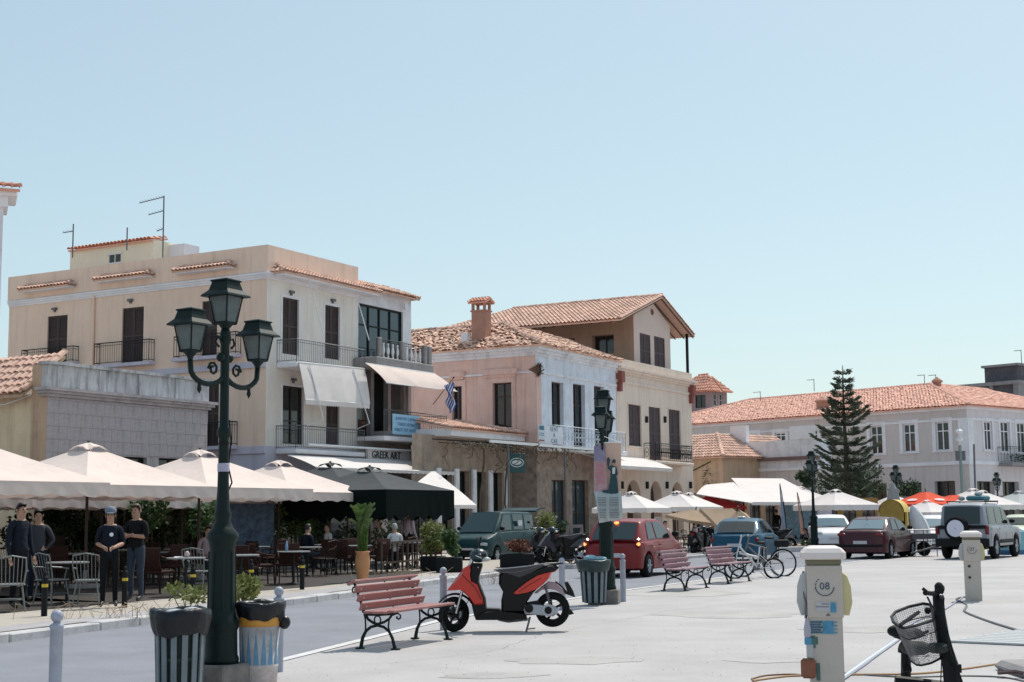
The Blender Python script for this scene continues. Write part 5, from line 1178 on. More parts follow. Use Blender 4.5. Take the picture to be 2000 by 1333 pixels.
def street_lamp(label, loc, rot, H=3.92, base_box=True, group='triple green street lamps', yaw=0):
    t = thing('street_lamp', label, 'street lamp', loc, rot, group); z0 = .16
    mb = MB()
    if base_box:
        b = MB(); b.bbox(-.22,.22,-.22,.22,-.05,.26,.015); bo = b.build('stone_base', mat('brown_grey_stone',(0.21,0.185,0.17),.95,.3,5,.6,14), t); z0 = .26
    mb.smooth = True
    mb.lathe([(.165,z0),(.17,z0+.04),(.155,z0+.08),(.15,z0+.3),(.168,z0+.34),(.168,z0+.38),(.14,z0+.43),(.126,z0+.5),(.120,z0+1.05),(.13,z0+1.12),(.152,z0+1.17),(.152,z0+1.2),(.10,z0+1.26),(.07,z0+1.33),(.085,z0+1.38),(.068,z0+1.43),(.056,z0+1.6),(.052,z0+1.8),(.047,H-1.55),(.065,H-1.53),(.065,H-1.47),(.045,H-1.44),(.042,H-.66),(.06,H-.6),(.05,H-.54),(.04,H-.5)], 16)
    mb.smooth = False
    for k in range(8):   # flutes on the base drum
        a = 2*pi*k/8; mb.bar((cos(a)*.120,sin(a)*.120,z0+.5),(cos(a)*.115,sin(a)*.115,z0+1.04),.015,5)
    mb.build('post', m_green, t)
    lantern(t, (0,0,H-.445), .7)
    for sx in (-1, 1):
        m2 = MB(); m2.smooth = True; A_ = .49
        pts = [(0,0,H-.86)]+[(sx*(A_*.5-A_*.5*cos(a)), 0, H-.90-.15*sin(a)) for a in [pi*i/10 for i in range(1,10)]]+[(sx*A_,0,H-.84)]
        m2.tube(pts, .026, 7)
        cu = [(sx*(.17+.07*(1-i/14)*cos(a)), 0, H-.90+.07*(1-i/14)*sin(a)) for i, a in enumerate([.9*i for i in range(10)])]
        m2.tube(cu, .013, 5); m2.lathe([(.001,-.13),(.022,-.09),(.015,-.04),(.03,0)], 8, (sx*.36,0,H-1.02)); m2.ball((sx*.06,0,H-.78),.045,8)
        m2.tube([(sx*.04,0,H-.62),(sx*.11,0,H-.58),(sx*.14,0,H-.64),(sx*.09,0,H-.68)], .013, 5)
        m2.build('arm', m_green, t); lantern(t, (sx*A_,0,H-.76), .65)
    return t
L1b = at(431, 1300, 13.7)
l1 = street_lamp('nearest dark green triple street lamp standing between two litter bins', (L1b.x, 13.7, 0), RAD(STR))
L2b = at(1186, 1165, 26.5); l2 = dup(l1, (L2b.x, 26.5, 0), RAD(80), 'green triple street lamp carrying a tall paper poster beside a slatted bin')
L3b = at(1591, 1060, 53.8); dup(l1, (L3b.x, 53.8, 0.0), RAD(68), 'green triple street lamp on the planted median left of the Norfolk pine')
p = at(1751, 950, 71); dup(l1, (p.x, 71, .0), RAD(58), 'distant green street lamp behind the yellow booth')
p = at(1948, 960, 86); dup(l1, (p.x, 86, .0), RAD(58), 'distant green street lamp right of the silver off-roader')
mb = MB(); mb.tube([(.1,.02,2.55),(.14,.03,2.35),(.13,.05,2.1),(.15,.02,1.95),(.06,0,1.85)], .008, 4); mb.lathe([(.05,2.3),(.052,2.33)], 10); mb.build('loose_cable', m_black, l1)
mb = MB(); mb.lathe([(.054,2.05),(.058,2.06),(.058,2.12),(.054,2.13)], 12); mb.build('tape_band', mat('lilac_tape',(0.4,0.38,0.5),.5,0), l1)
# poster on lamp 2
po = thing('poster', 'tall peach paper poster of a dancer in traditional dress wrapped on the second lamp post', 'poster', (L2b.x, 26.3, 0), 0)
def P2_(u, v, d=26.25): q = at(u, v, d); return (q.x-L2b.x, d-26.3, q.z)
m_pap = mat('peach_paper',(0.66,0.47,0.38),.8,.06,3,trans=.15); m_pap2 = mat('pink_paper',(0.5,0.33,0.36),.8,.15,14,trans=.15); m_pap3 = mat('pale_blue_paper',(0.5,0.54,0.55),.75,.12,4,trans=.2); m_pap4 = mat('violet_paper',(0.24,0.22,0.33),.8,.15,10)
mb = MB(); mb.sheet(P2_(1181,865), P2_(1213,865), P2_(1213,962), P2_(1181,962), 4, 10, .01, .0, .012, 2); mb.build('sheet', m_pap, po)
mb = MB(); mb.sheet(P2_(1160,872,26.2), P2_(1182,868,26.2), P2_(1186,958,26.2), P2_(1160,960,26.2), 4, 10, .01, .0, .012, 3); mb.build('sheet', m_pap2, po)
mb = MB(); mb.sheet(P2_(1161,873,26.18), P2_(1182,870,26.18), P2_(1182,900,26.18), P2_(1161,900,26.18), 2, 3, .006); mb.build('sheet', m_pap4, po)
mb = MB(); mb.sheet(P2_(1160,960,26.2), P2_(1213,960,26.2), P2_(1216,1014,26.15), P2_(1170,1022,26.15), 8, 8, .01, .05, .03, 5); mb.build('sheet', m_pap3, po)
def flatp(pts, d, m, nm):
    mb = MB(); q = [P2_(u, v, d) for u, v in pts]; mb.add(q+[(x,y+.006,z) for x,y,z in q], [tuple(range(len(q))), tuple(range(2*len(q)-1,len(q)-1,-1))]+[(i,(i+1)%len(q),len(q)+(i+1)%len(q),len(q)+i) for i in range(len(q))]); return mb.build(nm, m, po)
m_dress = mat('print_dark_teal',(0.02,0.055,0.07),.8,.2,20); m_skinp = mat('print_skin',(0.4,0.25,0.18),.8,0); m_wprint = mat('print_white',(0.6,0.58,0.55),.8,0)
flatp([(1193,925),(1203,925),(1206,940),(1208,965),(1192,967),(1186,964),(1176,962),(1178,958),(1188,957),(1191,940)], 26.17, m_dress, 'printed_skirt')
flatp([(1190,911),(1196,909),(1204,912),(1207,925),(1205,930),(1192,928),(1193,920),(1187,916),(1186,905),(1185,896),(1189,893),(1192,899),(1190,906)], 26.165, m_dress, 'printed_jacket')
flatp([(1196,914),(1202,913),(1201,926),(1196,926)], 26.155, m_wprint, 'printed_blouse')
flatp([(1197,903),(1202,903),(1202,911),(1198,911)], 26.158, m_skinp, 'printed_face'); flatp([(1195,901),(1198,897),(1202,898),(1203,904),(1196,905)], 26.154, m_dress, 'printed_hair')
for k in range(13):
    v = 972+3.2*k
    if k != 6: flatp([(1167+k*.4,v),(1184,v),(1184,v+1.1),(1167+k*.4,v+1.1)], 26.06, m_greyiron, 'printed_line'); flatp([(1190,v),(1208,v),(1208,v+1.1),(1190,v+1.1)], 26.06, m_greyiron, 'printed_line')
for k in range(8): flatp([(1164,908+5*k),(1180,908+5*k),(1180,909.5+5*k),(1164,909.5+5*k)], 26.155, mat('print_pink',(0.6,0.2,0.22),.8,0), 'printed_line')
mb = MB(); mb.bar(P2_(1181,865),P2_(1214,865),.012,5); mb.bar(P2_(1180,853,26.3),P2_(1213,865),.006,4); mb.build('hanging_rod', m_metalW, po)
# ================================================================== bollards
m_boll = mat('lilac_grey_bollard_paint', (0.35,0.37,0.44), .55, .1, 6, dirt=(.22,.22,.26), dirtamt=.5, dirtscale=5)
bo = thing('bollard', 'x', 'bollard'); mb = MB(); mb.smooth = True
mb.lathe([(.055,-.02),(.055,0),(.052,.02),(.052,.74),(.058,.745),(.058,.765),(.03,.78),(.028,.79)], 14); mb.build('post', m_boll, bo)
mb = MB(); mb.smooth = True; mb.ball((0,0,.835), .052, 14); mb.build('ball_top', m_boll, bo)
GB = 'grey ball-topped bollards along the quay kerb'
for (u, Y, lb) in ((113,11.8,'nearest grey ball-topped bollard at the lower left'),(545,15.4,'grey bollard right beside the painted litter drum'),(866,20.8,'lilac grey bollard between the near bench and the scooter'),(1098,24.9,'grey bollard behind the tail of the red scooter'),(1217,27.1,'grey bollard just right of the poster lamp post')):
    p = at(u, 1150, Y); put(bo, 'bo', (p.x, Y, 0), 0, lb, GB)
bk = thing('small_bollard', 'x', 'bollard'); mb = MB(); mb.lathe([(.05,0),(.05,.6),(.03,.63),(.03,.65)], 10); mb.ball((0,0,.67),.035,8); mb.build('post', m_black, bk)
mb = MB(); mb.lathe([(.052,.45),(.052,.5)], 10); mb.build('yellow_band', mat('yellow_band',(0.6,0.42,0.03),.5,0), bk)
GK = 'small black bollards with yellow bands along the cafe pavement'
for (u, vb, lb) in ((86,1204,'black yellow-banded bollard in front of the left pair of people'),(243,1187,'black yellow-banded bollard between the two standing officers'),(376,1177,'black yellow-banded bollard just left of the near lamp post'),(490,1164,'black yellow-banded bollard right of the near lamp post'),(590,1152,'black yellow-banded bollard nearest the terracotta pot')):
    p = gnd(u, vb, .12); put(bk, 'bk', (p.x, p.y, .12), 0, lb, GK)
# ================================================================== litter bins
m_slat = mat('green_bin_slats', (0.01,0.035,0.03), .5, .15, 5, spec=.3); m_slatg = mat('pale_worn_bin_slats', (0.15,0.18,0.20), .5, .15, 5)
m_bag = mat('black_bin_bag', (0.008,0.009,0.012), .36, .1, 6, bump=.6, bscale=14, spec=.35)
def bagrim(t, r, z, drop, seed=0, m=m_bag):
    mb = MB(); mb.smooth = True; R = random.Random(seed); n = 48; prof = []
    vs = []; L = [(r*.8,z-.12),(r*.86,z-.01),(r*1.0,z+.01),(r*1.14,z+.0),(r*1.17,z-drop*.25),(r*1.08,z-drop*.75),(r*1.0,z-drop)]
    ph = [R.uniform(0,6) for _ in range(5)]
    for k, (rr, zz) in enumerate(L):
        for i in range(n):
            a = 2*pi*i/n; w = 1+.018*sin(9*a+ph[0]+k*.5)+.015*sin(17*a+ph[1])+R.uniform(-.012,.012); dz = (.012*sin(3*a+ph[2])+.006*sin(8*a+ph[3]))*(1.3 if k > 3 else .8)
            vs.append((cos(a)*rr*w, sin(a)*rr*w, zz+dz))
    mb.add(vs, [(k*n+i,k*n+(i+1)%n,(k+1)*n+(i+1)%n,(k+1)*n+i) for k in range(len(L)-1) for i in range(n)]); return mb.build('bin_bag', m, t)
def slat_bin(t, r0, r1, h, n=14, foot=True):
    mb = MB(); mb.lathe([(r0*.88,.04),(r1*.9,h-.05)], 20); mb.build('liner', mat('inner_liner',(0.01,0.02,0.02),.7,0), t)
    for z_, rr in ((.1,r0),(h*.5,(r0+r1)/2),(h-.08,r1)): mb = MB(); mb.lathe([(rr*.97,z_-.015),(rr*.985,z_-.015),(rr*.985,z_+.015),(rr*.97,z_+.015)], 24); mb.build('hoop', m_slat, t)
    for k in range(n):
        a = 2*pi*k/n; w = 2*pi*r0/n*.30; s_ = MB(); c, s__ = cos(a), sin(a); X = Vector((c,s__,0)); Y_ = Vector((-s__,c,0))
        q = []
        for rr, zz in ((r0,.05),(r1,h-.03)):
            for dx, dy in ((0,-w),(.014,-w),(.014,w),(0,w)): q.append(X*(rr+dx)+Y_*dy+Vector((0,0,zz)))
        s_.add(q, [(0,1,2,3),(7,6,5,4),(0,4,5,1),(1,5,6,2),(2,6,7,3),(3,7,4,0)]); s_.build('slat', m_slatg if k % 1 == 0 else m_slat, t)
p = at(351, 1300, 13.1); bin1 = thing('litter_bin', 'slatted green litter bin with black bag over its rim left of the near lamp', 'litter bin', (p.x, 13.1, 0), .2)
slat_bin(bin1, .19, .215, .74); bagrim(bin1, .235, .80, .22, 1)
mb = MB(); mb.ball((-.05,0,.76),.12,8,(1,1,.4)); mb.ball((.1,.03,.77),.1,8,(1,1,.5)); mb.build('rubbish', mat('pale_rubbish',(0.4,0.42,0.45),.6,.3,8), bin1)
p = at(506, 1300, 13.9); bin2 = thing('painted_drum', 'white litter drum painted with blue triangles and an orange rim right of the near lamp', 'litter bin', (p.x, 13.9, 0), 0)
mb = MB(); mb.smooth = True; mb.lathe([(.165,0),(.17,.02),(.178,.2),(.183,.205),(.183,.225),(.18,.23),(.195,.6)], 26); mb.build('drum', mat('white_drum_paint',(0.52,0.47,0.46),.6,.12,5,dirt=(.3,.22,.18),dirtamt=.7,dirtscale=6), bin2)
mb = MB(); mb.smooth = True; mb.lathe([(.1955,.59),(.205,.62),(.208,.7),(.2,.71)], 26); mb.build('orange_rim', mat('orange_drum_paint',(0.55,0.26,0.04),.6,.2,8), bin2)
m_tri = mat('blue_drum_paint',(0.12,0.27,0.42),.6,.2,12)
for k in range(9):
    a0 = -pi/2-1.55+k*.39; mb = MB(); w = .16; zb0 = .235; zt0 = .56; rb = .1815; rt = .1955; n = 5
    vs = [(cos(a0-w+2*w*i/n)*rb, sin(a0-w+2*w*i/n)*rb, zb0) for i in range(n+1)]+[(cos(a0)*rt, sin(a0)*rt, zt0)]
    mm_ = [(cos(a0-w*.5+w*i/n)*(rb+rt)/2*1.002, sin(a0-w*.5+w*i/n)*(rb+rt)/2*1.002, (zb0+zt0)/2) for i in range(n+1)]
    mb.add(vs[:n+1]+mm_+[vs[-1]], [(i,i+1,n+2+i,n+1+i) for i in range(n)]+[(n+1+i,n+2+i,2*n+2) for i in range(n)]); mb.build('painted_triangle', m_tri, bin2)
bagrim(bin2, .215, .81, .15, 4); mb = MB(); mb.smooth = True; mb.ball((.24,-.02,.62),.06,10,(1.0,.8,1.1)); mb.ball((.2,-.04,.7),.05,8,(1,1,1.6)); mb.build('bag_knot', m_bag, bin2)
p = at(1160, 1150, 26.2); bin3 = thing('litter_bin', 'slatted green litter bin with pale blue rubbish on top beside the poster lamp', 'litter bin', (p.x, 26.2, 0), .1)
slat_bin(bin3, .2, .24, .72, 12); bagrim(bin3, .27, .80, .2, 6, mat('dark_green_bag',(0.01,0.03,0.03),.35,.1))
mb = MB(); mb.smooth = True; mb.ball((-.05,0,.83),.13,10,(1,1,.5)); mb.ball((.12,-.05,.82),.1,10,(1.2,1,.5)); mb.build('rubbish', mat('blue_rubbish',(0.25,0.42,0.5),.5,.3,8), bin3)
mb = MB(); mb.box(-.1,.1,-.1,.1,-.0,.06); mb.build('foot', m_greyiron, bin3)
# dry weed twigs between bins and cafe
def twigs(name, label, cat, u, v, Y, h, m, n, leaf, seed, spread=.25):
    p = gnd(u, v, 0) if Y is None else at(u, v, Y); z = 0 if Y is None else p.z; t = thing(name, label, cat, (p.x, p.y, z)); R = random.Random(seed); mb = MB(); lf = MB()
    for k in range(n):
        a = R.uniform(0,6.28); e_ = Vector((cos(a)*spread*R.random(), sin(a)*spread*R.random(), h*R.uniform(.6,1))); mid = e_*.5+Vector((R.gauss(0,.03),R.gauss(0,.03),0)); mb.tube([(0,0,0),mid,e_], [.008,.006,.003], 4)
        if leaf: lf.leaves(e_, (.09,.09,.07), leaf, .065, R)
    mb.build('stems', m, t)
    if leaf: lf.build('leaves', m_leafY, t)
    return t
twigs('potted_plant', 'leafy green plant growing behind the near lamp post on the right side', 'plant', 478, 1195, 14.6, .28, m_leafY, 9, 60, 3, .3)
twigs('potted_plant', 'straggly yellow-green plant behind the slatted bin left of the lamp', 'plant', 372, 1215, 14.4, .32, m_leafY, 7, 26, 5, .3)
dry = mat('dry_grass',(0.38,0.27,0.17),.9,.2,5)
for u, v, n_, lb in ((200,1208,40,'dry weeds along the kerb in front of the officers'),(768,1128,30,'dry weed tuft behind the near bench back'),(975,1142,40,'dry weeds at the kerb behind the scooter')):
    p = gnd(u, v, .12); t = thing('dry_weeds', lb, 'weeds', (p.x, p.y, .12)); mb = MB(); R = random.Random(u)
    for k in range(n_):
        x = R.gauss(0,.55); mb.tube([(x,R.gauss(0,.1),0),(x+R.gauss(0,.06),R.gauss(0,.1),R.uniform(.08,.2)),(x+R.gauss(0,.12),R.gauss(0,.1),R.uniform(.1,.28))], .005, 3)
    o_ = mb.build('stems', dry, t)
# ================================================================== benches
m_bwood = mat('worn_red_bench_paint', (0.33,0.135,0.125), .5, .16, 7, .2, 30, dirt=(0.42,0.27,0.24), dirtamt=.6, dirtscale=4, stretch=(.25,1,1))
m_bwood2 = mat('faded_plum_bench_paint', (0.30,0.17,0.20), .5, .16, 7, .2, 30, dirt=(0.4,0.3,0.32), dirtamt=.6, dirtscale=4, stretch=(.25,1,1))
def bench(label, loc, rot, m):
    # local x = along the bench, -y = the side one sits facing
    t = thing('park_bench', label, 'bench', loc, rot, 'slatted benches with cast iron ends'); L = 1.72
    for x in (.12, L-.12):
        mb = MB(); r = .017
        def tb(pts, rr=r): mb.tube([(x,y,z) for y,z in pts], rr, 6)
        # leg arches, scrolls
        tb([(.26,0),(.255,.05),(.235,.14),(.19,.22),(.12,.27),(.03,.29),(-.06,.27),(-.13,.22),(-.175,.14),(-.20,.05),(-.215,0)], [.028,.024,.022,.02,.018,.018,.018,.02,.022,.024,.028])
        mb.box(x-.03,x+.03,.22,.32,0,.02); mb.box(x-.03,x+.03,-.27,-.17,0,.02)
        tb([(.21,.44),(.16,.36),(.09,.32),(.03,.305),(-.06,.33),(-.13,.37),(-.17,.42),(-.2,.43)]); tb([(.20,.18),(.195,.28),(.2,.36),(.22,.44)],.011); tb([(-.14,.2),(-.12,.28),(-.13,.36),(-.16,.42)],.011)
        tb([(.05*cos(a)*.9+.03,.355+.05*sin(a)) for a in [2*pi*i/10 for i in range(11)]],.01)
        tb([(-.2,.43),(-.25,.44),(-.285,.42),(-.285,.385),(-.26,.37),(-.235,.385),(-.24,.405)],.012)
        tb([(-.19,.435),(0,.42),(.18,.42),(.22,.45)],.019)
        tb([(.22,.44),(.245,.52),(.275,.6),(.305,.68),(.335,.76),(.36,.80),(.40,.82),(.425,.80)],[.02,.02,.018,.018,.017,.017,.015,.02])
        tb([(.335,.76),(.375,.74),(.385,.7),(.36,.68),(.33,.695)],.011); mb.ball((x,.43,.795),.03,8)
        mb.build('end_frame', m_green, t)
    def sl(y, z, w, th, ang):
        s_ = MB(); c, n = cos(ang), sin(ang); ds = Vector((0,c,n)); dn = Vector((0,-n,c)); q = []
        for xx in (0, L):
            for a, b in ((-w/2,0),(w/2,0),(w/2,th),(-w/2,th)): q.append(Vector((xx,y,z))+ds*a+dn*b)
        s_.add(q, [(3,2,1,0),(4,5,6,7),(0,1,5,4),(1,2,6,5),(2,3,7,6),(3,0,4,7)]); o = s_.build('slat', m, t); bev(o, .005, 1)
        b = MB(); 
        for xx in (.12, L-.12): b.ball((xx,y,z), .009, 6) if False else b.ball(tuple(Vector((xx,y,z))+dn*(th+.002)), .009, 6)
        b.build('bolt', m_metalW, o)
    for y, z in ((-.215,.450),(-.105,.437),(.005,.435),(.115,.437)): sl(y, z, .098, .03, .0)
    for (y, z) in ((.213,.525),(.25,.63),(.288,.735)): sl(y, z, .098, .028, RAD(110))
    sl(.345,.825,.125,.028,RAD(158))
    mb = MB(); mb.tube([(L/2,.20,.46),(L/2,.27,.62),(L/2,.33,.79)], .008, 4); mb.build('back_stay', m_green, t)
    return t
q0 = gnd(705,1268); q1 = gnd(803,1250)
def bench_at(u, v, az, label, m):
    g0 = gnd(u, v); a = RAD(90-az); ex = Vector((cos(a), sin(a))); ey = Vector((-ex.y, ex.x)); o = Vector((g0.x,g0.y))-ex*.12-ey*.26; return bench(label, (o.x,o.y,0), a, m)
bench_at(705,1268,23,'nearest red slatted bench with cast iron ends beside the red scooter',m_bwood)
bench_at(1297,1155,25,'plum slatted bench beside the red hatchback, left of the farther pair',m_bwood2)
bench_at(1385,1141,28,'plum slatted bench in front of the bicycles, right of the farther pair',m_bwood2)
# ================================================================== scooter
m_red = mat('orange_red_scooter_paint', (0.60,0.030,0.014), .4, .03, 5, coat=.2); m_blkp = mat('black_scooter_plastic',(0.009,0.007,0.007),.5,.1,8,spec=.25)
m_seat = mat('black_seat_vinyl',(0.035,0.03,0.036),.33,.05,8); m_alu = mat('cast_aluminium',(0.38,0.40,0.44),.4,.1,10,metal=.7); m_chr = mat('bright_metal',(0.6,0.6,0.62),.2,0,metal=.9)
m_lens = mat('red_lens',(0.35,0.01,0.01),.2,0); m_fend = mat('pinkish_grey_fender',(0.33,0.24,0.26),.45,.1,6)
def scooter(label, loc, rot, body, accent, group=None, cover=True):
    t = thing('scooter', label, 'scooter', loc, rot, group)
    K = .0069*.15
    def Z(u, v): return ((1595-u)*K, (1235-v)*K)     # traced in the enlarged side view: x forward, z up
    def pr(name, pts, w, m, inset=.12, parent=None, y0=None):
        mb = MB(); mb.prism([Z(*p) for p in pts], -w/2 if y0 is None else y0, w/2 if y0 is None else y0+w, inset=inset); o = mb.build(name, m, parent or t); fixn(o); return o
    # wheels
    def wheel(c, turn=0, r=.245):
        w_ = MB(); w_.smooth = True; w_.lathe([(r*.62,-.05),(r*.86,-.06),(r*.97,-.035),(r,0),(r*.97,.035),(r*.86,.06),(r*.62,.05)], 32, (0,0,0), 'y', cap=False); wo = w_.build('wheel', m_rubber, t)
        rm = MB(); rm.lathe([(r*.63,-.045),(r*.56,-.05),(r*.56,.05),(r*.63,.045)], 28, (0,0,0), 'y', cap=False); rm.lathe([(.05,-.06),(.05,.06)], 12, (0,0,0), 'y')
        for k in range(5): a = 2*pi*k/5; rm.bar((cos(a)*.04,0,sin(a)*.04),(cos(a+.15)*r*.6,0,sin(a+.15)*r*.6),.02,5)
        rm.build('rim', m_blkp, wo); wo.location = (c[0],0,c[1]); wo.rotation_euler = (0,0,turn); return wo
    wheel((0, .30)); fx_ = (1595-260)*K; wheel((fx_, .245), RAD(38))
    # front: fork, mudguard, shield, headset
    mb = MB()
    for s_ in (-.07,.07): mb.bar((fx_-.03,s_,.26),(fx_-.16,s_*.8,.72),.018,7)
    mb.bar((fx_-.1,0,.6),(fx_-.27,0,1.02),.03,8); mb.build('fork', m_chr, t)
    mb = MB(); mb.smooth = True; n = 10; vs = []
    for i in range(n+1):
        a = RAD(35+115*i/n); r = .285
        for y in (-.075,-.04,.04,.075): vs.append((fx_-.02+cos(a)*r*(1 if abs(y)<.05 else .95), y, .255+sin(a)*r*(1 if abs(y)<.05 else .95)))
    mb.add(vs+[(x,y,z-.012) for x,y,z in vs], [(i*4+j,i*4+j+1,i*4+j+5,i*4+j+4) for i in range(n) for j in range(3)]+[((n+1)*4+i*4+j+4,(n+1)*4+i*4+j+5,(n+1)*4+i*4+j+1,(n+1)*4+i*4+j) for i in range(n) for j in range(3)]); mb.build('front_mudguard', m_blkp, t)
    mb = MB(); mb.lathe([(.09,0),(.1,.006)], 16, (fx_, -.08, .245), 'y'); mb.build('brake_disc', m_alu, t)
    # leg shield (red) with beak: a lofted shell wider at mid
    pr('leg_shield', [(490,330),(400,380),(170,680),(360,670),(470,770),(540,880),(560,900),(690,890),(680,800),(640,700),(600,590),(540,560),(500,540),(485,440)], .30, body, .18)
    pr('inner_shield', [(500,315),(650,320),(600,470),(600,560),(655,700),(690,790),(705,940),(905,950),(905,1000),(560,1075),(535,1010),(500,850),(560,890),(640,880),(620,760),(520,600),(490,480)], .26, m_blkp, .1)
    pr('floorboard', [(640,970),(905,945),(960,960),(1230,990),(1250,1060),(1100,1075),(570,1075),(560,1040)], .34, m_blkp, .08)
    pr('floor_mat', [(640,990),(700,965),(905,950),(905,972),(730,992)], .3, m_alu, .02)
    # bars and headset
    mb = MB(); mb.smooth = True; c = Z(600,215); mb.ball((c[0],0,c[1]), .105, 14, (1.25,1.15,.95)); mb.build('headset', mat('dark_blue_green_plastic',(0.012,0.035,0.045),.35,.1), t)
    mb = MB(); c = Z(700,265); mb.ball((c[0],.05,c[1]),.055,10,(1.3,1,.6)); mb.build('indicator', mat('clear_lens',(0.5,0.52,0.5),.2,0), t)
    mb = MB(); c = Z(560,190); d = Z(820,250); hb = (c[0]-.12, c[1])
    mb.tube([(hb[0]+.03,-.33,hb[1]-.0),(hb[0]+.08,-.12,hb[1]+.0),(hb[0]+.08,.12,hb[1]),(hb[0]+.03,.33,hb[1])], .014, 7); mb.build('handlebar', m_chr, t)
    mb = MB()
    for s_ in (-1,1): mb.bar((hb[0]+.04,s_*.26,hb[1]),(hb[0]-.03,s_*.40,hb[1]-.01),.02,8)
    mb.build('grips', m_black, t)
    mb = MB(); mb.bar((hb[0]+.1,-.25,hb[1]-.02),(hb[0]+.02,-.41,hb[1]-.05),.008,5); mb.bar((hb[0]+.1,.25,hb[1]-.02),(hb[0]+.02,.41,hb[1]-.05),.008,5); mb.build('brake_lever', m_chr, t)
    for s_ in (-1,1):
        mb = MB(); mb.tube([(hb[0]+.08,s_*.2,hb[1]),(hb[0]+.1,s_*.3,hb[1]+.12),(hb[0]+.08,s_*.36,hb[1]+.17)],.006,5); mb.ball((hb[0]+.07,s_*.40,hb[1]+.2),.055,10,(.35,1.2,.75)); mb.build('mirror', m_black, t)
    mb = MB(); c = Z(470,780); mb.tube([(fx_-.08,-.06,.33),(fx_-.16,-.08,.36),(fx_-.21,-.08,.45),(fx_-.19,-.06,.56)],.006,5); mb.build('brake_hose', m_black, t)
    # rear body
    pr('under_seat_body', [(880,470),(940,430),(1150,500),(1330,430),(1560,345),(1640,340),(1690,390),(1600,450),(1500,560),(1340,720),(1240,860),(1230,990),(905,990),(905,820),(930,700),(875,600)], .28, m_blkp, .1)
    pr('side_panel', [(1050,730),(1130,660),(1250,570),(1400,480),(1500,450),(1610,425),(1560,520),(1480,600),(1390,670),(1250,720),(1100,745)], .34, body, .1)
    pr('seat', [(800,405),(860,395),(1030,380),(1250,360),(1450,330),(1520,322),(1560,345),(1450,395),(1300,470),(1200,520),(1090,535),(980,500),(890,450)], .27, m_seat, .14)
    pr('grab_rail', [(1540,345),(1640,325),(1755,318),(1755,330),(1640,350),(1560,375)], .2, m_blkp, .05)
    pr('tail_lamp', [(1620,400),(1690,370),(1680,400),(1640,440),(1600,450)], .16, m_lens, .05)
    pr('rear_fender', [(1350,725),(1450,640),(1540,575),(1640,580),(1740,660),(1775,740),(1740,745),(1650,690),(1560,670),(1450,680),(1380,730)], .15, m_fend, .08)
    pr('plate_holder', [(1640,560),(1720,620),(1790,700),(1860,740),(1910,785),(1880,780),(1830,760),(1770,740),(1700,650),(1640,590)], .1, m_blkp, .05)
    pr('rear_reflector', [(1760,580),(1810,575),(1880,700),(1905,780),(1850,750),(1790,690)], .16, m_blkp, .05)
    pr('mud_flap', [(1810,940),(1850,950),(1885,1005),(1830,1020),(1790,1010)], .12, m_blkp, .05)
    # engine and transmission case
    pr('transmission_case', [(1230,880),(1340,865),(1500,880),(1620,885),(1670,930),(1670,990),(1600,1030),(1450,1015),(1330,1000),(1230,1000),(1210,940)], .07, m_alu, .12, y0=.10)
    mb = MB(); c = Z(1540,945); mb.lathe([(.085,.165),(.085,.20)], 20, (c[0],0,c[1]), 'y'); mb.build('case_ring', m_alu, t); mb = MB(); mb.lathe([(.055,.19),(.05,.215)], 16, (c[0],0,c[1]), 'y'); mb.build('case_cover', m_blkp, t)
    c = Z(1280,920); mb = MB(); mb.lathe([(.065,.12),(.06,.20)], 14, (c[0],0,c[1]), 'y'); mb.build('fan_cover', m_blkp, t)
    pr('engine_block', [(1180,860),(1420,820),(1500,900),(1450,1010),(1230,1020),(1160,960)], .2, m_blkp, .1)
    mb = MB(); a = Z(1290,1050); b = Z(1240,1215)
    for s_ in (-.1,.1): mb.bar((a[0],s_,a[1]),(b[0],s_*1.3,.005),.014,6)
    mb.bar((b[0],-.13,.015),(b[0],.13,.015),.012,6); mb.bar((b[0],-.13,.02),(b[0]-.12,-.16,.03),.01,5); mb.build('centre_stand', m_greyiron, t)
    mb = MB(); c = Z(1000,1090); mb.tube([(c[0]+.15,-.05,.16),(c[0],.02,.14),(c[0]-.3,.03,.17)],.02,6); mb.build('exhaust', m_chr, t)
    return t
g = gnd(1240,1232); s1 = scooter('orange-red and black scooter on its centre stand behind the near bench', (at(1079,1192,g.y+.05).x, g.y+.05, 0), RAD(180-2), m_red, m_red)
m_dsc = mat('dark_blue_scooter_paint',(0.012,0.018,0.03),.35,.03,coat=.4)
s2 = scooter('dark scooter parked right of the green van near the deck chair', (at(1112,1070,45.5).x,45.5,.1), RAD(150), m_dsc, m_dsc, 'dark scooters and motorbikes parked at the kerb')
GS = 'dark scooters and motorbikes parked at the kerb'
for u, Y, rot, lb in ((1140,44.5,200,'dark scooter parked immediately left of the red hatchback'),(1085,47,120,'dark scooter parked behind the potted bush right of the van'),(1355,56,60,'dark motor scooter parked behind the red hatchback bonnet'),(1545,63,160,'dark scooter standing beyond the median right of the blue car'),(1575,64,30,'dark scooter beside the third lamp post beyond the median')):
    p = at(u, 1080, Y); dup(s2, (p.x, Y, .12 if u < 1300 else .0), RAD(rot), lb, GS)
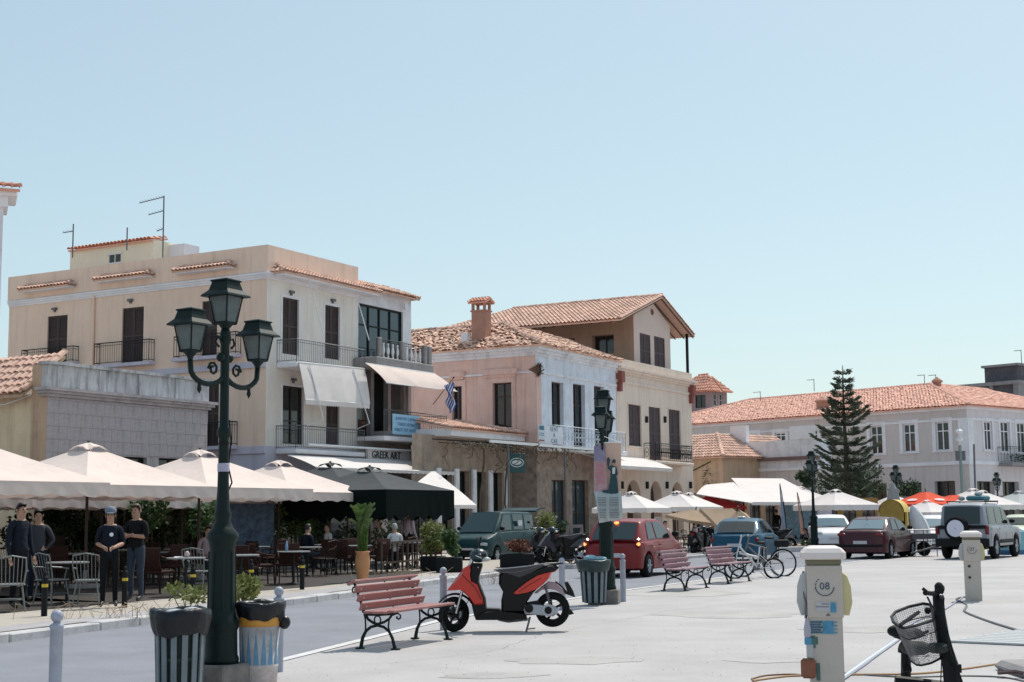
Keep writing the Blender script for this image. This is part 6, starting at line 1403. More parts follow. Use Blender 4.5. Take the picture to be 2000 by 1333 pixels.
# ================================================================== bicycles
def bicycle(label, loc, rot, r, wb, fm_, seat_h=.9, bar_h=1.0, group=None, guards=False):
    t = thing('bicycle', label, 'bicycle', loc, rot, group)
    for x in (0, wb):
        mb = MB(); mb.tube([(cos(2*pi*i/28)*r,0,sin(2*pi*i/28)*r) for i in range(28)], .022, 6, closed=True); wo = mb.build('wheel', m_rubber, t); wo.location = (x,0,r)
        sp = MB(); sp.tube([(cos(2*pi*i/24)*(r-.03),0,sin(2*pi*i/24)*(r-.03)) for i in range(24)], .009, 4, closed=True)
        for k in range(18): a = 2*pi*k/18; sp.bar((0,.02*(-1)**k,0),(cos(a)*(r-.03),0,sin(a)*(r-.03)),.0018,3)
        sp.bar((0,-.05,0),(0,.05,0),.02,8); sp.build('rim', m_chr, wo)
    bb = (wb*.42,0,r*.95 if r > .3 else .28); sx_ = wb*.34; hd = (wb*.86,0,bar_h*.78)
    mb = MB(); mb.bar(bb,(sx_,0,seat_h-.1),.018,7); mb.bar(bb,hd,.026,7); mb.bar((sx_+.02,0,seat_h*.72),(hd[0]-.01,0,hd[2]+.06),.02,7) if r > .3 else mb.bar((sx_+.03,0,.52),(hd[0],0,hd[2]-.16),.03,7)
    for s_ in (-.05,.05): mb.bar(bb,(0,s_,r),.01,5); mb.bar((sx_,0,seat_h*.66),(0,s_,r),.009,5); mb.bar((wb,s_,r),(wb*.9,s_*.6,hd[2]-.1),.013,5)
    mb.bar((wb*.9,0,hd[2]-.12),(wb*.8,0,bar_h),.02,7); mb.build('frame', fm_, t)
    mb = MB(); mb.tube([(wb*.76,-.27,bar_h+.05),(wb*.8,-.12,bar_h+.01),(wb*.8,.12,bar_h+.01),(wb*.76,.27,bar_h+.05)],.012,6); mb.build('handlebar', m_chr, t)
    mb = MB(); mb.smooth = True; mb.ball((sx_-.03,0,seat_h),.09,10,(1.5,.9,.4)); mb.build('saddle', m_black, t)
    mb = MB(); mb.lathe([(.09,-.03),(.09,-.02)],18,(bb[0],0,bb[2]),'y'); mb.bar((bb[0],-.05,bb[2]),(bb[0]+.1,-.06,bb[2]-.13),.01,5); mb.bar((bb[0],.05,bb[2]),(bb[0]-.1,.06,bb[2]+.13),.01,5); mb.cbox((bb[0]+.1,-.1,bb[2]-.14),(.09,.08,.02)); mb.cbox((bb[0]-.1,.1,bb[2]+.14),(.09,.08,.02)); mb.build('crank', m_greyiron, t)
    mb = MB(); mb.bar((bb[0]-.02,.03,r*.9),(bb[0]-.22,.12,.0),.01,5); mb.build('kickstand', m_chr, t)
    if guards: mb = MB(); mb.bbox(-.16,.2,-.09,.09,r*2+.06,r*2+.26,.03); mb.build('pannier_bag', m_black, t)
    return t
m_silv = mat('silver_bicycle_paint',(0.55,0.55,0.57),.35,.05,metal=.5)
g = gnd(1512,1130); bicycle('silver small-wheeled folding bicycle behind the farther benches', (g.x,g.y,0), RAD(178), .24, .98, m_silv, .88, 1.02)
g = gnd(1538,1128); bicycle('dark large-wheeled bicycle standing behind the silver folding one', (g.x,g.y+.55,0), RAD(185), .34, 1.08, m_greyiron, .98, 1.02, guards=True)
# ================================================================== near folding bicycle with basket
fb_ = thing('bicycle', 'black bicycle with a mesh handlebar basket cut by the bottom edge at the lower right', 'bicycle', (at(1840,1333,9).x, 9, 0), 0)
bx = fb_.location.x
def NB(u, v, Y=9.0): q = at(u, v, Y); return (q.x-bx, Y-9, q.z)
mb = MB(); mb.smooth = True
mb.tube([NB(1832,1163), NB(1835,1200), NB(1842,1250), NB(1856,1300), NB(1862,1345), NB(1872,1400)], [.034,.036,.042,.05,.055,.05], 10)
mb.bar(NB(1828,1175),NB(1840,1178),.045,10); mb.bar(NB(1853,1305),NB(1868,1303),.06,10); mb.build('handlepost', m_black, fb_)
mb = MB(); mb.tube([NB(1806,1158,8.85),NB(1820,1160,8.9),NB(1832,1158,9.0),NB(1840,1152,9.2),NB(1838,1148,9.5)], .015, 7); mb.build('handlebar', m_black, fb_)
mb = MB(); mb.tube([NB(1806,1163,8.85),NB(1809,1155,8.85),NB(1802,1150,8.85)], .011, 6); mb.build('brake_lever', m_black, fb_); mb = MB(); mb.bar(NB(1838,1150,9.15),NB(1834,1144,9.55),.024,8); mb.bar(NB(1828,1150,8.95),NB(1842,1153,8.95),.028,8); mb.ball(NB(1834,1147,8.95),.03,8); mb.build('grip', m_black, fb_)
mb = MB(); mb.tube([NB(1848,1225,8.93),NB(1858,1260,8.9),NB(1868,1300,8.9),NB(1884,1345,8.9)],.005,5); mb.tube([NB(1846,1215,8.93),NB(1852,1262,8.92),NB(1862,1290,8.9),NB(1878,1335,8.9)],.005,5); mb.tube([NB(1811,1166,8.86),NB(1818,1180,8.86),NB(1826,1192,8.9)],.006,5); mb.tube([NB(1839,1290),NB(1837,1345)],.004,4); mb.cbox(NB(1872,1306,8.9),(.03,.03,.05)); mb.build('cables', m_black, fb_)
mb = MB(); mb.bar(NB(1770,1238,9.35),NB(1769,1345,9.35),.032,10); mb.bar(NB(1762,1308,9.3),NB(1779,1306,9.3),.022,8); mb.bar(NB(1757,1265,9.3),NB(1768,1268,9.3),.035,8); mb.build('seatpost', m_black, fb_)
mb = MB(); mb.smooth = True; c = NB(1752,1233,9.35); mb.ball(c,.05,12,(1.3,.9,.8)); c = NB(1772,1238,9.35); mb.ball(c,.06,12,(1.8,1.2,.7)); mb.build('saddle', m_black, fb_)
mb = MB(); mb.bar(NB(1748,1332,9.15),NB(1866,1345,9.1),.04,10); mb.build('frame', m_black, fb_)
# mesh basket: rounded rectangle rings with a fine wire mesh
top = [(1741,1205),(1748,1196),(1775,1185),(1803,1179),(1815,1181),(1822,1190),(1826,1205),(1822,1212),(1790,1222),(1765,1227),(1757,1224),(1745,1216)]
Yb = [8.75,8.85,9.1,9.2,9.2,9.15,9.0,8.9,8.6,8.5,8.5,8.6]
bot = [(1776,1283),(1779,1281),(1800,1270),(1820,1266),(1832,1266),(1836,1272),(1838,1280),(1836,1287),(1818,1296),(1800,1300),(1790,1299),(1780,1292)]
T_ = [Vector(NB(u,v,y)) for (u,v),y in zip(top,Yb)]; B_ = [Vector(NB(u,v,8.95+(y-8.85)*.55)) for (u,v),y in zip(bot,Yb)]
mb = MB(); mb.tube(T_, .009, 6, closed=True); mb.tube(B_, .007, 6, closed=True); mb.tube([t_.lerp(b_,.3) for t_,b_ in zip(T_,B_)], .004, 4, closed=True); rim_ = mb.build('basket', m_black, fb_)
mb = MB(); n = len(T_); M = 84
def ringp(L, a): i = int(a*n) % n; f = a*n-int(a*n); return L[i].lerp(L[(i+1)%n], f)
for k in range(M): a = k/M; mb.bar(ringp(T_,a), ringp(B_,a), .0013, 3, cap=False)
for j in range(1,26):
    f = j/26
    for k in range(24): mb.bar(ringp(T_,k/24).lerp(ringp(B_,k/24),f), ringp(T_,(k+1)/24).lerp(ringp(B_,(k+1)/24),f), .0013, 3, cap=False)
cb = sum(B_, Vector())/n
for k in range(24): mb.bar(B_[k//2], cb, .0013, 3, cap=False)
mb.build('wire_mesh', m_greyiron, rim_)
mb = MB(); mb.bar(NB(1757,1222,8.55),NB(1794,1196,8.8),.012,5); mb.bar(NB(1795,1243,8.7),NB(1812,1233,8.8),.01,5); c = NB(1812,1193,9.15); mb.ball(c,.022,8); mb.build('basket_brackets', m_black, rim_)
mb = MB(); mb.smooth = True; cc = (cb+Vector((-.06,0,.05))); mb.ball(tuple(cc),.09,10,(1.1,1,.5)); mb.ball((cc.x+.13,cc.y,cc.z+.0),.07,10,(1.1,1,.5)); mb.build('basket_contents', mat('dark_cloth',(0.03,0.035,0.03),.9,.3,15), fb_)
# ================================================================== service pedestals
m_ped = mat('beige_pedestal_paint',(0.50,0.44,0.39),.6,.05,8,.15,60,dirt=(.4,.35,.3),dirtamt=.5,dirtscale=4); m_pcap = mat('pinkish_white_cap',(0.68,0.60,0.57),.5,.04,4)
m_yc = mat('pale_yellow_cover',(0.56,0.49,0.26),.5,.06,6); m_gc = mat('pale_grey_cover',(0.42,0.42,0.42),.45,.08,6); m_ink = mat('navy_ink',(0.03,0.06,0.12),.6,0); m_blst = mat('blue_sticker',(0.06,0.25,0.4),.5,.3,20)
def pedestal(label, u, Y, H, wd, num, rot, big=True):
    p = at(u, 1150, Y); t = thing('service_pedestal', label, 'pedestal', (p.x, Y, 0), rot, 'marina service pedestals'); w = wd/2
    mb = MB(); mb.box(-w*.93,w*.93,-w*.9,w*.9,0,H*.56); mb.build('lower_column', m_ped, t); mb = MB(); mb.bbox(-w,w,-w,w,H*.56,H-.16,.006); mb.build('upper_box', m_ped, t)
    mb = MB(); mb.bbox(-w*.97,w*.97,-w*.95,w*.95,H-.16,H-.10,.01); mb.build('neck', mat('shadow_gap_olive',(0.16,0.15,0.1),.7,.1), t)
    mb = MB(); c = w+.035; vs = []; 
    for ww, zz in ((c-.01,H-.11),(c,H-.10),(c,H-.055),(c-.03,H-.02),(c-.075,H)): 
        b = .02; vs += [(-ww+b,-ww,zz),(ww-b,-ww,zz),(ww,-ww+b,zz),(ww,ww-b,zz),(ww-b,ww,zz),(-ww+b,ww,zz),(-ww,ww-b,zz),(-ww,-ww+b,zz)]
    mb.add(vs, [(k*8+i,k*8+(i+1)%8,k*8+8+(i+1)%8,k*8+8+i) for k in range(4) for i in range(8)]+[tuple(range(7,-1,-1)),tuple(range(32,40))]); mb.build('cap', m_pcap, t)
    for s_, m in ((1, m_yc),(-1, m_gc)):
        z0 = H*.56+.015; z1 = H-.21; P_ = [(w-.0,z0),(w+.05,z0+.0),(w+.078,z0+.10),(w+.07,z1-.12),(w+.04,z1-.03),(w-.0,z1)]
        mb = MB(); mb.prism([(s_*x,z) for x,z in P_], -w*.72, w*.72, inset=.06); o = mb.build('socket_cover', m, t); fixn(o)
    f = -w-.003; zc = H-.33
    mb = MB()
    R = .075*wd/.29
    for a0, a1 in ((95,350),(112,122),(126,140),(146,158)):
        pass
    segs = [(-180,-5),(160,172),(142,152),(128,136)]
    for a0, a1 in segs:
        n = max(2, int(abs(a1-a0)/8)); mb.tube([(cos(RAD(a0+(a1-a0)*i/n))*R, f, zc+sin(RAD(a0+(a1-a0)*i/n))*R) for i in range(n+1)], .0045, 4)
    mb.build('number_ring', m_ink, t); txt(num, .085*wd/.29, (0,f,zc), (RAD(90),0,0), m_ink, t, 'number', ext=.001)
    return t, w
pd1, w = pedestal('nearest beige service pedestal numbered 08 with a yellow side cover', 1609, 12.1, 1.33, .29, '08', RAD(-9))
f = -w-.004; H = 1.33
mb = MB(); mb.box(-.075,.09,f,f+.006,.80,.875); mb.build('label_plate', mat('label_white',(0.45,0.44,0.46),.5,.03), pd1)
mb = MB(); mb.box(.04,.085,f-.003,f,.79,.87); mb.build('blue_sticker', m_blst, pd1)
mb = MB()
for k in range(2): mb.box(-.03-.03*k,.03,f-.002,f,.855-.022*k,.861-.022*k)
mb.build('label_lines', m_greyiron, pd1)
mb = MB(); mb.add([(-.075,f-.002,.832),(-.06,f-.002,.832),(-.0675,f-.002,.845)],[(0,1,2)]); mb.add([(0,f-.001,.762),(.04,f-.001,.762),(.02,f-.001,.785)],[(0,1,2)]); mb.build('warning_triangle', m_greyiron, pd1)
fl = -w*.9-.004
mb = MB(); 
for k in range(5): mb.box(-.125,-.03-.01*(k%2),fl-.001*0-.002,fl+.003,.62+.021*k,.636+.021*k)
mb.build('torn_sticker', mat('sticker_navy',(0.05,0.12,0.18),.6,.3,15), pd1)
mb = MB(); mb.box(-.028,.06,fl-.002,fl+.003,.615,.72); 
for k in range(4): mb.box(.06,.09,fl-.002,fl+.003,.62+.028*k,.63+.028*k)
mb.build('torn_sticker', m_blst, pd1)
mb = MB(); mb.box(-.125,-.09,fl-.002,fl+.003,.50,.60); mb.box(-.09,-.07,fl-.002,fl+.003,.53,.59); mb.box(-.12,-.06,fl-.002,fl+.003,.30,.38); mb.box(-.09,-.06,fl-.002,fl+.003,.24,.30); mb.build('torn_sticker', mat('sticker_green',(0.07,0.13,0.12),.6,.4,18), pd1)
# plug, cable, rust-coloured connector
mb = MB(); mb.tube([(-w-.02,-.02,1.12),(-w-.035,-.09,1.0),(-w-.01,-.12,.86),(-w-.02,-.13,.74)],.007,5); mb.tube([(-w-.005,-.06,.78),(-w-.01,-.12,.7),(-w+.0,-.12,.6)],.006,5); mb.build('cable', m_greyiron, pd1)
mb = MB(); mb.lathe([(.02,.58),(.03,.6),(.03,.66),(.015,.74)],10,(-w-.005,-.13,0)); mb.build('plug', mat('plug_grey',(0.4,0.38,0.45),.5,0), pd1)
mb = MB(); mb.lathe([(.033,.53),(.033,.585)],10,(-w-.0,-.13,0)); mb.build('plug_collar', m_blst, pd1)
mb = MB(); mb.lathe([(.025,.42),(.03,.43),(.03,.53)],10,(-w+.01,-.13,0)); mb.build('socket', m_gc, pd1)
mb = MB(); mb.bbox(-w-.07,-w+.05,-.19,-.12,.26,.42,.02); mb.build('connector_box', mat('rust_brown_connector',(0.22,0.08,0.045),.7,.2,10), pd1)
pd2, w2 = pedestal('farther beige service pedestal numbered 07 standing alone on the quay', 1901, 26.3, 1.25, .30, '07', RAD(-14))
mb = MB()
for z_ in (.62,.42): mb.lathe([(.02,-w2*.9-.02),(.025,-w2*.9-.003)],10,(-.06,0,z_),'y')
mb.build('tap', m_slat, pd2)
# ground cables and hoses
def cable(label, pts, r, m, cat='cable', name='cable'):
    P = [gnd(u, v) for u, v in pts]; o0 = P[0]; t = MB(); Q = []
    for i in range(len(P)-1):
        a = P[max(0,i-1)]; b = P[i]; c = P[i+1]; d = P[min(len(P)-1,i+2)]
        for k in range(6):
            s_ = k/6; Q.append(.5*((2*b)+(-a+c)*s_+(2*a-5*b+4*c-d)*s_*s_+(-a+3*b-3*c+d)*s_**3))
    Q.append(P[-1]); t.tube([(q.x,q.y,r) for q in Q], r, 6); return tag(t.build(name, m), label, cat)
cable('dark mooring cable snaking right from the farther pedestal', [(1885,1168),(1868,1172),(1887,1182),(1886,1190),(1884,1196),(1905,1206),(1950,1222),(2010,1240)], .016, m_greyiron)
cable('thin cable running from the farther pedestal down behind the near bicycle', [(1886,1165),(1845,1192),(1790,1215),(1755,1245),(1720,1275),(1690,1300),(1645,1330),(1600,1360)], .013, mat('lilac_hose',(0.35,0.34,0.45),.6,.05))
cable('pale blue water hose lying beside the cable at the lower right', [(1790,1222),(1757,1250),(1715,1280),(1680,1305),(1648,1328),(1610,1352)], .022, mat('pale_hose',(0.55,0.58,0.66),.5,.05), 'hose', 'hose')
cable('orange-brown cord crossing the quay under the near bicycle', [(1470,1332),(1520,1325),(1560,1322),(1660,1320),(1790,1318),(1880,1309),(1980,1296),(2010,1310)], .010, mat('orange_cord',(0.42,0.25,0.12),.7,.05))
cable('thin dark cord low across the quay right of the 08 pedestal', [(1640,1316),(1760,1324),(1880,1322),(1960,1325),(2010,1335)], .008, m_greyiron)
cable('brown looped cable at the foot of the 08 pedestal', [(1468,1328),(1500,1321),(1560,1320),(1600,1335),(1560,1345),(1490,1340),(1468,1328)], .009, mat('brown_cable',(0.25,0.13,0.09),.6,.05))
# ribbed boarding mat (slats) and mooring lump bottom right
gp = [gnd(1870,1183), gnd(2100,1176), gnd(2100,1262), gnd(1860,1255)]
g0 = gnd(1855,1256); g1 = gnd(2080,1266); th_ = thing('boarding_ramp', 'low pale ribbed ramp lying on the quay behind the near bicycle', 'ramp', (g0.x,g0.y,0), atan2(g1.y-g0.y,g1.x-g0.x)); Lr = 1.8
nsl = 30; dep = gnd(1870,1184).y-g0.y; sb = MB(); sb.bbox(0,Lr+2.2,0,dep/nsl*.82,.004,.03,.004); sme = sb.mesh('slat', mat('pale_blue_grey_slats',(0.39,0.40,0.415),.6,.06,6))
for k in range(nsl): o = bpy.data.objects.new('slat', sme); COL.objects.link(o); o.parent = th_; o.location = (rnd.uniform(-.02,.02)+.02*k, dep*k/nsl, 0)
g = gnd(1990,1320); t = thing('mooring_block', 'weathered concrete block with a bent iron bar at the lower right corner', 'block', (g.x+.15,g.y,0)); mb = MB(); mb.smooth = False; mb.bbox(-.2,.8,-.5,.6,-.02,.10,.05); mb.build('block', m_conc, t)
mb = MB(); mb.tube([(-.42,-.2,.05),(-.25,-.2,.06),(-.15,-.3,.04),(-.05,-.6,.03)],.02,6); mb.build('iron_bar', mat('rusty_iron',(0.1,0.06,0.06),.8,.2,10), t)
# ---- extra detail on the near scooter
def sdet(name, m, f, par=s1):
    mb = MB(); f(mb); return mb.build(name, m, par)
sK = .0069*.15
def sZ(u, v, y): return ((1595-u)*sK, y, (1235-v)*sK)
sdet('shield_crease', m_blkp, lambda mb: mb.tube([sZ(380,460,.156), sZ(455,540,.157), sZ(560,640,.157), sZ(640,800,.155)], .004, 4))
sdet('beak_edge', mat('pale_edge',(0.45,0.35,0.33),.4,0), lambda mb: mb.tube([sZ(390,440,.135), sZ(300,540,.12), sZ(210,650,.09)], .007, 5))
sdet('panel_seam', m_blkp, lambda mb: mb.tube([sZ(1150,700,.172), sZ(1300,600,.173), sZ(1450,520,.172)], .004, 4))
sdet('seat_seam', mat('seat_piping',(0.16,0.12,0.15),.5,0), lambda mb: mb.tube([sZ(900,440,.137), sZ(1100,440,.138), sZ(1250,410,.138), sZ(1450,350,.137)], .005, 4))
sdet('shock_absorber', m_greyiron, lambda mb: [mb.bar(sZ(1500,600,.12), sZ(1560,880,.12), .014, 6), mb.tube([Vector(sZ(1505+55*i/40, 620+240*i/40, .12))+Vector((cos(i*1.3)*.026,sin(i*1.3)*.026,0)) for i in range(41)], .005, 4)])
sdet('keyhole', m_chr, lambda mb: mb.ball(sZ(600,370,.13), .012, 6))
# ================================================================== vehicles
def interp(pts, x):
    if x <= pts[0][0]: return pts[0][1]
    for (a, b), (c, d) in zip(pts, pts[1:]):
        if x <= c: return b+(d-b)*(x-a)/(c-a)
    return pts[-1][1]
def car(name, label, cat, loc, rot, L, W, H, belt, roof, wheels, r, paint, zlow=.2, tumble=.80, glass=None, hub=m_alu, group=None, sw=None, xw=None, plate=True, tail=None, head=None, rearglass=None, tex=None):
    """local x = length, 0 = rear bumper, L = front; belt/roof: (x,z) lists"""
    t = thing(name, label, cat, loc, rot, group); N = 72; w = W/2
    def zl(x):
        z = zlow+.04*(1-min(1,min(x,L-x)/.3))
        for xw_ in wheels:
            R = r+.06
            if abs(x-xw_) < R: z = max(z, r+sqrt(R*R-(x-xw_)**2))
        return z
    def wd(x):
        e = min(x, L-x); k = min(1, e/.55); return w*(.80+.20*sqrt(max(0,1-(1-k)**2)))
    xs = sorted(set([L*i/N for i in range(N+1)]+[x_+s_*(r+.06) for x_ in wheels for s_ in (-.999,.999)]))
    mb = MB(); mb.smooth = True; vs = []; S_ = 12
    for x in xs:
        zb = interp(belt, x); z0 = zl(x); ww = wd(x); zb2 = zb
        h = [(0,z0),(ww*.9,z0),(ww*.97,z0+.02),(ww*.985,z0+(zb-z0)*.3),(ww,z0+(zb-z0)*.55),(ww*.985,z0+(zb-z0)*.8),(ww*.95,zb-.03),(ww*.88,zb),(ww*.5,zb+.012),(0,zb+.018)]
        vs += [(x,-a,b) for a,b in h]+[(x,a,b) for a,b in h[::-1]]
    K = 20
    mb.add(vs, [(i*K+j, i*K+(j+1)%K, (i+1)*K+(j+1)%K, (i+1)*K+j) for i in range(len(xs)-1) for j in range(K)]+[tuple(range(K-1,-1,-1)), tuple(range((len(xs)-1)*K, len(xs)*K))])
    bo = mb.build('body', paint, t); fixn(bo); m_ = bo.modifiers.new('edge','EDGE_SPLIT'); m_.split_angle = RAD(40)
    # cabin
    xa, xb = roof[0][0], roof[-1][0]; mb = MB(); mb.smooth = True; vs = []; xs2 = sorted(set([xa+(xb-xa)*i/40 for i in range(41)]+[x for x,_ in roof]))
    def cabw(x, f): return wd(x)*.90*(1-(1-tumble)*f)
    for x in xs2:
        zb = interp(belt, x); zr = max(interp(roof, x), zb+.004); wb_ = cabw(x,0); ft = (zr-zb)/(H-min(interp(belt,x),.99*H)+1e-3); wt = cabw(x, min(1,ft))
        h = [(0,zb-.01),(wb_,zb-.01),(wb_+(wt-wb_)*.9,zr-.1*(zr-zb)),(wt*.955,zr-.03*(zr-zb)),(wt*.88,zr),(wt*.45,zr+.012),(0,zr+.018)]
        vs += [(x,-a,b) for a,b in h]+[(x,a,b) for a,b in h[::-1]]
    K = 14; mb.add(vs, [(i*K+j, i*K+(j+1)%K, (i+1)*K+(j+1)%K, (i+1)*K+j) for i in range(len(xs2)-1) for j in range(K)]); cb_ = mb.build('cabin', paint, t); fixn(cb_); m_ = cb_.modifiers.new('edge','EDGE_SPLIT'); m_.split_angle = RAD(40)
    g = glass or m_dkglass
    # side windows
    def sidept(x, f, s_, off=.012):
        zb = interp(belt, x); zr = interp(roof, x); wb_ = cabw(x,0); ft = (zr-zb)/(H-min(interp(belt,x),.99*H)+1e-3); wt = cabw(x,min(1,ft))
        return (x, s_*(wb_+(wt-wb_)*f*1.0+off), zb+(zr-zb)*f)
    for (x0, x1, xt0, xt1) in (sw or []):
        for s_ in (-1, 1):
            mb = MB(); n = 8; bt = []; tp = []
            for i in range(n+1):
                k = i/n; xbm = x0+(x1-x0)*k; xtm = xt0+(xt1-xt0)*k; p0 = sidept(xbm,.08,s_); q = sidept(xtm,.86,s_)
                bt.append(p0); tp.append(q)
            vs = bt+tp; vs += [(x,y-s_*.01,z) for x,y,z in vs]; M_ = 2*(n+1)
            mb.add(vs, [(i,i+1,n+2+i,n+1+i) for i in range(n)]+[(0,n+1,M_+n+1,M_),(n,M_+n,M_+2*n+1,2*n+1)]); mb.build('side_window', g, t)
    # windscreen and rear window on the ramps
    def endglass(xlo, xhi, nm, mm, fw=.86):
        mb = MB(); n = 5; sgn = 1 if xlo > xhi else -1; vs = []
        for i in range(n+1):
            k = .06+.86*i/n; x = xlo+(xhi-xlo)*k; z = interp(roof, x); zb = interp(belt,x); ft = (z-zb)/(H-min(zb,.99*H)+1e-3); y = cabw(x, max(0,min(1,ft)))*fw
            for c in (-1,-.5,0,.5,1): vs.append((x+sgn*(.03-.012*abs(c)), c*y, z+.012+.012*(1-c*c)))
        mb.add(vs, [(i*5+j,i*5+j+1,i*5+j+6,i*5+j+5) for i in range(n) for j in range(4)]); o = mb.build(nm, mm, t); fixn(o); mb.smooth = True; return o
    endglass(roof[-1][0], roof[-2][0], 'windscreen', g); endglass(roof[0][0], roof[1][0], 'rear_window', rearglass or g)
    # wheels
    for xw_ in wheels:
        for s_ in (-1, 1):
            mb = MB(); mb.smooth = True; yy = s_*(w-.11); mb.lathe([(r*.6,-.1),(r*.92,-.1),(r,-.07),(r,.07),(r*.92,.1),(r*.6,.1)], 24, (0,0,0), 'y', cap=False); wo = mb.build('wheel', m_rubber, t); wo.location = (xw_,yy,r)
            mb = MB(); mb.lathe([(r*.62,s_*.06),(r*.60,s_*.085),(r*.3,s_*.07),(.02,s_*.08)], 20, (0,0,0), 'y')
            for k in range(6): a = 2*pi*k/6; mb.bar((cos(a)*r*.15,s_*.09,sin(a)*r*.15),(cos(a)*r*.56,s_*.088,sin(a)*r*.56),.02,4)
            mb.build('rim', hub, wo)
    mb = MB(); mb.box(.25,L-.25,-w*.72,w*.72,zlow-.02,zlow+.12); 
    for x_ in wheels: mb.box(x_-r,x_+r,-w*.55,w*.55,r*.8,r*2.1)
    mb.build('underbody', m_black, t)
    # bumpers, lights, plates, handles, mirrors, door seams
    def endx(z, front): return (L if front else 0)
    for s_ in (-1, 1):
        if tail: x, y, z, sx_, sy_, sz_, mm = tail; mb = MB(); mb.bbox(x-sx_/2,x+sx_/2,s_*y-sy_/2,s_*y+sy_/2,z-sz_/2,z+sz_/2,min(sx_,sy_,sz_)*.3); mb.build('tail_light', mm, t)
        if head: x, y, z, sx_, sy_, sz_ = head; mb = MB(); mb.bbox(x-sx_/2,x+sx_/2,s_*y-sy_/2,s_*y+sy_/2,z-sz_/2,z+sz_/2,min(sx_,sy_,sz_)*.3); mb.build('headlight', mat('headlamp',(0.5,0.52,0.52),.15,0), t)
    if xw is not None:
        for s_ in (-1,1):
            zb = interp(belt, xw)+.08; mb = MB(); mb.bbox(xw-.06,xw+.06,s_*(w*.97)-.09+s_*.06,s_*(w*.97)+.09+s_*.06,zb-.02,zb+.12,.03); mb.build('door_mirror', m_black, t)
    if plate:
        for x, nm in ((-.012,'rear_plate'),(L+.0,'front_plate')): mb = MB(); mb.box(x,x+.012,-.24,.24,zlow+.32 if x < 0 else zlow+.2,zlow+.43 if x < 0 else zlow+.31); mb.build(nm, mat('number_plate_white',(0.55,0.52,0.55),.5,.1,15), t)
    mb = MB()
    for (x0, x1, xt0, xt1) in (sw or []):
        for s_ in (-1,1):
            for x in (x0-.03, x1+.03):
                if any(abs(x-q) < r+.05 for q in wheels): continue
                ww = wd(x)*1.001; z0 = zlow+.1; zb = interp(belt,x); mb.add([(x-.006,s_*(ww*.99),z0),(x+.006,s_*(ww*.99),z0),(x+.006,s_*(ww*1.001+.002),(z0+zb)/2),(x-.006,s_*(ww*1.001+.002),(z0+zb)/2),(x+.006,s_*(ww*.955+.004),zb-.03),(x-.006,s_*(ww*.955+.004),zb-.03)], [(0,1,2,3),(3,2,4,5)])
    if mb.v: mb.build('door_seams', m_black, t)
    mb = MB()
    for (x0, x1, xt0, xt1) in (sw or [])[:2]:
        for s_ in (-1,1): xx = x0+.08; mb.cbox((xx,s_*(wd(xx)*.985+.012),interp(belt,xx)-.12),(.16,.03,.025))
    if mb.v: mb.build('door_handles', paint, t)
    return t
def heading(az): return RAD(90-az)
def carpaint(n, c, rough=.4, coat=.22): return mat(n, c, rough, .02, 3, coat=coat, spec=.3)
p_red = carpaint('red_car_paint',(0.21,0.011,0.014)); p_blue = carpaint('petrol_blue_paint',(0.002,0.07,0.13),.45,.12); p_mar = carpaint('maroon_paint',(0.06,0.010,0.016)); p_sil = carpaint('silver_paint',(0.25,0.26,0.30),.35); p_grn = carpaint('teal_van_paint',(0.001,0.035,0.042),.5,.08); p_wht = carpaint('white_car_paint',(0.7,0.68,0.7)); p_pale = carpaint('pale_green_paint',(0.5,0.55,0.42))
m_tl = mat('tail_lamp_red',(0.16,0.012,0.014),.2,0); m_to = mat('lit_brake_lamp',(0.9,0.2,0.05),.3,0,emit=((1.0,0.22,0.05),2.2))
m_rg = glassy('tinted_window',(0.02,0.035,0.04),.05); m_skyg = glassy('reflective_pale_glass',(0.17,0.24,0.28),.08)
def put_rear(u, Y, az, W, side=-1):
    """world position of the rear-bumper centre whose left rear corner shows at photo column u"""
    p = at(u, 1100, Y); a = heading(az); ey = Vector((-sin(a), cos(a))); return Vector((p.x, p.y))-ey*(W/2)
# red hatchback
W_=1.66; o = put_rear(1136, 37.6, 24, W_); 
rc = car('parked_car', 'red hatchback with lit tail lamps behind the poster lamp post', 'car', (o.x,o.y,0), heading(24), 3.78, W_, 1.50,
  [(0,.80),(.15,.92),(1.2,.94),(2.75,.96),(3.3,.88),(3.65,.72),(3.78,.55)], [(.08,.93),(.55,1.42),(1.1,1.50),(1.9,1.49),(2.35,1.38),(3.1,.93)], (.62,3.1), .30, p_red, sw=[(.75,1.35,.85,1.3),(1.45,2.6,1.4,2.2)], xw=2.7,
  tail=(.07,.70,.88,.16,.13,.26,m_tl), head=(3.55,.6,.68,.25,.25,.16), rearglass=m_rg)
mb = MB(); 
for s_ in (-1,1): mb.ball((.02,s_*.72,.86),.055,10,(.7,1,1))
mb.ball((.42,.0,1.40),.035,8,(1,2,1)); mb.build('lit_lamp', m_to, rc)
mb = MB(); mb.tube([(.25+.012*abs(k),k*.13,1.02-.0*k) for k in range(-2,3)], .008, 4); mb.build('rear_wiper', m_black, rc)
# blue saloon-like hatch
W_=1.7; o = put_rear(1386, 48, 20, W_)
bc = car('parked_car', 'petrol blue car with a dark rear window parked beside the bicycles', 'car', (o.x,o.y,0), heading(20), 4.1, W_, 1.45,
  [(0,.86),(.12,.95),(1.2,.94),(3.0,.93),(3.6,.84),(4.0,.66),(4.1,.5)], [(.1,.95),(.75,1.36),(1.3,1.45),(2.0,1.43),(2.5,1.32),(3.2,.93)], (.72,3.35), .30, p_blue, sw=[(.95,1.6,1.0,1.55),(1.7,2.85,1.68,2.4)], xw=2.9,
  tail=(.05,.72,.76,.12,.16,.14,m_tl), head=(3.9,.6,.62,.2,.25,.14))
mb = MB(); mb.bbox(1.2,1.5,-.12,.12,1.46,1.52,.03); mb.build('roof_marker', m_metalW, bc)
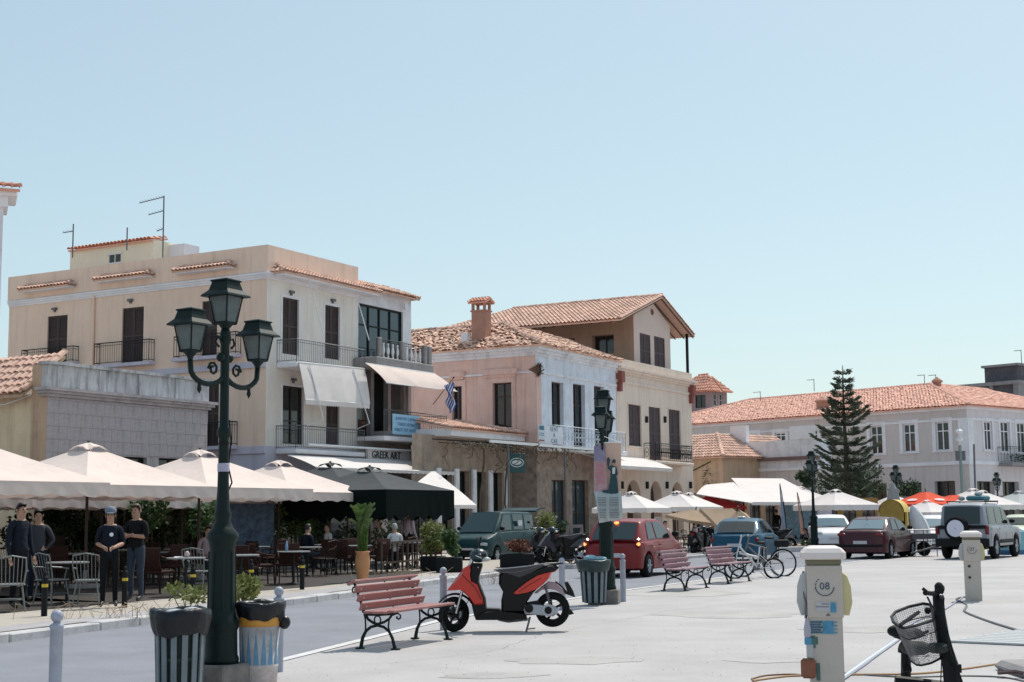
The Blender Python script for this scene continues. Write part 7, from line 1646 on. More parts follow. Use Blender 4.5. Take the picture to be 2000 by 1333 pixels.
# maroon saloon
W_=1.72; o = put_rear(1634, 50.5, 31, W_)
mc_ = car('parked_car', 'dark maroon saloon seen from behind at the middle right', 'car', (o.x,o.y,0), heading(31), 4.4, W_, 1.44,
  [(0,.84),(.1,.98),(.5,1.0),(1.2,.97),(3.1,.93),(3.9,.82),(4.3,.64),(4.4,.5)], [(.55,1.0),(1.15,1.36),(1.6,1.44),(2.3,1.42),(2.8,1.30),(3.5,.92)], (.85,3.5), .30, p_mar, sw=[(1.25,1.95,1.4,1.9),(2.05,3.05,2.0,2.65)], xw=3.05,
  tail=(.04,.66,.84,.1,.28,.12,m_tl), head=(4.2,.62,.62,.2,.25,.14), rearglass=m_skyg)
mb = MB(); mb.box(-.03,.06,-.8,.8,.42,.5); mb.build('bumper_trim', m_black, mc_); mb = MB(); mb.bar((.9,.0,1.3),(.86,0,1.5),.01,4); mb.build('aerial', m_black, mc_)
# silver off-roader
W_=1.82; o = put_rear(1829, 49.3, 33, W_)
sv_ = car('off_road_car', 'silver off-roader with a white spare wheel cover and a loaded roof rack', 'car', (o.x,o.y,0), heading(33), 4.5, W_, 1.88,
  [(0,.98),(.06,1.12),(1.0,1.13),(3.0,1.13),(3.15,1.12),(4.2,1.04),(4.45,.9),(4.5,.7)], [(.03,1.13),(.16,1.80),(.5,1.88),(2.0,1.87),(2.5,1.78),(3.1,1.12)], (.95,3.6), .39, p_sil, zlow=.42, tumble=.86, sw=[(.35,1.2,.4,1.15),(1.3,2.1,1.3,2.05),(2.2,2.95,2.15,2.55)], xw=2.9,
  tail=(.02,.84,.98,.08,.12,.3,m_tl), head=(4.42,.65,.85,.12,.25,.2), rearglass=m_dkglass)
mb = MB(); mb.smooth = True; mb.lathe([(.2,-.26),(.36,-.26),(.39,-.2),(.39,-.06),(.36,-.01),(.2,-.01)],28,(0,.14,1.04),'x'); mb.build('spare_tyre', m_rubber, sv_)
mb = MB(); mb.lathe([(.275,-.29),(.285,-.275),(.285,-.25)],28,(0,.14,1.04),'x'); mb.build('spare_wheel_cover', mat('cover_pale_lilac',(0.62,0.62,0.72),.5,.04), sv_)
mb = MB(); mb.lathe([(.02,-.29),(.02,-.285)],10,(0,.14,1.04),'x'); mb.build('cover_hub', m_black, sv_)
mb = MB(); mb.bbox(-.08,.03,-.90,.90,.42,.70,.02); mb.build('rear_bumper', m_black, sv_); mb = MB(); mb.box(-.035,-.005,-.8,.8,1.02,1.14); mb.build('tailgate_trim', m_black, sv_)
for s_ in (-1,1): mb = MB(); mb.box(1.4,3.1,s_*.915-.015,s_*.915+.015,.52,.64); mb.build('side_trim', m_black, sv_)
mb = MB()
for s_ in (-.65,.65): mb.bar((.6,s_,1.95),(2.3,s_,1.95),.02,5)
for k in range(4): mb.bar((.6+.55*k,-.65,1.93),(.6+.55*k,.65,1.93),.015,5)
for x in (.7,2.2):
    for s_ in (-.65,.65): mb.bar((x,s_,1.86),(x,s_,1.95),.015,4)
mb.build('roof_rack', m_black, sv_)
lg_ = thing('luggage', 'blue-green bags tied on the roof rack of the silver off-roader', 'luggage', (sv_.location.x,sv_.location.y,0), sv_.rotation_euler.z)
mb = MB(); mb.bbox(1.0,1.9,-.5,.1,1.965,2.14,.05); mb.build('bag', mat('teal_bag',(0.04,0.16,0.2),.7,.2,6), lg_); mb = MB(); mb.smooth = True; mb.ball((1.5,-.2,2.2),.14,8,(1.6,1,.6)); mb.ball((1.2,.3,2.05),.12,8,(1.2,1,.7)); mb.build('bundle', mat('grey_bundle',(0.3,0.36,0.36),.8,.3,8), lg_)
# cyan plastic barrel behind the off-roader nose
mb = MB(); mb.bbox(-.5,.5,-.5,.5,.02,.95,.12); p = at(1970,1085,54); bq = thing('plastic_crate', 'pale cyan plastic tub standing beyond the off-roader front wheel', 'tub', (p.x,p.y,0), RAD(30)); mb.build('tub', mat('cyan_plastic',(0.16,0.38,0.46),.4,.08,4), bq); mb = MB(); mb.box(-.53,.53,-.53,.53,.0,.16); mb.build('blue_base', mat('blue_plastic',(0.02,0.1,0.22),.5,0), bq)
# green van
W_=1.66; p = at(952,1095,49.2); a = RAD(-90-25)
hx = Vector((cos(a), sin(a))); hy = Vector((-hx.y, hx.x)); Lv = 4.4; org = Vector((p.x,p.y))-hx*Lv-hy*(W_/2)
van = car('delivery_van', 'dark teal green van with its tailgate raised on the cafe pavement', 'van', (org.x,org.y,.0), a, Lv, W_, 1.84,
  [(0,1.1),(.05,1.14),(2.5,1.12),(3.6,1.10),(3.75,1.04),(4.25,.90),(4.38,.78),(4.4,.6)], [(.02,1.14),(.1,1.76),(.4,1.82),(2.0,1.84),(2.9,1.82),(3.75,1.05)], (.85,3.65), .29, p_grn, zlow=.24, tumble=.86, sw=[(.3,1.1,.32,1.08),(1.25,2.1,1.25,2.08),(2.3,3.35,2.28,2.85)], xw=3.35,
  tail=(.02,.8,.9,.06,.1,.3,m_tl), head=(4.32,.6,.68,.14,.28,.16), glass=glassy('van_glass',(0.008,0.028,0.032)))
mb = MB(); mb.bbox(4.34,4.44,-.8,.8,.32,.48,.03); mb.build('front_bumper', m_black, van)
mb = MB(); mb.sheet((.1,-.75,1.88),(.1,.75,1.88),(-.85,.72,1.98),(-.85,-.72,1.98),6,4,.06,-.05); o = mb.build('tailgate', p_grn, van); fixn(o)
mb = MB(); mb.box(1.5,1.85,.815,.822,1.32,1.52); mb.box(1.5,1.85,-.822,-.815,1.32,1.52); mb.build('window_sticker', mat('sticker_pale',(0.45,0.5,0.55),.5,.1), van)
van.scale = (.96,.96,.96)
# white car facing us, pale car far right, little white van
p = at(1630,1050,60); a = RAD(-90-8); o = Vector((p.x,p.y))-Vector((cos(a),sin(a)))*4.2
car('parked_car', 'white car facing the camera behind the maroon saloon', 'car', (o.x,o.y,0.1), a, 4.2, 1.7, 1.42, [(0,.86),(.4,.95),(1.2,.94),(3.0,.92),(3.8,.80),(4.1,.66),(4.2,.5)], [(.4,.95),(1.0,1.36),(1.5,1.42),(2.1,1.40),(2.5,1.30),(3.25,.92)], (.75,3.4), .30, p_wht, sw=[(1.1,1.8,1.2,1.75),(1.9,2.9,1.85,2.4)], xw=2.95, tail=(.05,.7,.8,.1,.2,.14,m_tl), head=(4.05,.62,.66,.2,.3,.14), glass=glassy('blue_screen_glass',(0.05,0.12,0.16)))
p = at(1985,1048,70); a = RAD(-90-25); o = Vector((p.x,p.y))-Vector((cos(a),sin(a)))*4.0
car('parked_car', 'pale cream-green car facing the camera at the right edge', 'car', (o.x,o.y,0), a, 4.0, 1.66, 1.42, [(0,.86),(.4,.95),(1.2,.94),(3.0,.92),(3.6,.80),(3.9,.66),(4.0,.5)], [(.4,.95),(1.0,1.36),(1.5,1.42),(2.0,1.40),(2.4,1.30),(3.1,.92)], (.75,3.2), .30, p_pale, sw=[(1.1,1.7,1.2,1.65),(1.8,2.8,1.75,2.3)], xw=2.85, head=(3.85,.62,.66,.2,.3,.14))
p = at(1812,1045,62); a = RAD(-90-20); o = Vector((p.x,p.y))-Vector((cos(a),sin(a)))*4.0
car('parked_car', 'white car nose showing between the yellow booth and the off-roader', 'car', (o.x,o.y,0), a, 4.0, 1.66, 1.45, [(0,.86),(.4,.95),(1.2,.94),(3.0,.92),(3.6,.80),(3.9,.66),(4.0,.5)], [(.4,.95),(1.0,1.38),(1.5,1.45),(2.0,1.43),(2.4,1.32),(3.1,.92)], (.75,3.2), .30, p_wht, sw=[(1.1,1.7,1.2,1.65),(1.8,2.8,1.75,2.3)], xw=2.85, head=(3.85,.62,.66,.2,.3,.14), glass=m_skyg)
# yellow phone booth with a round hood
p = at(1748,1070,57); yb = thing('phone_booth', 'yellow booth with a half-round hood standing behind the maroon saloon', 'booth', (p.x,p.y,0), RAD(-25))
zt = at(1745,976,57).z; m_yb = mat('booth_yellow',(0.62,0.44,0.08),.5,.06,3)
mb = MB(); n = 16; R = .50; prof = [(R*cos(pi*i/n), zt-R+R*sin(pi*i/n)) for i in range(n+1)]
mb.add([(x,-.5,z) for x,z in prof]+[(x,.75,z) for x,z in prof]+[(x*.93,-.5,z-.0) for x,z in prof]+[(x*.93,.75,z-.03) for x,z in prof], [(i,i+1,n+2+i,n+1+i) for i in range(n)]+[(2*n+2+i,3*n+3+i,3*n+4+i,2*n+3+i) for i in range(n)]); mb.build('hood', m_yb, yb)
mb = MB(); mb.prism([(x*.93,z) for x,z in prof]+[(-R*.93,zt-R-.35),(R*.93,zt-R-.35)][::1], -.46,-.42); mb.build('hood_end', mat('booth_ochre',(0.36,0.22,0.04),.6,.2,5), yb)
mb = MB(); mb.box(R-.06,R+.03,.0,.2,0,zt-R); mb.build('post', m_yb, yb); mb = MB(); mb.box(-R,-R+.05,.65,.72,.0,zt-R); mb.box(R-.05,R,.65,.72,0,zt-R); mb.box(-R,R,.66,.7,1.0,1.06); mb.build('frame', m_greyiron, yb)
mb = MB(); mb.box(-R+.05,R-.05,.67,.69,.3,zt-R); mb.build('glass_panel', m_dkglass, yb); mb = MB(); mb.bbox(-.2,.2,.45,.64,.9,1.5,.03); mb.build('telephone', m_greyiron, yb)
# boat trailer with an upright white board
p = at(1800,1082,52.5); bt = thing('boat_trailer', 'low metal trailer frame between the maroon saloon and the off-roader', 'trailer', (p.x,p.y,0), RAD(8))
mb = MB()
for z in (.55,.95): mb.bar((-.95,0,z),(.75,0,z),.02,5); mb.bar((-.95,.8,z),(.75,.8,z),.02,5)
mb.box(-.35,.7,.1,.7,.62,.82)
for x in (-.9,-.4,.1,.6): mb.bar((x,0,0),(x,0,.95),.018,5); mb.bar((x,.8,0),(x,.8,.95),.018,5)
mb.bar((-.5,-.2,.12),(.7,-.2,.42),.035,6); mb.build('frame', m_greyiron, bt)
for x in (-.55,.25): mb = MB(); mb.smooth = True; mb.lathe([(.1,-.06),(.24,-.06),(.27,0),(.24,.06),(.1,.06)],18,(x,.35,.27),'y'); mb.build('wheel', m_rubber, bt)
p = at(1800,1060,55); bd = thing('surfboard', 'white board leaning upright beside the yellow booth', 'board', (p.x,p.y,0), 0); zt2 = at(1790,986,55).z; mb = MB(); mb.smooth = True
vs = []; n = 12
for i in range(n+1):
    f = i/n; wv = .30*sin(pi*min(1,f*.9+.1))**.6+.02; z = .35+(zt2-.35)*f; x = .22-.5*f
    vs += [(x-wv,0,z),(x,-.05,z),(x+wv,0,z),(x,.05,z)]
mb.add(vs, [(i*4+j,i*4+(j+1)%4,i*4+4+(j+1)%4,i*4+4+j) for i in range(n) for j in range(4)]+[(3,2,1,0),tuple(range(4*n,4*n+4))]); mb.build('board', p_wht, bd)
# traffic/weather mast at the right
p = at(1881,1000,88); ms = thing('mast', 'slim mast with stacked white instruments in front of the rose building corner', 'mast', (p.x,p.y,0)); Ym = 88
def zz_(v): return at(1881, v, Ym).z
mb = MB(); mb.bar((0,0,0),(0,0,zz_(870)),.09,8); mb.build('pole', mat('pale_green_pole',(0.2,0.27,0.26),.6,.05), ms)
mb = MB(); mb.box(-.3,.3,-.05,.05,zz_(900),zz_(881)); mb.build('mesh_box', m_greyiron, ms)
mb = MB(); 
for v, r_ in ((842,.22),(858,.2)): mb.lathe([(.06,zz_(v)-.2),(r_,zz_(v)-.1),(r_,zz_(v)),(.1,zz_(v)+.1)],12)
mb.bar((0,0,zz_(870)),(0,0,zz_(826)),.03,5); mb.build('instruments', m_metalW, ms)
p = at(1905,960,90); ms2 = thing('pole', 'thin dark pole right of the instrument mast', 'pole', (p.x,p.y,0)); mb = MB(); mb.tube([(0,0,0),(0,0,3),(.05,0,at(1905,868,90).z)],.06,6); mb.build('pole_shaft', m_greyiron, ms2)
# ================================================================== cafe furniture
m_chw = mat('pale_metal_chair',(0.19,0.20,0.20),.5,.1,8); m_chd = mat('dark_wood_chair',(0.02,0.010,0.008),.6,.2,8,spec=.25); m_chr2 = mat('reddish_wicker',(0.045,0.018,0.014),.8,.25,20,spec=.2)
def spindle_chair(m):
    t = thing('cafe_chair', 'x', 'chair'); mb = MB(); mb.bbox(-.22,.22,-.21,.21,.43,.46,.012); mb.build('seat', m, t)
    for sx_ in (-1,1):
        for sy_ in (-1,1): mb = MB(); mb.bar((sx_*.17,sy_*.16,.44),(sx_*.23,sy_*.22,0),.015,6,.011); mb.build('leg', m, t)
    mb = MB(); mb.tube([(-.2,.17,.46),(-.23,.24,.7),(-.22,.28,.88),(0,.31,.92),(.22,.28,.88),(.23,.24,.7),(.2,.17,.46)],.014,6); 
    for k in range(6): x = -.15+.06*k; mb.bar((x,.18,.46),(x*1.1,.30,.90),.007,4)
    mb.build('backrest', m, t); mb = MB()
    for s_ in (-1,1): mb.tube([(s_*.23,.24,.68),(s_*.26,.0,.66),(s_*.24,-.16,.64)],.014,6); mb.bar((s_*.24,-.12,.65),(s_*.2,-.1,.46),.01,4)
    mb.build('armrests', m, t); mb = MB(); mb.bar((-.2,-.19,.2),(.2,-.19,.2),.009,4); mb.bar((-.2,.19,.2),(.2,.19,.2),.009,4); mb.build('stretcher', m, t); return t
def wicker_chair(m):
    t = thing('cafe_chair', 'x', 'chair'); mb = MB(); mb.bbox(-.23,.23,-.22,.22,.40,.47,.02); mb.build('seat', m, t); mb = MB()
    mb.sheet((-.24,.26,.92),(.24,.26,.92),(.22,.2,.46),(-.22,.2,.46),6,6,.03,-.05); mb.build('backrest', m, t)
    for sx_ in (-1,1):
        for sy_ in (-1,1): mb = MB(); mb.bar((sx_*.2,sy_*.19,.41),(sx_*.22,sy_*.22,0),.017,6); mb.build('leg', m_chd, t)
    mb = MB()
    for s_ in (-1,1): mb.tube([(s_*.24,.24,.75),(s_*.27,.0,.68),(s_*.25,-.2,.66),(s_*.23,-.2,.45)],.018,6)
    mb.build('armrests', m, t); return t
def table(m):
    t = thing('cafe_table', 'x', 'table'); mb = MB(); mb.lathe([(.36,.72),(.38,.725),(.38,.745),(.36,.75)],20); mb.build('tabletop', m, t); mb = MB(); mb.bar((0,0,.03),(0,0,.72),.03,8); mb.build('stem', m_iron, t); mb = MB(); mb.lathe([(.22,0),(.22,.02),(.05,.05)],14); mb.build('foot', m_iron, t); return t
CW = spindle_chair(m_chw); CD = wicker_chair(m_chr2); CT = table(mat('table_top_grey',(0.25,0.26,0.26),.35,.05)); CK = spindle_chair(m_chd)
near_ch = [(CW,'CW',20,1195,200,'pale metal spindle chair at the left edge beside the standing man'),(CW,'CW',100,1182,150,'pale metal spindle chair with curved arms behind the left black bollard'),(CW,'CW',172,1184,185,'pale metal spindle chair seen from behind, left of the capped officer'),
 (CD,'CD',312,1160,150,'reddish wicker chair between the second officer and the near lamp'),(CW,'CW',385,1160,170,'pale metal chair partly hidden by the near lamp post'),(CD,'CD',512,1143,120,'reddish wicker chair just right of the near lamp post'),(CD,'CD',560,1140,200,'reddish wicker chair under the table with the blue bottle'),(CD,'CD',478,1150,160,'wicker chair tucked behind the near lamp post'),
 (CD,'CD',668,1122,170,'reddish wicker chair left of the terracotta pot')]
for pr_, key, u, v, ang, lb in near_ch: g = gnd(u, v, .12); put(pr_, key, (g.x,g.y,.12), RAD(ang), lb, 'chairs of the front cafe terrace')
tbls = []
for u, v, lb in ((362,1165,'round cafe table with a pale vase left of the near lamp post'),(470,1155,'round cafe table right behind the near lamp post'),(573,1142,'round cafe table with a blue bottle under the farthest cream parasol'),(130,1180,'round cafe table between the two pale metal chairs')):
    g = gnd(u, v, .12); tb2 = put(CT,'CT',(g.x,g.y,.12),0,lb,'tables of the front cafe terrace'); tbls.append(g)
# rows deeper in the shade
R = random.Random(9); idx = 0
words = ['first','second','third','fourth','fifth','sixth','seventh','eighth','ninth','tenth','eleventh','twelfth','thirteenth','fourteenth']
spots = [(65,32.5),(150,33),(300,33.5),(245,36.5),(350,37),(440,36),(500,39),(600,37.5),(640,41),(560,43),(700,39),(760,42),(810,42.5)]
for i, (u, Y) in enumerate(spots):
    p = at(u, 1080, Y); put(CT,'CT',(p.x,p.y,.12),0,'cafe table in the deep shade, %s from the left of the back rows' % words[i],'tables in the shade at the back')
    for k, (dx, dy, an) in enumerate(((-.62,.05,90),(.62,-.05,-90),(.05,.66,0))):
        an2 = RAD(STR-90+an+R.uniform(-15,15)); d = Vector((dx,dy)); c, s_ = cos(RAD(STR-90)), sin(RAD(STR-90)); q = Vector((dx*c-dy*s_, dx*s_+dy*c))
        pr_, key = ((CK,'CK'),(CD,'CD'))[(i+k) % 2]
        put(pr_, key, (p.x+q.x,p.y+q.y,.12), an2, '%s chair at the %s shaded cafe table from the left' % (('left','right','far')[k], words[i]), 'chairs in the shade at the back')
# things on tables
def at_table(i, dx, nm, lb, cat, build):
    g = tbls[i]; t = thing(nm, lb, cat, (g.x+dx, g.y, .87)); build(t)
def b_vase(t): mb = MB(); mb.smooth = True; mb.lathe([(.03,0),(.05,.03),(.055,.07),(.03,.11),(.02,.12)],12); mb.build('vase', mat('pale_pink_ceramic',(0.6,0.45,0.42),.4,0), t)
def b_bot(t): mb = MB(); mb.smooth = True; mb.lathe([(.035,0),(.035,.12),(.02,.17),(.013,.22)],12); mb.build('bottle', mat('blue_bottle',(0.2,0.32,0.5),.3,0), t)
at_table(0,.02,'vase','small pale pink vase on the round table left of the lamp','vase',b_vase); at_table(2,-.16,'bottle','small blue bottle on the table under the farthest cream parasol','bottle',b_bot)
g = tbls[0]; t = thing('napkin','white folded napkin on the table left of the lamp','napkin',(g.x-.15,g.y,.872)); mb = MB(); mb.sheet((-.08,.06,.01),(.08,.06,.01),(.08,-.06,.0),(-.08,-.06,.0),3,2,.006,0,.01); mb.build('napkin_sheet', m_metalW, t)
# terracotta pot with a palm, bushes in planters
g = gnd(708,1137,.12); tp_ = thing('potted_plant','tall terracotta pot with a bright green palm at the pavement edge','potted plant',(g.x,g.y,.12)); mb = MB(); mb.smooth = True
s_ = .62*g.y/30/.62; H_ = .60*g.y/30*1.05; mb.lathe([(.11,0),(.12,.02),(.165,H_*.45),(.175,H_*.7),(.15,H_*.93),(.17,H_*.96),(.17,H_),(.14,H_),(.13,H_-.05)],20); mb.build('pot', mat('terracotta',(0.50,0.24,0.11),.85,.12,5), tp_)
mb = MB(); R2 = random.Random(4)
for k in range(16):
    a = R2.uniform(0,6.28); L = R2.uniform(.7,1.2); ln = .1+.25*R2.random(); pts = [Vector((cos(a)*ln*f*f, sin(a)*ln*f*f, H_+L*sin(f*1.35)/.975)) for f in [i/6 for i in range(7)]]
    mb.tube(pts, [.012,.01,.009,.008,.006,.004,.002], 4)
    sd2 = Vector((-sin(a),cos(a),0))
    for i in range(1,7):
        for q in range(3):
            b = pts[i-1].lerp(pts[i],q/3)
            for s2 in (-1,1): mb.add([b, b+sd2*s2*.10+Vector((0,0,.05)), b+sd2*s2*.13+Vector((0,0,.0)), b+Vector((0,0,-.03))], [(0,1,2,3)])
mb.build('fronds', mat('palm_green',(0.11,0.17,0.045),.6,.2,3,trans=.3,island=.3), tp_)
def planter_bush(label, u, v, rx, h, m, seed, pot=True, wide=.35):
    g = gnd(u, v, .12); t = thing('potted_plant', label, 'potted plant', (g.x,g.y,.12)); R3 = random.Random(seed)
    mb = MB(); mb.bbox(-wide,wide,-wide*.8,wide*.8,0,.4,.02); mb.build('planter', m_black, t); mb = MB()
    for k in range(10): mb.leaves((R3.uniform(-.5,.5)*rx,R3.uniform(-.4,.4)*rx,.45+h*R3.uniform(.2,.8)),(rx*.5,rx*.5,h*.22),170,.09,R3)
    mb.build('foliage', m, t)
planter_bush('round yellow-green bush in a dark planter left of the green van',846,1115,.42,.95,m_leafY,1)
planter_bush('grey-green bush beside the yellow-green one near the van',878,1118,.28,.75,m_leafM,2)
planter_bush('yellowish bush standing behind the rear of the green van',1068,1098,.4,1.25,m_leafY,3)
planter_bush('dark shrub in a planter right of the green van',1095,1096,.38,1.0,m_leafD,4)
planter_bush('red-flowered planter in front of the green van',1010,1108,.5,.35,mat('red_green_leaves',(0.16,0.05,0.03),.7,.3,9,island=.6),5,wide=.5)
for u, Y, zc, rx, n, lb in ((287,37.5,2.2,.55,900,'leafy dark green potted tree behind the second officer'),(392,40,1.9,.5,700,'green shrub in the shade just left of the near lamp post'),(568,44,1.9,1.0,1100,'dark green climbing plant at the back of the terrace under the farthest cream parasol')):
    p = at(u, 1020, Y); t = thing('potted_tree', lb, 'potted plant', (p.x,p.y,.1)); mb = MB(); R3 = random.Random(u)
    for k in range(7): mb.leaves((R3.uniform(-.5,.5)*rx,R3.uniform(-.4,.4)*rx,zc-.4+R3.uniform(-.4,.4)),(rx*.5,rx*.5,.3),n//7,.13,R3)
    mb.build('foliage', m_leafM, t); mb = MB(); mb.tube([(0,0,.3),(.03,0,zc-.6)],.03,6); mb.build('trunk', m_bark, t); mb = MB(); mb.lathe([(.18,0),(.24,.4)],12); mb.build('pot', m_conc, t)
# foliage clutter along the back of the terrace
for i, (u, Y) in enumerate(((40,40),(110,41.5),(180,42),(250,43.5),(330,45),(430,46),(520,48),(610,48),(690,50),(760,50))):
    p = at(u, 1060, Y); t = thing('shade_plant', 'dark leafy plant in the shade at the back of the terrace, %s from the left' % words[i], 'potted plant', (p.x,p.y,.12), 0, 'plants at the back of the terrace'); mb = MB(); R3 = random.Random(100+i); hh = R3.uniform(.9,1.7)
    for k in range(6): mb.leaves((R3.uniform(-.5,.5),R3.uniform(-.3,.3),.4+hh*R3.random()),(.4,.3,.35),90,.14,R3)
    mb.build('foliage', m_leafD, t); mb = MB(); mb.bbox(-.5,.5,-.18,.18,0,.45,.02); mb.build('planter', m_wood, t)
# dark timber screens at the back of the terraces (folded glass doors)
for (u0,Y0,u1,Y1,lb) in ((400,50.5,640,58.5,'dark glazed cafe front under the peach building behind the terrace'),(640,57,850,63,'dark glazed shop front behind the charcoal parasols')):
    p = at(u0,1000,Y0); q = at(u1,1000,Y1); L = math.hypot(q.x-p.x,q.y-p.y); t = thing('glazed_cafe_wall', lb, 'shop front', (p.x,p.y,0), atan2(q.y-p.y,q.x-p.x)); n = int(L/1.1)
    for k in range(n):
        mb = MB(); x = k*L/n; mb.box(x,x+.09,-.05,.05,.1,2.9); mb.box(x+.09,x+L/n,-.05,.05,.1,.5); mb.box(x+.09,x+L/n,-.05,.05,2.75,2.9); f = mb.build('frame', m_wood, t); mb = MB(); mb.box(x+.09,x+L/n-.0,-.01,.01,.5,2.75); mb.build('pane', m_dkglass, f)
p = at(485,1030,42); t = thing('menu_board','dim blue printed board in the shade right of the near lamp post','board',(p.x,p.y,0),RAD(STR-40)); mb = MB(); mb.box(-.75,.75,-.02,.02,.6,2.05); mb.build('panel', mat('blue_print',(0.08,0.12,0.18),.7,.6,6), t)
p = at(743,1040,52); t = thing('brick_pillar','pale brick pillar behind the potted palm','pillar',(p.x,p.y,.1),RAD(STR-90)); mb = MB()
mb.box(-.18,.18,-.18,.18,0,2.6); mb.build('core', mat('mortar',(0.36,0.3,0.28),.9,.1), t); bme2 = MB(); bme2.bbox(0,.36,0,.01,0,.075,.003); bm3 = bme2.mesh('brick', mat('pale_brick',(0.42,0.28,0.24),.9,.2,6))
for k in range(28):
    for s_, rz, off in ((0,0,(-.18,-.19)),(1,RAD(-90),(-.19,.18))): o = bpy.data.objects.new('brick', bm3); COL.objects.link(o); o.parent = t; o.location = (off[0],off[1],.05+k*.09); o.rotation_euler = (0,0,rz)
# dark terrace fence in front of the white-hat woman
g0 = gnd(745,1122,.12); g1 = gnd(850,1108,.12); t = thing('terrace_fence','low dark wooden terrace railing right of the terracotta pot','fence',(g0.x,g0.y,.12),atan2(g1.y-g0.y,g1.x-g0.x)); L = math.hypot(g1.x-g0.x,g1.y-g0.y)
mb = MB(); mb.box(0,L,-.03,.03,.78,.84); mb.box(0,L,-.02,.02,.25,.3); mb.build('rail', m_wood, t)
for k in range(12): x = L*k/11; mb = MB(); mb.box(x-.03,x+.03,-.02,.02,0,.78); mb.build('picket', m_wood, t)
# deck chair / folded frames near the scooters
p = at(1118,1060,45); t = thing('folding_frame','wooden folding easel frame leaning near the scooters left of the red hatchback','easel',(p.x,p.y,.12),.2); mb = MB()
for x in (-.2,.25): mb.bar((x-.15,0,0),(x+.12,.25,1.15),.03,4); mb.bar((x+.2,.4,0),(x+.12,.2,1.15),.03,4)
mb.box(-.1,.4,.2,.26,1.1,1.2); mb.build('frame', mat('greyed_wood',(0.26,0.2,0.19),.8,.2), t)
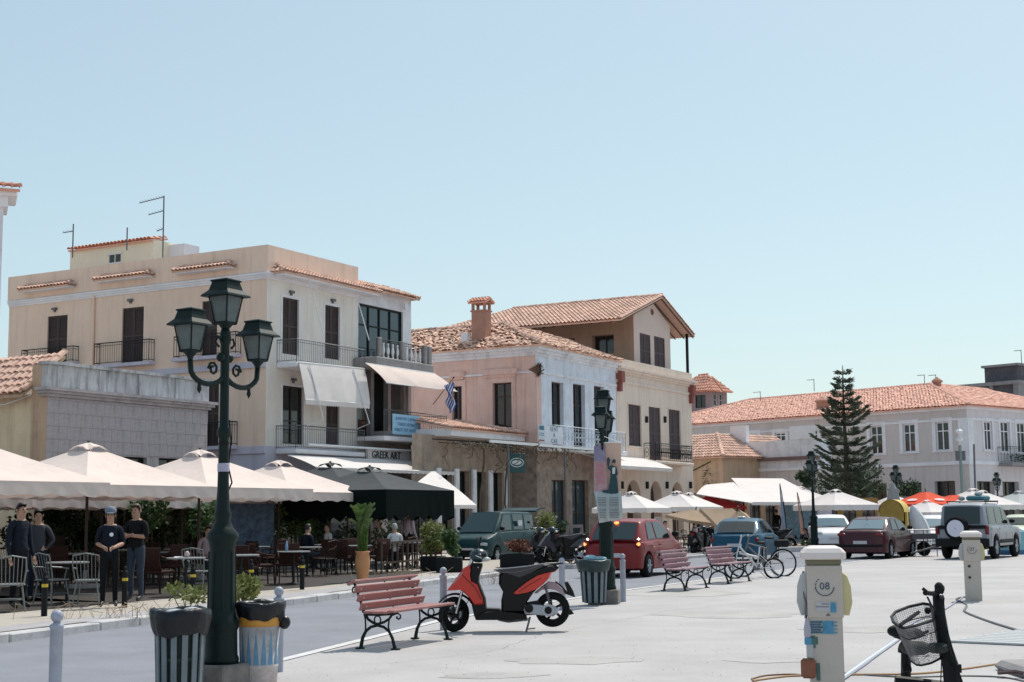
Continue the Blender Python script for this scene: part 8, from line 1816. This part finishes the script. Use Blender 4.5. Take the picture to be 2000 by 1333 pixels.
# ================================================================== people
m_skin = mat('skin',(0.50,0.30,0.22),.6,.05,5); m_skin2 = mat('tanned_skin',(0.40,0.22,0.15),.6,.05,5); m_navy = mat('navy_cloth',(0.010,0.013,0.024),.9,.25,14,.8,16,spec=.2); m_blk = mat('black_cloth',(0.008,0.008,0.010),.9,.25,14,.8,16,spec=.2)
m_jean = mat('dark_jeans',(0.02,0.03,0.05),.85,.15,10); m_shoe = mat('shoe_leather',(0.02,0.018,0.016),.5,0); m_wsh = mat('white_shirt',(0.65,0.63,0.63),.85,.05,8); m_pksh = mat('faded_pink_shirt',(0.45,0.33,0.36),.85,.08,8); m_hair = mat('dark_hair',(0.02,0.015,0.012),.6,.2,20); m_grh = mat('grey_hair',(0.35,0.34,0.33),.7,.2,20); m_brh = mat('brown_hair',(0.10,0.06,0.04),.6,.2,20)
def person(label, loc, rot, pose='front', h=1.75, top=m_navy, legs=m_blk, skin=m_skin, hair=m_hair, hat=None, sleeve=True, group=None, slim=1.0):
    t = thing('person', label, 'person', loc, rot, group); k = h/1.75; V = []; E = []
    def n(p, r, parent=None, tg='top'):
        V.append((Vector(p)*k, (r[0]*k, r[1]*k) if isinstance(r, tuple) else (r*k, r*k))); i = len(V)-1
        if parent is not None: E.append((parent, i, tg))
        return i
    seat = pose == 'seat'; dz = -.42 if seat else 0
    pel = n((0,0,.95+dz), (.16*slim,.12)); sp = n((0,.0,1.10+dz), (.145*slim,.11), pel); chs = n((0,.01,1.30+dz), (.17*slim,.12), sp); nb_ = n((0,.0,1.43+dz), (.11,.09), chs)
    nk = n((0,-.005,1.49+dz), .058, nb_, 'skin'); h0 = n((0,-.025,1.56+dz), (.072,.085), nk, 'skin'); h1 = n((0,-.02,1.65+dz), (.084,.10), h0, 'skin'); h2 = n((0,-.005,1.72+dz), (.062,.075), h1, 'skin'); n((0,-.125,1.635+dz), .012, h1, 'skin')
    for s_ in (-1, 1):
        hip = n((s_*.095,0,.90+dz), (.095,.10), pel, 'legs')
        if seat: kn = n((s_*.11,-.42,.52+dz*.0), (.065,.065), hip, 'legs'); an = n((s_*.11,-.44,.10), .043, kn, 'legs'); n((s_*.12,-.60,.05), (.04,.03), an, 'shoe')
        else:
            st = .0 if pose != 'walk' else s_*.18; kn = n((s_*.105,-.02-st*.5,.50), .064, hip, 'legs'); an = n((s_*.11,.02-st,.10), .046, kn, 'legs'); n((s_*.135,-.15-st,.045), (.045,.032), an, 'shoe')
        sh = n((s_*.175,.01,1.41+dz), .065, nb_, 'top')
        A_ = {'front': ((s_*.235,.03,1.15),(s_*.09,-.24,1.08)), 'down': ((s_*.235,.02,1.13),(s_*.25,-.06,.88)), 'walk': ((s_*.23,.02,1.13),(s_*.24,-.12,.9)), 'seat': ((s_*.23,.0,1.13+dz),(s_*.12,-.28,1.08+dz)), 'hip': ((s_*.30,.06,1.16),(s_*.17,-.02,1.02)), 'cross': ((s_*.24,-.03,1.17),(s_*-.02,-.2,1.2))}[pose]
        el_ = n(A_[0], .047, sh, 'top'); wr = n(A_[1], .03, el_, 'skin' if not sleeve else 'top'); d = (Vector(A_[1])-Vector(A_[0])).normalized(); hd_ = n(Vector(A_[1])+d*.06, (.036,.022), wr, 'skin')
        sd2 = d.cross(Vector((0,1,.2))).normalized()
        for q, ln in ((-1.5,.07),(-.5,.085),(.5,.08),(1.5,.06)):
            f0 = n(Vector(A_[1])+d*.10+sd2*q*.018, .0095, hd_, 'skin'); n(Vector(A_[1])+d*(.10+ln*.7)+sd2*q*.019+Vector((0,-.012,-.012)), .008, f0, 'skin')
        n(Vector(A_[1])+d*.06+sd2*-.045+Vector((0,-.02,0)), .011, hd_, 'skin')
    me = bpy.data.meshes.new('body'); bm = bmesh.new(); ly = bm.verts.layers.skin.verify(); bv = []
    for i, (p, r) in enumerate(V): v = bm.verts.new(p); v[ly].radius = r; v[ly].use_root = (i == 0); bv.append(v)
    for a, b, _ in E: bm.edges.new((bv[a], bv[b]))
    bm.to_mesh(me); bm.free(); ob = bpy.data.objects.new('body', me); COL.objects.link(ob); ob.modifiers.new('s','SKIN').use_smooth_shade = True; sb = ob.modifiers.new('d','SUBSURF'); sb.levels = 1; sb.render_levels = 1
    dg = bpy.context.evaluated_depsgraph_get(); dg.update(); m2 = bpy.data.meshes.new_from_object(ob.evaluated_get(dg)); bpy.data.objects.remove(ob)
    mats = {'top': top, 'legs': legs, 'skin': skin, 'shoe': m_shoe}; keys = list(mats); m2.materials.clear()
    for kk in keys: m2.materials.append(mats[kk])
    segs = [(V[a][0], V[b][0], keys.index(tg), max(V[a][1][0],V[b][1][0])) for a, b, tg in E]; arr = []
    for f in m2.polygons:
        c = f.center; best = 9; bi = 0
        for a, b, g_, rr in segs:
            ab = b-a; tt = max(0, min(1, (c-a).dot(ab)/max(1e-9, ab.length_squared))); dd = (c-a-ab*tt).length-rr*.8
            if dd < best: best = dd; bi = g_
        if c.z > (1.478+dz)*k: bi = 2
        arr.append(bi)
    m2.polygons.foreach_set('material_index', arr); m2.update(); bo_ = bpy.data.objects.new('body', m2); COL.objects.link(bo_); bo_.parent = t
    hz = (1.66+dz)*k; mb = MB(); mb.smooth = True; n_ = 14; vs = []
    for j in range(7):
        ph = pi*.5*j/6
        for i in range(n_):
            a = 2*pi*i/n_; fr = -sin(a); cut = .075 if fr > .35 else -.055 if fr < -.2 else -.0; z = cut+(.118-cut)*sin(ph); rr = cos(ph*.97)
            vs.append((cos(a)*.086*rr*k, (-.01+sin(a)*.105*rr)*k, hz+z*k))
    mb.add(vs, [(j*n_+i,j*n_+(i+1)%n_,(j+1)*n_+(i+1)%n_,(j+1)*n_+i) for j in range(6) for i in range(n_)]+[tuple(range(6*n_,7*n_))]); mb.build('hair', hair, t)
    if hat == 'cap':
        mb = MB(); mb.smooth = True; mb.lathe([(.098*k,hz+.03),(.105*k,hz+.07),(.09*k,hz+.125),(.03*k,hz+.15)],14,(0,-.012,0)); mb.add([(-.07*k,-.09*k,hz+.045),(.07*k,-.09*k,hz+.045),(.05*k,-.19*k,hz+.025),(-.05*k,-.19*k,hz+.025),(-.07*k,-.09*k,hz+.055),(.07*k,-.09*k,hz+.055),(.05*k,-.19*k,hz+.035),(-.05*k,-.19*k,hz+.035)],[(3,2,1,0),(4,5,6,7),(2,3,7,6)]); mb.build('cap', mat('grey_blue_cap',(0.16,0.19,0.25),.7,.1), t)
    if hat == 'sun': mb = MB(); mb.smooth = True; mb.lathe([(.19*k,hz+.03),(.12*k,hz+.06),(.1*k,hz+.08),(.09*k,hz+.15),(.03*k,hz+.165)],16,(0,-.01,0)); mb.build('sun_hat', mat('white_hat',(0.75,0.73,0.73),.8,0), t)
    for s_ in (-1,1): mb = MB(); mb.ball((s_*.033*k,-.108*k,hz-.005*k),.011*k,6); mb.build('eye', m_black, t)
    for s_ in (-1,1): mb = MB(); mb.ball((s_*.083*k,-.01*k,hz-.02*k),.02*k,6,(.5,.8,1.4)); mb.build('ear', skin, t)
    mb = MB(); mb.ball((0,-.105*k,hz-.055*k),.016*k,6,(1.5,.5,.4)); mb.build('mouth', mat('lips',(0.25,0.09,0.08),.5,0), t)
    return t
def pat(u, vf, z=.12): g = gnd(u, vf, z); return (g.x, g.y, z)
person('man in a dark navy shirt standing at the far left with his back half turned', pat(34,1190), RAD(60), 'down', 1.78, m_navy, m_blk, m_skin2)
p = pat(70,1176); person('woman with dark hair and a pale sleeve standing behind the left man', p, RAD(20), 'hip', 1.68, mat('dull_grey_shirt',(0.035,0.035,0.045),.85,.1), m_navy, m_skin2)
o1 = person('officer in a grey cap and navy uniform looking down at something in both hands', pat(212,1187), RAD(12), 'front', 1.66, m_navy, m_blk, m_skin2, m_grh, 'cap', sleeve=False)
mb = MB(); mb.lathe([(.001,-.155),(.035,-.152),(.035,-.145)],12,(.03,.0,1.24),'y'); mb.build('chest_badge', m_metalW, o1)
person('tall man in a black T-shirt and dark jeans standing right of the capped officer', pat(264,1176), RAD(-20), 'cross', 1.76, m_blk, m_jean, m_skin2, m_brh, sleeve=False)
person('woman in a white sun hat and faded pink shirt standing beyond the terrace railing', pat(797,1108), RAD(150), 'walk', 1.7, m_pksh, m_blk, m_skin, m_hair, 'sun')
def patY(u, Y, z=.12): q = at(u, 1080, Y); return (q.x, Y, z)
person('seated grey-haired person in a white shirt left of the white-hat woman', patY(771,42), RAD(200), 'seat', 1.7, m_wsh, m_navy, m_skin, m_grh)
for u, Y, rr, tp2, hr, lb in ((405,35.0,30,m_pksh,m_brh,'seated person in a pink shirt in the shade just left of the lamp post'),(600,40.5,140,m_navy,m_hair,'seated person in navy deep in the shade under the farthest cream parasol'),(640,43,-60,m_wsh,m_hair,'seated person in white deep in the shade left of the potted palm'),(1300,55,20,m_wsh,m_hair,'seated person in white under the parasols behind the red hatchback'),(1262,58,-40,m_navy,m_brh,'seated person in navy under the parasol right of the poster lamp'),(1358,60,60,m_pksh,m_grh,'seated person in pink at the cafe between red and blue cars'),(1385,59,-20,m_navy,m_hair,'seated person in navy just left of the blue car roof')):
    person(lb, patY(u,Y,.12 if Y < 50 else .05), RAD(rr), 'seat', 1.72, tp2, m_jean, m_skin, hr)
for u, Y, rr, tp2, lb in ((1287,64,40,m_wsh,'waiter in white standing under the parasols behind the red hatchback'),(1956,68,10,m_pksh,'person in a pale pink shirt standing at the far right cafe'),(1519,78,200,m_blk,'person in black standing under the big white canopy')):
    person(lb, patY(u,Y,.05), RAD(rr), 'down', 1.75, tp2, m_jean, m_skin)
# tables and chairs of the right-hand cafes
for i, (u, Y) in enumerate(((1255,58),(1305,56.5),(1345,60),(1378,60.5),(1320,64))):
    p = at(u,1060,Y); put(CT,'CT',(p.x,p.y,.05),0,'cafe table under the right-hand white parasols, %s from the left' % words[i],'tables of the cafe by the arches')
    for k, (dx, an) in enumerate(((-.65,90),(.65,-90))): put(CK,'CK',(p.x+dx,p.y+.1,.05),RAD(an+8*i),'%s dark chair at the %s table under the right-hand parasols' % (('left','right')[k],words[i]),'chairs of the cafe by the arches')
